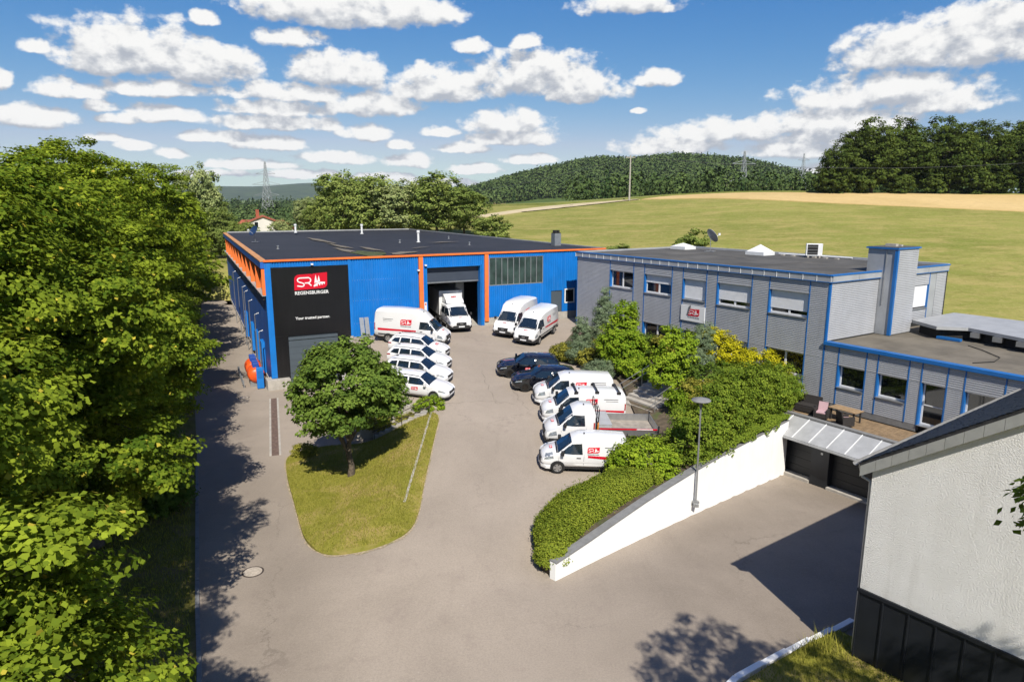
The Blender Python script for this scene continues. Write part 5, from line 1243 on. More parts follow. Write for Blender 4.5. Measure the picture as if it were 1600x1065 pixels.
CAB = [(.30, .60, 1.0, 1.30, 1.0, 2.08, .84), (.38, .45, 1.02, 1.30, 1.02, 2.17, .88), (1.1, .42, 1.03, 1.30, 1.02, 2.19, .88), (1.48, .42, 1.03, 1.30, 1.01, 2.05, .81), (2.30, .40, 1.03, 1.22, .98, 1.32, .84), (2.72, .40, 1.0, 1.02, .93, 1.13, .72), (2.93, .42, .92, .88, .82, .94, .60), (3.00, .5, .80, .74, .72, .78, .5)]
DCAB = [(-.70, .60, 1.0, 1.30, 1.0, 2.08, .84)] + [(-.62,) + CAB[1][1:]] + CAB[2:]

def park(e, x, y, f, hf=yard_h):
    f = Vector((f[0], f[1], 0)).normalized(); l = Vector((-f.y, f.x, 0)); c = Vector((x, y, 0))
    z = lambda p: float(hf(p.x, p.y))
    fz = Vector((f.x, f.y, (z(c + f * 1.4) - z(c - f * 1.4)) / 2.8)).normalized(); lz = Vector((l.x, l.y, (z(c + l) - z(c - l)) / 2)).normalized()
    up = fz.cross(lz).normalized(); lz = up.cross(fz)
    mx = Matrix((fz, lz, up)).transposed().to_4x4(); mx.translation = (x, y, z(c) + .012)
    e.rotation_mode = 'XYZ'; e.location = mx.translation; e.rotation_euler = mx.to_euler()
def clone(proto):
    if proto.name not in KIDS: index_kids(proto)
    return copy_tree(proto)

ROWL = 'white vehicles parked noses right beside the round tree'; ROWR = 'vehicles parked noses left beside the planting bank'; ROWH = 'white vans in front of the blue hall'
fl_ = (.965, -.26)
e1, _ = car('estate_car', EST, 'car_white', 'rim')
park(e1, -6.13, 43.15, fl_); tag(e1, 'white estate car with red door logo, nearest to the round tree', 'car', ROWL)
for (x, y, lab) in [(-6.49, 46.15, 'white estate car second from the round tree, between two more like it'), (-6.8, 48.9, 'white estate car third from the round tree'), (-7.19, 51.7, 'white estate car standing directly beside the tall white van, red mark on its bonnet')]:
    c = clone(e1); park(c, x, y, fl_); tag(c, lab, 'car', ROWL)
L = Loft(EST); mark(c, (1.45, 0, L.z(1.45, 0) + .03), .42, (R(-80), 0, R(90)))
win_h = [(.86, 1.34), (2.10, 1.30), (1.60, 1.90), (.92, 1.93)]
v1, _ = van('tall_van', HIGH, 5, 6, win_h, .36, (-1.75, 1.95), stripe=(-2.9, .62, 1.16, .20), logo=(-.25, 1.80, .95), high=True)
park(v1, -8.1, 54.9, (.975, -.22)); tag(v1, 'tall white van with red stripe parked sideways against the blue hall wall', 'van', ROWL)
fv = (-.38, -.925)
v5 = clone(v1); park(v5, .32, 59.75, fv); tag(v5, 'highest roofed white van under the strip window, left of two facing out', 'van', ROWH)
v6, _ = van('delivery_van', MIDH, 5, 6, win_h, .36, (-1.75, 1.95), stripe=(-2.9, .62, 1.16, .20), logo=(-.35, 1.72, .85), high=True)
park(v6, 2.05, 57.85, fv); tag(v6, 'white van with red stripe in front of the shrubs, right of two facing out', 'van', ROWH)
fr = (-.995, -.08)
sv, _ = car('black_suv', SUVS, 'car_black', 'rim_dark', rails=False)
park(sv, 1.15, 48.0, fr); tag(sv, 'black car with red door logo at the far end of its row beside the shrubs', 'car', ROWR)
sv2 = clone(sv); park(sv2, 2.2, 45.35, fr); tag(sv2, 'black car half hidden behind the white vans', 'car', ROWR)
win_m = [(.38, 1.18), (1.56, 1.14), (1.02, 1.70), (.44, 1.76)]
v3, _ = van('panel_van', MID, 4, 5, win_m, .335, (-1.45, 1.55), stripe=(-2.35, -.1, .98, .13), logo=(-.35, 1.50, .72), black_bumper=False)
park(v3, 3.9, 42.9, fr); tag(v3, 'white panel van with bare roof next to the black cars', 'van', ROWR)
v4, _ = van('racked_van', MID, 4, 5, win_m, .335, (-1.45, 1.55), stripe=(-2.35, -.1, .98, .13), logo=(-.35, 1.50, .72), black_bumper=False, rack=True)
park(v4, 4.25, 40.05, fr); tag(v4, 'white panel van with three black roof rack bars', 'van', ROWR)
win_s = [(.12, 1.08), (1.26, 1.04), (.72, 1.54), (.18, 1.62)]
v2, _ = van('small_van', SML, 4, 5, win_s, .325, (-1.32, 1.36), stripe=(-2.1, -.15, .98, .20), logo=(-.42, 1.32, .62), black_bumper=False)
park(v2, 3.64, 33.75, (-1, -.02)); tag(v2, 'small white van nearest the low hedge, wheel and red logo in view', 'van', ROWR)

M['bed_ply'] = mat('worn_plywood', (0.30, 0.265, 0.225), 0.8, 0, 0.2, 3, dirt=((0.30, 0.18, 0.09), 1.2, 0.58, 0.8))
# tipper with dropside bed
tp, Lc = van('tipper_truck', CAB, 3, 4, win_h, .35, (-1.55, 1.95), high=True)
park(tp, 4.75, 36.9, (-.995, -.06)); tag(tp, 'white tipper truck with open dropside bed and headboard frame', 'truck', ROWR)
MB().box(-3.15, .25, -.42, .42, .45, .72).build('chassis', 'dark', tp)
bed = MB().box(-3.2, .12, -1.02, 1.02, .80, .90).build('bed_floor', 'bed_ply', tp)
for s in (-1, 1):
    w_ = MB().box(-3.2, .12, s * 1.04 - .02, s * 1.04 + .02, .86, 1.30).build('dropside', 'alu', tp)
    MB().box(-3.15, .05, s * 1.065 - .004, s * 1.065 + .004, 1.20, 1.285).build('red_stripe', 'logo_red', w_)
    MB().box(-2.9, -2.0, s * 1.071 - .002, s * 1.071 + .002, 1.215, 1.27).build('stripe_print', 'print_white', w_)
    for x in (-2.9, -1.5, -.2): MB().box(x - .03, x + .03, s * 1.07 - .01, s * 1.07 + .01, .88, .98).build('latch', 'plastic', w_)
    mark(tp, (1.05, s * (Lc.y(1.05, 1.02) + .006), 1.03), .42, (0, 0, 0 if s < 0 else math.pi))
MB().box(-3.24, -3.2, -1.06, 1.06, .86, 1.32).build('tailgate', 'alu', tp)
for s in (-1, 1): MB().box(-3.26, -3.18, s * 1.05 - .04, s * 1.05 + .04, .8, 1.45).build('rear_post', 'plastic', tp)
hb = MB().box(.13, .17, -1.04, 1.04, .86, 1.35).build('headboard', 'alu', tp)
for y in (-1.02, -.5, 0, .5, 1.02): MB().box(.13, .18, y - .025, y + .025, 1.351, 2.35).build('headboard_bar', 'plastic', hb)
for z in (1.7, 2.05, 2.33): MB().box(.125, .129, -1.04, 1.04, z, z + .04).build('headboard_rail', 'plastic', hb)
MB().box(.14, .20, -1.12, -1.05, .9, 1.6).box(.14, .20, 1.05, 1.12, .9, 1.6).build('amber_marker', 'crate_yellow', hb)
tbx = MB().box(-.62, .10, -.98, .98, .905, 1.42).build('tool_box', 'zinc', tp, bevel=.02); MB().box(-.64, .11, -.99, .99, 1.425, 1.46).build('lid', 'zinc', tbx)

# box truck in the gate
bt, Lc = van('box_truck', DCAB, 3, 4, win_h, .35, (-2.6, 1.95), high=True)
park(bt, -5.35, 61.0, (.33, -.944), lambda x, y: np.minimum(yard_h(x, y), 3.6)); tag(bt, 'white box truck backing out of the open hall gate', 'truck', ROWH)
for s in (-1, 1):
    Lc.side(MB(), [(-.30, 1.36), (.76, 1.36), (.78, 1.92), (-.24, 1.90)], s).build('side_window', 'car_glass', bt)
MB().box(-5.4, -.72, -1.08, 1.08, .95, 3.15).build('box_body', 'car_white', bt, bevel=.03)
MB().prism([(-.70, 2.19), (.95, 2.21), (.80, 2.45), (-.30, 2.92), (-.70, 2.92)], 1, -.80, .80).build('roof_spoiler', 'car_white', bt, bevel=.06)
p = mark(bt, (.30, 0, 2.735), .44, (R(-68), 0, R(90))); 
MB().box(-5.4, .2, -.42, .42, .5, .94).build('chassis', 'dark', bt)
for s in (-1, 1): MB().box(-2.0, -.9, s * 1.0 - .02, s * 1.0 + .02, .55, .93).build('side_guard', 'alu', bt)
# a dark car far down the lane
fc = clone(sv); park(fc, -77.5, 186, (.42, -.907), zero); tag(fc, 'dark car parked far away at the end of the lane behind the hall', 'car')
# ================================================================== plants
LEAF = {'diamond': np.array([(0, 0, 0), (.36, .46, .05), (0, 1, -.05), (-.36, .46, .05)]),
        'maple': np.array([(0, 0, 0), (.46, .34, .07), (.29, .56, .0), (0, 1.0, -.10), (-.29, .56, .0), (-.46, .34, .07)]),
        'needle': np.array([(-.10, 0, 0), (.10, 0, 0), (.05, 1, .05), (-.05, 1, .05)])}
def leaf_mesh(name, C, N, S, m, shape, rg, tint):
    n = len(C); up = rg.normal(size=(n, 3)); N = N / (np.linalg.norm(N, axis=1, keepdims=True) + 1e-9)
    T = np.cross(N, up); T /= (np.linalg.norm(T, axis=1, keepdims=True) + 1e-9); B = np.cross(N, T)
    P = LEAF[shape]; k = len(P)
    V = C[:, None, :] + S[:, None, None] * (P[None, :, 0, None] * T[:, None, :] + (P[None, :, 1, None] - .5) * B[:, None, :] + P[None, :, 2, None] * N[:, None, :])
    return fast_mesh(name, V.reshape(-1, 3), np.full(n, k), np.arange(n * k), m, tint=tint)
def unit(rg, n):
    d = rg.normal(size=(n, 3)); return d / np.linalg.norm(d, axis=1, keepdims=True)
def crown_mesh(name, lobes, clumps, per, cr, leaf, m, seed, shape='diamond', flat=.55, inner=.55, upb=.7, gap=0.0):
    """leaves gathered in clumps through the outer part of several lobes"""
    rg = np.random.default_rng(seed); Lb = np.array(lobes, float)
    wgt = (Lb[:, 3] * Lb[:, 4] * Lb[:, 5]) ** (2 / 3); wgt /= wgt.sum()
    li = rg.choice(len(Lb), clumps, p=wgt); d = unit(rg, clumps); r = (inner + (1 - inner) * rg.random(clumps) ** .6)[:, None]
    cc = Lb[li, :3] + d * r * Lb[li, 3:6]
    keep = np.ones(clumps, bool)                       # drop clumps buried deep in another lobe
    for j, l in enumerate(Lb):
        q = np.linalg.norm((cc - l[:3]) / l[3:6], axis=1); keep &= ~((q < .5) & (li != j))
    cc, d, li = cc[keep], d[keep], li[keep]; n = len(cc)
    size = rg.uniform(.65, 1.25, n); off = unit(rg, n * per) * (rg.random(n * per) ** .45)[:, None]
    ci = np.repeat(np.arange(n), per)
    if gap: ci = ci[rg.random(len(ci)) > gap]; off = off[:len(ci)]
    C = cc[ci] + off * (cr * size[ci])[:, None] * np.array([1, 1, flat])
    N = d[ci] * .7 + off * .5 + np.array([0, 0, upb]) + rg.normal(size=(len(ci), 3)) * .42
    ct = rg.normal(size=n) * .17
    t = np.clip(.45 + ct[ci] + rg.normal(size=len(ci)) * .20, 0, .895)
    t = np.where(rg.random(len(ci)) < .012, 1.0, t)
    S = leaf * rg.uniform(.7, 1.25, len(ci))
    return leaf_mesh(name, C, N, S, m, shape, rg, t), cc
def trunk_mb(h, r, tips, rg, lean=(0, 0)):
    b = MB(); k = 6; pts = [(lean[0] * (i / k) ** 2 + .08 * math.sin(i * 1.9) * (i > 0), lean[1] * (i / k) ** 2 + .08 * math.cos(i * 2.3) * (i > 0), h * i / k - (.25 if i == 0 else 0)) for i in range(k + 1)]
    b.tube(pts, [r * (1.25 if i == 0 else 1 - .65 * i / k) for i in range(k + 1)], 9)
    for tp_ in tips:
        i = min(k, max(2, int(k * rg.uniform(.35, .95)))); a = Vector(pts[i]); t = Vector(tp_); mid = a.lerp(t, .5) + Vector((0, 0, .12 * (t - a).length))
        r0 = r * (1 - .65 * i / k) * .55; b.tube([a, a.lerp(mid, .6), mid, t], [r0, r0 * .75, r0 * .55, r0 * .18], 6)
    return b
def plant(name, label, cat, loc, crown_me, trunk_me, rz=0.0, sc=1.0, group=None, crown_name='crown'):
    e = empty(name, loc, rz); e.scale = sc if isinstance(sc, (tuple, list)) else (sc, sc, sc)
    tag(e, label, cat, group)
    inst(crown_me, crown_name, e)
    if trunk_me: inst(trunk_me, 'trunk', e)
    return e
def lobed(h0, h1, R_, n, seed, rr=(.42, .62), core=.72):
    """overlapping lobes filling a crown between heights h0 and h1"""
    rg = np.random.default_rng(seed); zc, zr = (h0 + h1) / 2, (h1 - h0) / 2
    L = [(0, 0, zc, R_ * core, R_ * core, zr * .86)]
    for i in range(n):
        a = 2.4 * i + rg.uniform(-.4, .4); t = rg.uniform(-.72, .80); rad = R_ * math.sqrt(max(.05, 1 - (t * .9) ** 2)) * rg.uniform(.50, .68); k = R_ * rg.uniform(*rr)
        L.append((rad * math.cos(a), rad * math.sin(a), zc + zr * t * .82, k, k, k * rg.uniform(.7, .95)))
    return L

# --- maples along the lane
MAPLE = []
for sd_ in (11, 23):
    me, cc = crown_mesh('maple_crown', lobed(2.4, 18.6, 5.5, 16, sd_, (.32, .50), .60), 1350, 112, .64, .152, 'leaf_maple', sd_, 'maple', .40, .42, .8)
    rg = np.random.default_rng(sd_); tips = cc[rg.choice(len(cc), 22)]
    MAPLE.append((me, trunk_mb(13.5, .26, tips, rg).mesh('trunk', 'bark', 50)))
me, cc = crown_mesh('maple_crown_low', lobed(2.2, 15.5, 5.4, 12, 5), 520, 30, 1.0, .46, 'leaf_maple', 5, 'diamond', .5, .5)
rg = np.random.default_rng(5); MFAR = (me, trunk_mb(12, .24, cc[rg.choice(len(cc), 10)], rg).mesh('trunk', 'bark', 50))
lane_d, lane_n = Vector((-.42, .907, 0)), Vector((-.907, -.42, 0)); E0 = Vector((-9.73, 18.78, 0))
GRP = 'maples in the row along the lane'
row = [(-8.5, 4.6, 0, .86), (1.8, 4.9, 1, .97), (11, 3.9, 0, 1.0), (20.5, 4.1, 1, 1.0), (30, 4.0, 0, 1.0), (40, 3.9, 1, 1.0), (51, 3.8, 3, 1.12), (62, 3.7, 3, 1.10), (74, 3.6, 3, 1.12), (88, 3.6, 3, 1.1), (104, 3.6, 3, 1.12), (124, 3.6, 3, 1.1), (150, 3.6, 3, 1.1)]
names = ['maple at the bottom left corner, nearest of the row', 'maple with its grey trunk at the bottom edge of the picture', 'third maple of the row, its top at the left picture edge', 'fourth maple of the lane row, with bare twigs showing in its crown', 'fifth maple of the lane row, level with the round tree', 'sixth maple of the lane row, level with the orange tanks']
for i, (s_, of, k, sc) in enumerate(row):
    p = E0 + lane_d * s_ + lane_n * of; me, tr = MFAR if k == 3 else MAPLE[k % 2]
    lab = names[i] if i < len(names) else 'maple number %s from the near end of the row, beside the hall flank' % ['seven', 'eight', 'nine', 'ten', 'eleven', 'twelve', 'thirteen'][i - 6]
    plant('maple_tree', lab, 'tree', p, me, tr, i * 2.1 + .4, (sc, sc, sc * (1.0 + .03 * math.sin(i * 2.7))), GRP)
for i, (s_, of, k, sc) in enumerate([(6, 12.5, 1, 1.0), (17, 12.5, 0, 1.04), (28, 13, 2, 1.0), (42, 13.5, 1, 1.05)]):
    p = E0 + lane_d * s_ + lane_n * of; me, tr = MAPLE[k % 2]
    plant('maple_tree', ['maple at the left picture edge behind the row, first of the second row', 'maple of the second row, its top cut by the left picture edge', 'maple of the second row, third from the near end', 'maple of the second row, farthest from the camera'][i], 'tree', p, me, tr, i * 1.7 + 2, sc, 'maples in the second row left of the lane')
# undergrowth between the trunks
me_u, cc = crown_mesh('undergrowth', [(0, 0, 1.4, 2.2, 2.2, 1.7), (1.2, .6, 1.0, 1.4, 1.4, 1.2), (-1, -.8, 1.9, 1.5, 1.5, 1.7)], 260, 34, .5, .20, 'leaf_dark', 3)
for i in range(12):
    s_ = 14 + i * 8.2; p = E0 + lane_d * s_ + lane_n * (2.7 + (i % 3) * .6)
    plant('lane_bush', 'dark bush under the lane maples, %s from the near end' % ['first', 'second', 'third', 'fourth', 'fifth', 'sixth', 'seventh', 'eighth', 'ninth', 'tenth', 'eleventh', 'twelfth'][i], 'bush', p, me_u, None, i * 1.3, 1.0 + .25 * math.sin(i * 1.9), 'bushes under the lane maples', 'foliage')

# --- round tree on the grass island
me, cc = crown_mesh('round_crown', [(0, 0, 5.0, 2.7, 2.7, 2.2), (1.5, .2, 4.6, 1.6, 1.6, 1.5), (-1.6, -.3, 4.5, 1.5, 1.6, 1.4), (.2, -1.4, 4.2, 1.6, 1.5, 1.3), (.3, .5, 6.2, 1.6, 1.6, 1.3), (-1.0, .6, 5.9, 1.4, 1.4, 1.2), (1.2, -.9, 5.3, 1.4, 1.4, 1.3), (-1.1, -1.2, 3.6, 1.2, 1.1, .9), (1.4, 1.2, 3.6, 1.2, 1.2, 1.0)], 720, 52, .42, .19, 'leaf_round', 9, 'diamond', .6, .5)
rg = np.random.default_rng(9)
plant('round_tree', 'round dark green tree standing alone on the grass island', 'tree', (-8.6, 34.3, .25), me, trunk_mb(3.6, .19, cc[rg.choice(len(cc), 14)], rg).mesh('trunk', 'bark', 50))

# --- hedges and shrubs on the bank
def hedge_mesh(name, path, width, hts, n, leaf, m, seed, rough=.14):
    """clipped hedge: leaves on and under the faces of a rounded block along a path of (x, y, ground z)"""
    rg = np.random.default_rng(seed); P = np.array(path, float); seg = np.r_[0, np.cumsum(np.hypot(*np.diff(P[:, :2], axis=0).T))]
    s = rg.random(n) * seg[-1]; C = np.stack([np.interp(s, seg, P[:, k]) for k in range(3)], 1); H_ = np.interp(s, seg, hts)
    W_ = np.interp(s, seg, width) if not np.isscalar(width) else np.full(n, width)
    j = np.clip(np.searchsorted(seg, s) - 1, 0, len(P) - 2); t = (P[j + 1] - P[j])[:, :2]; t /= np.linalg.norm(t, axis=1, keepdims=True); nn = np.stack([-t[:, 1], t[:, 0]], 1)
    a = rg.uniform(-.08, math.pi + .08, n); e = 4.5; ca, sa = np.cos(a), np.sin(a); k = (np.abs(ca) ** e + np.abs(sa) ** e) ** (-1 / e)
    dep = 1 - rg.random(n) ** 2 * .16
    bump_ = np.ones(n)
    for q_ in range(10):                      # uneven growth: many unrelated waves
        f_ = 1.1 * 1.38 ** q_; kx, ky, ka = rg.normal(size=3); bump_ += rough * .55 / (1 + .45 * q_) * np.sin(f_ * (kx * C[:, 0] + ky * C[:, 1]) + 1.5 * ka * a * (1 + .2 * q_) + rg.uniform(0, 6.3))
    endf = np.clip(np.minimum(s, seg[-1] - s) / .8, .0, 1) ** .4
    lat = ca * k * W_ / 2 * dep * bump_ * (.55 + .45 * endf); ver = np.maximum(sa, -.02) * k * H_ * dep * (1 + (bump_ - 1) * .7) * (.8 + .2 * endf)
    C[:, :2] += nn * lat[:, None]; C[:, 2] += ver
    N = np.concatenate([nn * ca[:, None], (sa + .45)[:, None]], 1)
    m2 = n // 7; side_ = rg.random(m2) < .5; ph = rg.uniform(-1.57, 1.57, m2); al = np.arcsin(rg.random(m2) ** .8); dp = 1 - rg.random(m2) ** 2 * .16      # rounded ends
    pe = np.where(side_[:, None], P[0], P[-1]); te = np.where(side_[:, None], P[0, :2] - P[1, :2], P[-1, :2] - P[-2, :2]); te = te / np.linalg.norm(te, axis=1, keepdims=True); ne = np.stack([-te[:, 1], te[:, 0]], 1)
    we = np.where(side_, W_[np.argmin(s)], W_[np.argmax(s)]) * .5; he = np.where(side_, H_[np.argmin(s)], H_[np.argmax(s)])
    dr_ = te * (np.cos(ph) * np.cos(al) ** .5)[:, None] + ne * (np.sin(ph) * np.cos(al) ** .5)[:, None]
    C2 = pe.copy(); C2[:, :2] += dr_ * (we * dp * (1 + rg.normal(size=m2) * .04))[:, None]; C2[:, 2] += he * np.sin(al) * dp
    C = np.concatenate([C, C2]); N = np.concatenate([N, np.concatenate([dr_, (np.sin(al) + .4)[:, None]], 1)]); n = len(C)
    C += rg.normal(size=(n, 3)) * leaf * .45; sh = rg.random(n) < .05; C[sh] += N[sh] * (rg.random(sh.sum()) * leaf * 2.2)[:, None]
    N = N + rg.normal(size=(n, 3)) * .62
    tn = np.clip(.45 + .14 * np.sin(C[:, 0] * 1.3 + C[:, 2] * 2.1) * np.sin(C[:, 1] * 1.7) + rg.normal(size=n) * .22, 0, .89)
    return leaf_mesh(name, C, N, leaf * rg.uniform(.7, 1.3, n), m, 'diamond', rg, tn)
def bank_z(x, y): return float(bank_h(np.array([x]), np.array([y]))[0])
hp = [(8.5, 33.9), (9.6, 34.9), (11.4, 36.7), (13.4, 38.7), (15.3, 40.5), (16.3, 41.5)]
rgh = np.random.default_rng(44); hl = []; hq = np.array(hp); hs = np.r_[0, np.cumsum(np.hypot(*np.diff(hq, axis=0).T))]
for t in np.arange(0, hs[-1] + .1, .72):
    x, y = np.interp(t, hs, hq[:, 0]) + .30, np.interp(t, hs, hq[:, 1]) - .31; z = bank_z(x, y); Ht = np.interp(t, hs, [1.9, 2.6, 3.0, 3.2, 3.1, 2.6]) + rgh.uniform(-.25, .3); k = rgh.uniform(1.0, 1.38)
    hl += [(x + rgh.uniform(-.25, .25), y + rgh.uniform(-.25, .25), z + .75, k * 1.12, k * 1.12, 1.0), (x + rgh.uniform(-.3, .3), y + rgh.uniform(-.3, .3), z + Ht - .85, k, k, .95), (x + rgh.uniform(-.4, .4) + .35, y + rgh.uniform(-.4, .4) - .35, z + Ht * .5, k * .95, k * .95, .9)]
me, _c = crown_mesh('foliage', hl, 2600, 46, .30, .118, 'leaf_hedge', 4, 'diamond', .75, .62, .55)
e = empty('tall_hedge', (0, 0, 0)); tag(e, 'tall clipped hornbeam hedge above the white wall', 'hedge'); inst(me, 'foliage', e)
lp = [(1.62, 25.3), (1.95, 26.9), (3.1, 28.4), (4.7, 29.8), (6.3, 31.0)]
me = hedge_mesh('foliage', [(x, y, bank_z(x, y)) for x, y in lp], [1.4, 2.1, 2.3, 2.2, 1.9], [.75, .9, .95, .85, .8], 56000, .078, 'leaf_boxwood', 6, .10)
e = empty('low_hedge', (0, 0, 0)); tag(e, 'low rounded hedge at the end of the white wall', 'hedge'); inst(me, 'foliage', e)
# ivy-like twigs hanging over the coping
rg = np.random.default_rng(8); n = 9000; s = rg.random(n); s = np.sqrt(s) * .52 + .48; base = np.array([1.7, 24.37]) + s[:, None] * np.array([16.35 - 1.7, 38.6 - 24.37])
hang = .35 + .4 * np.sin(s * 41 + 3 * np.sin(s * 9)) + .3 * np.sin(s * 97); zt = np.interp(s * WL, [p[0] for p in wprof], [p[1] for p in wprof]); dz = rg.random(n) ** 1.5 * np.clip(hang, .12, 1) * .75
out = np.array([.697, -.717]); C = np.concatenate([base + out * (.08 - 1.1 * rg.random(n) ** 1.3)[:, None], (zt + .38 - dz)[:, None]], 1)
me = leaf_mesh('trailing_twigs', C, np.tile([.6, -.7, .5], (n, 1)) + rg.normal(size=(n, 3)) * .4, .11 * rg.uniform(.7, 1.3, n), 'leaf_hedge', 'diamond', rg, np.clip(.5 + rg.normal(size=n) * .2, 0, .89))
e = bpy.data.objects['tall_hedge']; inst(me, 'trailing_twigs', e)

def shrub(name, label, cat, x, y, lobes, clumps, per, cr, leaf, m, seed, z=None, shape='diamond', trunk=0.0, inner=.5, flat=.65, upb=.6):
    me, cc = crown_mesh('foliage', lobes, clumps, per, cr, leaf, m, seed, shape, flat, inner, upb)
    rg = np.random.default_rng(seed); tr = trunk_mb(trunk, .07, cc[rg.choice(len(cc), 8)], rg).mesh('trunk', 'bark', 50) if trunk else None
    return plant(name, label, cat, (x, y, bank_z(x, y) if z is None else z), me, tr, crown_name='foliage')
shrub('round_bush', 'bright green rounded bush between the small van and the tall hedge', 'bush', 6.5, 32.2, [(0, 0, 1.0, 1.6, 1.3, 1.25), (.7, -.5, .9, 1.1, 1.0, 1.0), (-.8, .1, .8, 1.0, .9, .95)], 420, 40, .30, .135, 'leaf_bright', 31, .95)
shrub('leafy_tree', 'small leafy tree right of the stairs in front of the office sign', 'tree', 10.5, 42.9, [(0, 0, 2.6, 1.45, 1.3, 1.5), (-.9, -.6, 1.5, 1.0, .9, .9), (.6, .3, 3.5, .9, .8, .9), (-.7, -.2, 2.0, .9, .8, .9), (.2, -.4, 1.3, .9, .9, .8), (-.3, .3, 3.9, .6, .6, .8)], 330, 36, .34, .17, 'leaf_bright', 32, trunk=2.8, inner=.4)
shrub('young_tree', 'bright yellow green tree in front of the office beside the blue conifers', 'tree', 7.9, 48.6, [(0, 0, 2.6, 1.5, 1.4, 1.7), (.3, .2, 4.0, 1.0, 1.0, 1.3), (-.7, -.3, 2.0, 1.1, 1.0, 1.2), (.8, -.4, 1.7, 1.1, 1.0, 1.2), (0, -.6, .9, 1.2, 1.1, .9)], 520, 40, .34, .16, 'leaf_bright', 33, trunk=3.0)
shrub('blue_conifer', 'pale blue green conifer left of the bright tree', 'conifer', 5.3, 51.0, [(0, 0, 1.2, 1.05, 1.0, 1.1), (0, 0, 2.2, .75, .75, 1.0), (0, 0, 3.0, .42, .42, .8), (-.5, -.3, .7, .8, .8, .7)], 300, 40, .26, .16, 'leaf_blue', 34, shape='needle', upb=.2)
shrub('grey_conifer', 'darker grey green conifer behind the bright tree, against the office wall', 'conifer', 7.2, 52.6, [(0, 0, 1.6, 1.1, 1.1, 1.5), (0, 0, 3.1, .8, .8, 1.2), (0, 0, 4.3, .4, .4, .8)], 320, 40, .28, .17, 'leaf_blue', 35, shape='needle', upb=.2)
shrub('olive_shrub', 'low olive green spreading shrub in front of the two white vans', 'shrub', 4.6, 51.6, [(0, 0, .5, 1.7, 1.2, .75), (1.2, -1.2, .4, 1.3, 1.1, .7), (-.7, .6, .4, 1.0, 1.0, .6), (1.9, .4, .6, 1.0, 1.0, .8)], 420, 36, .28, .13, 'leaf_olive', 36)
shrub('dwarf_conifer', 'low grey green conifer bush behind the black cars', 'conifer', 6.4, 47.6, [(0, 0, .7, 1.1, 1.0, .8), (-.6, .3, .5, .8, .8, .6)], 220, 40, .26, .15, 'leaf_blue', 37, shape='needle')
shrub('stair_shrub', 'green shrub left of the garden stairs under the handrail', 'shrub', 8.9, 46.9, [(0, 0, .6, 1.0, .9, .8), (.7, -.6, .4, .8, .7, .6)], 200, 36, .26, .14, 'leaf_bright', 38)
shrub('golden_shrub', 'golden yellow shrub in front of the office wall, left of two', 'shrub', 14.3, 45.8, [(0, 0, 1.5, 1.4, 1.3, 1.3), (-.7, .3, 2.1, .9, .9, .9), (.6, -.3, 1.1, 1.1, 1.0, 1.0)], 330, 38, .30, .12, 'leaf_yellow', 39)
shrub('golden_shrub', 'golden yellow shrub nearest the office corner, right of two', 'shrub', 16.2, 43.9, [(0, 0, 1.5, 1.5, 1.3, 1.2), (.8, -.6, 1.1, 1.2, 1.1, .9), (-.6, .3, 1.9, .9, .9, .8)], 330, 38, .30, .12, 'leaf_yellow', 40)
shrub('grey_juniper', 'grey green juniper between the leafy tree and the golden shrubs', 'conifer', 12.9, 45.4, [(0, 0, 1.4, 1.1, 1.0, 1.5), (.2, .1, 2.6, .7, .7, .9), (-.3, -.6, .8, 1.0, .9, .8)], 300, 40, .28, .15, 'leaf_blue', 41, shape='needle', upb=.2)
for i, (x, y, k, m_, lab) in enumerate([(10.8, 39.9, .95, 'leaf_bright', 'fresh green shrub right of the stair foot behind the tipper bed'), (12.4, 42.0, 1.35, 'leaf_dark', 'dark green shrub below the leafy tree'), (14.4, 42.2, 1.35, 'leaf_hedge', 'green shrub filling the bank behind the tall hedge, middle of three'), (16.6, 42.0, 1.2, 'leaf_hedge', 'green shrub at the office corner behind the tall hedge'),
                                          (12.0, 39.6, 1.3, 'leaf_olive', 'olive shrub behind the tall hedge near the tipper bed'), (14.0, 41.0, 1.25, 'leaf_hedge', 'green shrub directly behind the tall hedge, below the golden shrubs'), (9.7, 50.2, 1.1, 'leaf_dark', 'dark green shrub against the office wall right of the bright tree'), (11.6, 48.2, 1.0, 'leaf_olive', 'olive shrub by the office door at the head of the stairs')]):
    shrub('bank_shrub', lab, 'shrub', x, y, [(0, 0, .8 * k, 1.2 * k, 1.2 * k, .95 * k), (.6 * k, -.4, .7 * k, .9 * k, .9 * k, .8 * k), (-.6 * k, .3, .9 * k, .9 * k, .9 * k, .85 * k)], 300, 36, .30, .14, m_, 50 + i)

# --- garden stairs up to the office
st_f = Vector((.84, .542, 0)); st_g = Vector((.542, -.84, 0)); sb = Vector((7.85, 42.2, 0))
stn = empty('garden_stairs', (sb.x, sb.y, 1.62), math.atan2(st_f.y, st_f.x)); tag(stn, 'broad grey stone stairs with handrails climbing from the yard to the office', 'stairs')
for k in range(11):
    MB().box(k * .42, k * .42 + .46, -1.6, 1.5, k * .165 - .6, k * .165 + .16).build('step', 'concrete', stn)
for yy in (1.66, -1.75):
    for h_ in (.55, .95): MB().tube([(-.3, yy, h_ + .05), (4.5, yy, h_ + 1.78)], .021, 8).build('handrail', 'alu', stn)
    for x_ in (.1, 2.2, 4.2): MB().tube([(x_, yy, x_ * .39 - .3), (x_, yy, x_ * .39 + 1.0)], .022, 8).build('rail_post', 'steel', stn)
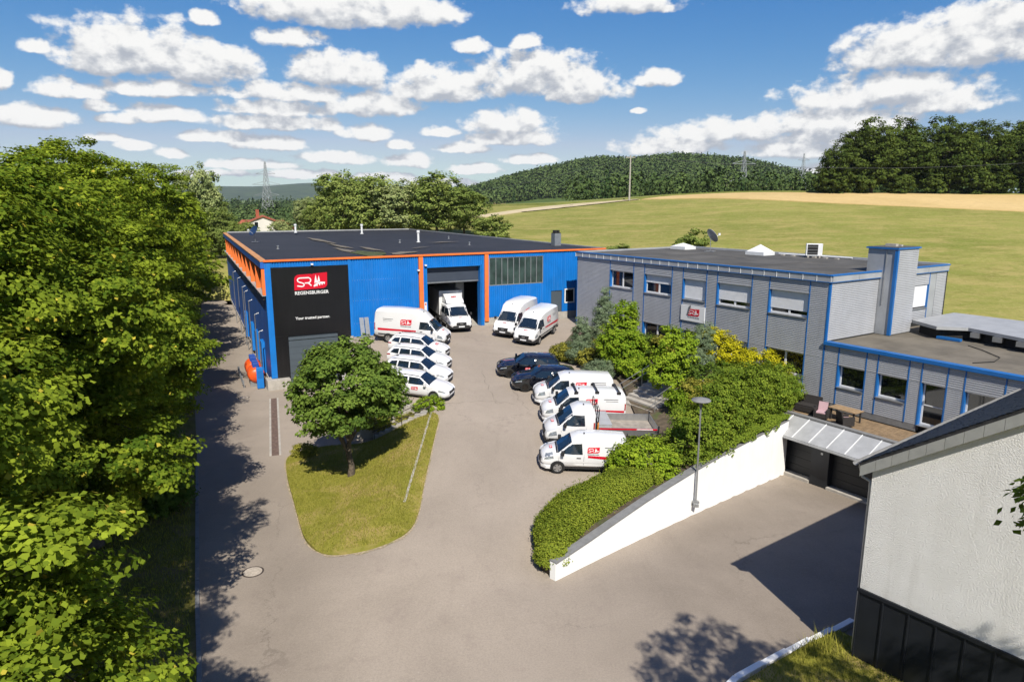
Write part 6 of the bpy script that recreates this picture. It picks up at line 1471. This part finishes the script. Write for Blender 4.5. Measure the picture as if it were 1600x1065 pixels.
# stairs and railing down from the yard beside the dock wall
ds = empty('dock_stairs', (-4.9, 40.35, 0), R(180)); tag(ds, 'short concrete stairs with dark railing going down beside the dock wall', 'stairs')
z0 = float(yard_h(-4.9, 40.5))
for k in range(9): MB().box(.3 + k * .36, .3 + k * .36 + .40, -.30, .62, -.1, z0 - k * .17).build('step', 'concrete', ds)
for h_ in (.5, .95): MB().tube([(.0, .66, z0 + h_), (3.6, .66, z0 - 1.65 + h_)], .025, 8).build('handrail', 'dark_iron', ds)
for x_ in (.1, 1.8, 3.5): MB().tube([(x_, .66, z0 - x_ * .47 - .2), (x_, .66, z0 - x_ * .47 + .98)], .02, 8).build('rail_post', 'dark_iron', ds)
shrub('wall_shrub', 'bright yellow green shrub at the top of the dock stairs beside the white car', 'shrub', -4.95, 40.75, [(0, 0, .45, .8, .45, .6), (-.6, 0, .35, .6, .4, .45)], 130, 36, .22, .11, 'leaf_bright', 71, 1.85)
shrub('wall_shrub', 'long yellow green shrub trailing along the dock stairs', 'shrub', -7.3, 40.45, [(0, 0, .4, 1.5, .4, .45), (-1.0, -.1, .2, 1.0, .4, .4), (1.1, 0, .5, .8, .4, .4)], 200, 36, .22, .10, 'leaf_olive', 72, .95)
shrub('dry_shrub', 'dry straw coloured clump at the left tip of the grass island by the drain', 'shrub', -12.1, 37.7, [(0, 0, .3, .75, .6, .4)], 90, 36, .2, .09, 'leaf_olive', 73, .15)

# --- tree just outside the right picture edge: one low branch hangs in, its crown shades the court
me, cc = crown_mesh('crown', [(9.0, 6.7, 13.4, 2.5, 2.5, 2.3), (8.6, 5.6, 12.2, 1.8, 1.8, 1.5), (9.45, 10.8, 9.3, .85, .62, 1.0), (11.2, 6.2, 12.6, 2.2, 2.2, 2.2), (13.6, 5.2, 12.4, 2.6, 2.6, 2.2)], 560, 34, .42, .17, 'leaf_dark', 81, 'diamond', .6, .45)
rg = np.random.default_rng(81)
cc0 = cc - np.array([11.6, 7.0, 0]); tr = trunk_mb(11.5, .2, list(cc0[rg.choice(len(cc0), 14)]) + [(-2.0, 3.7, 9.3), (-2.2, 3.8, 9.0)], rg).mesh('trunk', 'bark', 50)
for v in me.vertices: pass
e = empty('overhanging_tree', (11.6, 7.0, 0)); tag(e, 'dark leafy branch hanging in at the right picture edge before the white house', 'tree'); c_ = inst(me, 'crown', e, (-11.6, -7.0, 0)); inst(tr, 'trunk', e)

# --- grass
def blades(name, pts, hgt, m, seed, wid=.012, lab=None):
    rg = np.random.default_rng(seed); n = len(pts); a = rg.uniform(0, 6.28, n); h = hgt * rg.uniform(.5, 1.3, n)
    d = np.stack([np.cos(a), np.sin(a), 0 * a], 1); le = np.stack([np.cos(a + 1.3), np.sin(a + 1.3), 0 * a], 1) * (h * rg.uniform(.2, .7, n))[:, None]
    V = np.stack([pts - d * wid, pts + d * wid, pts + le + np.stack([0 * h, 0 * h, h], 1)], 1)
    me = fast_mesh(name, V.reshape(-1, 3), np.full(n, 3), np.arange(3 * n), m, tint=np.clip(.5 + rg.normal(size=n) * .25, 0, .89))
    o = bpy.data.objects.new(name, me); col.objects.link(o); tag(o, lab, 'grass', kind='stuff'); return o
def inside(P, poly):
    x, y = P[:, 0], P[:, 1]; r = np.zeros(len(P), bool); q = np.array(poly)
    for i in range(len(q)):
        (x0, y0), (x1, y1) = q[i - 1], q[i]; c = ((y0 > y) != (y1 > y)) & (x < (x1 - x0) * (y - y0) / (y1 - y0 + 1e-12) + x0); r ^= c
    return r
rg = np.random.default_rng(90)
P = rg.uniform([-13.4, 26, 0], [-4.2, 40.3, 0], (70000, 3)); P = P[inside(P, ISL)]; P[:, 2] = isl_h(P[:, 0], P[:, 1]) + .015
blades('grass', P, .085, 'grass_blade', 91, .012, 'short partly dry grass covering the island lawn')
P = rg.uniform([4.6, 10, 0], [13, 21.4, 0], (40000, 3)); P = P[inside(P, LW)]; P[:, 2] = lw_h(P[:, 0], P[:, 1])
blades('grass', P, .09, 'grass_blade', 92, .012, 'rough grass on the small lawn by the white house')
P = rg.normal([9.9, 20.0, 0], [.55, .35, 0], (260, 3)); P = P[inside(P, LW)]; P[:, 2] = lw_h(P[:, 0], P[:, 1])
blades('tall_grass', P, .5, 'grass_blade', 93, .014, 'tuft of tall seeding grass at the kerb by the white house')
P = rg.uniform([-20, 12, 0], [-7, 40, 0], (60000, 3)); sd_ = (P[:, 0] + 9.73) * .907 + (P[:, 1] - 18.78) * .42; P = P[(sd_ < -.25) & (sd_ > -5)]; P[:, 2] = .03
blades('verge_grass', P, .13, 'grass_blade', 94, .014, 'dry grass on the verge under the maples')
# ================================================================== street lamp
lw0 = Vector((1.7, 24.37, 0)); wdn = Vector((16.35 - 1.7, 38.6 - 24.37, 0)).normalized(); on = Vector((wdn.y, -wdn.x, 0))
lpos = lw0 + wdn * 10.0 + on * .16
lam = empty('street_lamp', (lpos.x, lpos.y, 0)); tag(lam, 'slender grey lamp post with flat round head fixed to the white wall', 'lamp')
MB().tube([(0, 0, .16), (0, 0, 5.0)], [.055, .042], 12).build('post', 'steel', lam, smooth=60)
MB().box(-.16, .16, -.10, .10, .14, .24).box(-.12, .12, -.18, .10, -.02, .13).build('bracket', 'steel', lam)
MB().lathe([(.05, 4.95), (.07, 5.12), (.10, 5.22), (.42, 5.30), (.46, 5.35), (.42, 5.40), (.12, 5.48), (.01, 5.49)], (0, 0, 0), 28).build('lamp_head', 'coping', lam, smooth=50)

# ================================================================== trees and bushes farther off
FAR = []
for sd_, m_ in ((61, 'leaf_far'), (62, 'leaf_far_pale'), (63, 'leaf_far')):
    me, cc = crown_mesh('far_crown', lobed(1.0, 16, 6.0, 15, sd_, (.38, .6)), 560, 30, 1.05, .50, m_, sd_, 'diamond', .6, .5); rg = np.random.default_rng(sd_)
    FAR.append((me, trunk_mb(12, .3, cc[rg.choice(len(cc), 10)], rg).mesh('trunk', 'bark', 50)))
def lz(x, y): return float(land_h(np.array([x]), np.array([y]))[0])
back = [(-31, 129, 0, (.88, .88, .82), 'tall green tree behind the middle of the hall roof, leftmost of the big group'), (-25.5, 127, 2, (.9, .9, .78), 'green tree behind the hall roof, second of the big group from the left'), (-20, 126, 1, (.92, .92, .72), 'pale green tree behind the hall roof in the middle of the big group'), (-13.5, 124, 2, (.95, .95, .74), 'green tree behind the hall roof, second of the big group from the right'), (-8.5, 122, 0, (.75, .75, .56), 'green tree at the right end of the group behind the hall roof'),
        (-62, 138, 1, (.72, .72, 1.25), 'tall pale poplar rising behind the maple row'), (-55, 131, 2, .62, 'green tree at the end of the lane left of the white farmhouse'), (-57, 150, 0, .36, 'small green tree in front of the white farmhouse, left'), (-46, 138, 1, .40, 'pale bush tree in front of the white farmhouse gable'), (-42, 148, 0, .48, 'green tree right of the white farmhouse'), (-48, 185, 2, .72, 'rounded tree standing behind the white farmhouse roof'), (-38, 165, 1, .66, 'pale rounded tree between farmhouse and hall group'), (-37, 142, 2, .60, 'green bush tree just left of the big hall group'), (-74, 170, 0, .8, 'green tree far down the lane behind the maples'), (-60, 205, 1, .7, 'pale tree far behind the farmhouse'), (-49, 121, 0, .42, 'small tree at the far left corner of the hall'), (-54.5, 131.5, 2, .50, 'bushy tree beside the lane just past the hall corner')]
for i, (x, y, k, sc, lab) in enumerate(back):
    plant('background_tree', lab, 'tree', (x, y, lz(x, y) - .2), FAR[k][0], FAR[k][1], i * 1.9, sc, 'trees beyond the hall')
me_b, cc = crown_mesh('bush_crown', lobed(.1, 4.2, 2.5, 7, 66), 240, 30, .5, .26, 'leaf_far', 66)
for (x, y, sc, lab) in [(23.6, 91, 1.12, 'round dark bush at the meadow edge behind the office roof dish'), (11.5, 96, (1.1, 1, .68), 'low bush at the meadow edge behind the end of the hall, left of two'), (15.0, 95, (1.1, 1, .6), 'low bush at the meadow edge behind the office corner, right of two'), (-3.5, 119, (1.5, 1.2, .95), 'olive bush sloping down right of the hall tree group')]:
    plant('field_bush', lab, 'bush', (x, y, lz(x, y) - .2), me_b, None, x, sc, 'bushes along the meadow edge', 'foliage')
OAK = []
for sd_ in (71, 72):
    me, cc = crown_mesh('oak_crown', lobed(.6, 20, 7.0, 18, sd_, (.34, .55)), 700, 30, 1.15, .55, 'leaf_oak', sd_, 'diamond', .6, .45); rg = np.random.default_rng(sd_)
    OAK.append((me, trunk_mb(15, .4, cc[rg.choice(len(cc), 14)], rg).mesh('trunk', 'bark', 50)))
oaks = [(83, 178, 0, .80), (91, 177, 1, .97), (101, 180, 0, 1.0), (111, 178, 1, 1.02), (121, 180, 0, .98), (131, 178, 1, 1.08), (142, 180, 0, 1.05), (153, 180, 1, 1.05), (96, 190, 1, .92), (107, 191, 0, .95), (118, 191, 1, .95), (129, 191, 0, .98), (140, 192, 1, 1.0), (151, 192, 0, 1.0)]
ow = ['left end', 'second from the left', 'third from the left', 'fourth from the left', 'fifth from the left', 'sixth from the left', 'seventh from the left', 'right picture edge']
for i, (x, y, k, sc) in enumerate(oaks):
    lab = 'dark oak of the clump on the meadow crest, front row, ' + ow[i] if i < 8 else 'dark oak in the rear row of the crest clump, %s from the left' % ['first', 'second', 'third', 'fourth', 'fifth', 'sixth'][i - 8]
    plant('oak_tree', lab, 'tree', (x, y, lz(x, y) - .3), OAK[k][0], OAK[k][1], i * 2.3, sc, 'oaks on the meadow crest')

me_t, cc = crown_mesh('thicket_crown', lobed(.0, 6.0, 4.2, 9, 77), 260, 30, .8, .5, 'leaf_oak', 77)
for i in range(9):
    x, y = 80 + i * 8.6, 175.5 + (i % 2) * 1.2
    plant('oak_thicket', 'low dark bush under the crest oaks, %s from the left' % ['first', 'second', 'third', 'fourth', 'fifth', 'sixth', 'seventh', 'eighth', 'ninth'][i], 'bush', (x, y, lz(x, y) - .3), me_t, None, i * 1.4, 1 + .2 * math.sin(i * 2), 'bushes under the crest oaks', 'foliage')
# ================================================================== woods on the hill (one mass)
def forest(name, pts, seed, lab, hmin=8, hmax=15, conif=.10, cards=36, size=2.4):
    """trees too far off to pick apart: leaf cards gathered into rounded or pointed crowns"""
    rg = np.random.default_rng(seed); n = len(pts); h = rg.uniform(hmin, hmax, n); con = rg.random(n) < conif; r = h * rg.uniform(.32, .46, n) * np.where(con, .75, 1.0); h = h * np.where(con, 1.15, 1)
    i = np.repeat(np.arange(n), cards); m = len(i); d = unit(rg, m); t = rg.random(m)
    rad = np.where(con[i], (1 - t) * .95 + .05, np.sqrt(np.clip(1 - (2 * t - 1) ** 2, 0, 1)) * .9 + .1) * rg.uniform(.72, 1.05, m); a = rg.uniform(0, 6.283, m)
    C = np.stack([pts[i, 0] + np.cos(a) * rad * r[i], pts[i, 1] + np.sin(a) * rad * r[i], pts[i, 2] + h[i] * (.06 + .94 * t)], 1)
    N = np.stack([np.cos(a), np.sin(a), .35 + (t - .4) * 1.6], 1) + rg.normal(size=(m, 3)) * .35
    tint = np.clip(np.where(con, .20, .52)[i] + (rg.normal(size=n) * .17)[i] + rg.normal(size=m) * .12, 0, .89)
    me = leaf_mesh(name, C, N, size * rg.uniform(.7, 1.25, m) * np.where(con[i], 1.0, 1.15), 'wood_far', 'diamond', rg, tint)
    o = bpy.data.objects.new(name, me); col.objects.link(o); tag(o, lab, 'forest', kind='stuff')
rg = np.random.default_rng(101)
P = rg.uniform([-260, 640], [640, 1080], (17000, 2)); z = land_h(P[:, 0], P[:, 1]); d_ = np.hypot((P[:, 0] - 262) / 52, (P[:, 1] - 742) / 48)
k = (z > 15 + 5 * np.sin(P[:, 0] / 40)) & (d_ > 1); P = np.concatenate([P[k], z[k, None]], 1)[:9500]
forest('hill_forest', P, 102, 'mixed dark green forest covering the hill behind the meadow')
P = rg.uniform([20, 226], [230, 262], (300, 2)); P = np.concatenate([P, land_h(P[:, 0], P[:, 1])[:, None]], 1)
forest('crest_thicket', P, 103, 'line of dark trees showing over the meadow crest below the pylon', 6.5, 10, .1, 60, 1.1)
P = rg.uniform([-330, 330], [-20, 620], (700, 2)); P = np.concatenate([P, land_h(P[:, 0], P[:, 1])[:, None]], 1)
forest('valley_trees', P, 104, 'scattered trees in the valley before the far village', 7, 13, .15, 50, 1.7)
P = rg.uniform([-900, 700], [-150, 1700], (1500, 2)); P = np.concatenate([P, land_h(P[:, 0], P[:, 1])[:, None]], 1)
forest('valley_woods', P, 105, 'far woods in the valley below the blue hills', 10, 17, .3)

# ================================================================== farmhouse, village
def house(name, lab, x, y, z, w, d, h, pitch, rz, group=None, wallm='cream'):
    e = empty(name, (x, y, z), rz); tag(e, lab, 'house', group); rz_ = h + w / 2 * pitch
    MB().prism([(-w / 2, -1), (w / 2, -1), (w / 2, h), (0, rz_), (-w / 2, h)], 1, -d / 2, d / 2).build('wall', wallm, e)
    for s in (-1, 1):
        o_ = .5; MB().add([(s * (w / 2 + o_), -d / 2 - .4, h - o_ * pitch), (s * (w / 2 + o_), d / 2 + .4, h - o_ * pitch), (0, d / 2 + .4, rz_ + .02), (0, -d / 2 - .4, rz_ + .02), (s * (w / 2 + o_), -d / 2 - .4, h - o_ * pitch + .22), (s * (w / 2 + o_), d / 2 + .4, h - o_ * pitch + .22), (0, d / 2 + .4, rz_ + .26), (0, -d / 2 - .4, rz_ + .26)],
             [(0, 1, 2, 3), (7, 6, 5, 4), (0, 4, 5, 1), (1, 5, 6, 2), (2, 6, 7, 3), (3, 7, 4, 0)]).build('roof', 'rust_red', e)
    return e
fh = house('farmhouse', 'white gabled farmhouse with red roof behind the hall, left', -64, 178, 2.4, 12.5, 14, 6.4, .40, R(20))
for (x, z) in ((-1.6, 7.0), (2.6, 4.0), (-2.6, 4.0)):
    f = MB().box(x - .55, x + .55, -7.06, -7.01, z - .75, z + .75).build('window', 'pvc', fh); MB().box(x - .42, x + .42, -7.08, -7.065, z - .62, z + .62).build('pane', 'glass', fh)
MB().box(-1.6, -.8, -2, -1.2, 8.5, 10.6).build('chimney', 'rust_red', fh)
house('barn', 'orange red roofed building behind the white farmhouse', -72, 200, 1.5, 10, 14, 5.6, .5, R(70))
rv = random.Random(4)
for i in range(9):
    x = -330 + i * 34 + rv.uniform(-8, 8); y = 1250 + rv.uniform(-90, 90)
    house('village_house', 'far village house below the hills, %s from the left' % ['first', 'second', 'third', 'fourth', 'fifth', 'sixth', 'seventh', 'eighth', 'ninth'][i], x, y, lz(x, y) + 1, 13 + rv.uniform(-2, 6), 22, 8 + rv.uniform(-1, 4), .6, rv.uniform(0, 3), 'far village houses')

# ================================================================== pylons, pole and wires
def pylon(name, lab, x, y, h, w, arms, rz=0.0, r=.16):
    e = empty(name, (x, y, lz(x, y) - 1), rz); tag(e, lab, 'pylon', 'power pylons')
    def half(z): return w * (1 - z / h) ** 1.15 * .5 + .35
    lv = [h * (1 - (1 - i / 11) ** 1.25) for i in range(12)]
    for sx_ in (-1, 1):
        for sy_ in (-1, 1): MB().tube([(sx_ * half(z), sy_ * half(z), z) for z in lv], r, 4).build('leg', 'pylon', e)
    b = MB()
    for i in range(11):
        a, c = lv[i], lv[i + 1]
        for s in (-1, 1):
            b.tube([(-half(a), s * half(a), a), (half(c), s * half(c), c)], r * .6, 4).tube([(half(a), s * half(a), a), (-half(c), s * half(c), c)], r * .6, 4)
            b.tube([(s * half(a), -half(a), a), (s * half(c), half(c), c)], r * .6, 4).tube([(s * half(a), half(a), a), (s * half(c), -half(c), c)], r * .6, 4)
            b.tube([(-half(c), s * half(c), c), (half(c), s * half(c), c)], r * .6, 4)
    b.build('lattice', 'pylon', e)
    for (z, L_) in arms:
        for s in (-1, 1):
            q = MB().tube([(s * half(z), .4, z), (s * L_, 0, z + .2)], r * .8, 4).tube([(s * half(z), -.4, z), (s * L_, 0, z + .2)], r * .8, 4).tube([(s * half(z + 2.2), 0, z + 2.2), (s * L_, 0, z + .25)], r * .7, 4)
            q.build('cross_arm', 'pylon', e)
    return e
pylon('power_pylon', 'tall lattice pylon standing before the forested hill, right of the pole', 150, 455, 41, 7, [(22, 10), (33, 8.5)], R(15), .20)
pylon('power_pylon', 'slim lattice pylon near the dark oak clump, rightmost of three', 265, 640, 46, 7, [(40, 6.5)], R(20), .20)
pylon('power_pylon', 'lattice pylon in the left valley before the blue hills', -165, 470, 42, 7, [(20, 9), (27, 10), (34, 7)], R(-10), .14)
wp = empty('wooden_pole', (29.6, 176, lz(29.6, 176) - .5)); tag(wp, 'tall pale wooden power pole at the edge of the wheat field', 'pole')
MB().tube([(0, 0, 0), (0, 0, 11.6)], [.24, .15], 10).build('pole', 'concrete', wp, smooth=60); MB().box(-1.2, 1.2, -.08, .08, 11.0, 11.18).build('cross_arm', 'concrete', wp)
for x in (-1.1, 0, 1.1): MB().tube([(x, 0, 11.19), (x, 0, 11.5)], .06, 6).build('insulator', 'dark', wp)
def wire(a, b, sag, lab):
    pts = [Vector(a).lerp(Vector(b), i / 14) - Vector((0, 0, sag * (1 - (2 * i / 14 - 1) ** 2))) for i in range(15)]
    o = MB().tube(pts, .035, 4).build('overhead_wire', 'wire'); tag(o, lab, 'wire', 'overhead wires')
wire((29.6, 176, lz(29.6, 176) + 10.9), (150, 160, 26.5), 3.5, 'thin overhead wire running right from the wooden pole past the oaks')
wire((29.6, 176, lz(29.6, 176) + 10.9), (-40, 190, 15.5), 2.5, 'thin overhead wire running left from the wooden pole over the field')

# ================================================================== summer haze over the valley
hm = bpy.data.materials.new('haze'); hm.use_nodes = True; hm.node_tree.nodes.clear()
hv = hm.node_tree.nodes.new('ShaderNodeVolumePrincipled'); hv.inputs['Color'].default_value = (0.80, 0.88, 1.0, 1); hv.inputs['Density'].default_value = 0.00005; hv.inputs['Anisotropy'].default_value = 0.1
ho_ = hm.node_tree.nodes.new('ShaderNodeOutputMaterial'); hm.node_tree.links.new(hv.outputs[0], ho_.inputs['Volume']); M['haze'] = hm
hz = MB().box(-9400, 9400, -900, 15400, -4.5, 215).build('haze', 'haze'); tag(hz, 'thin bluish summer haze lying over the far valley', 'haze', kind='stuff')
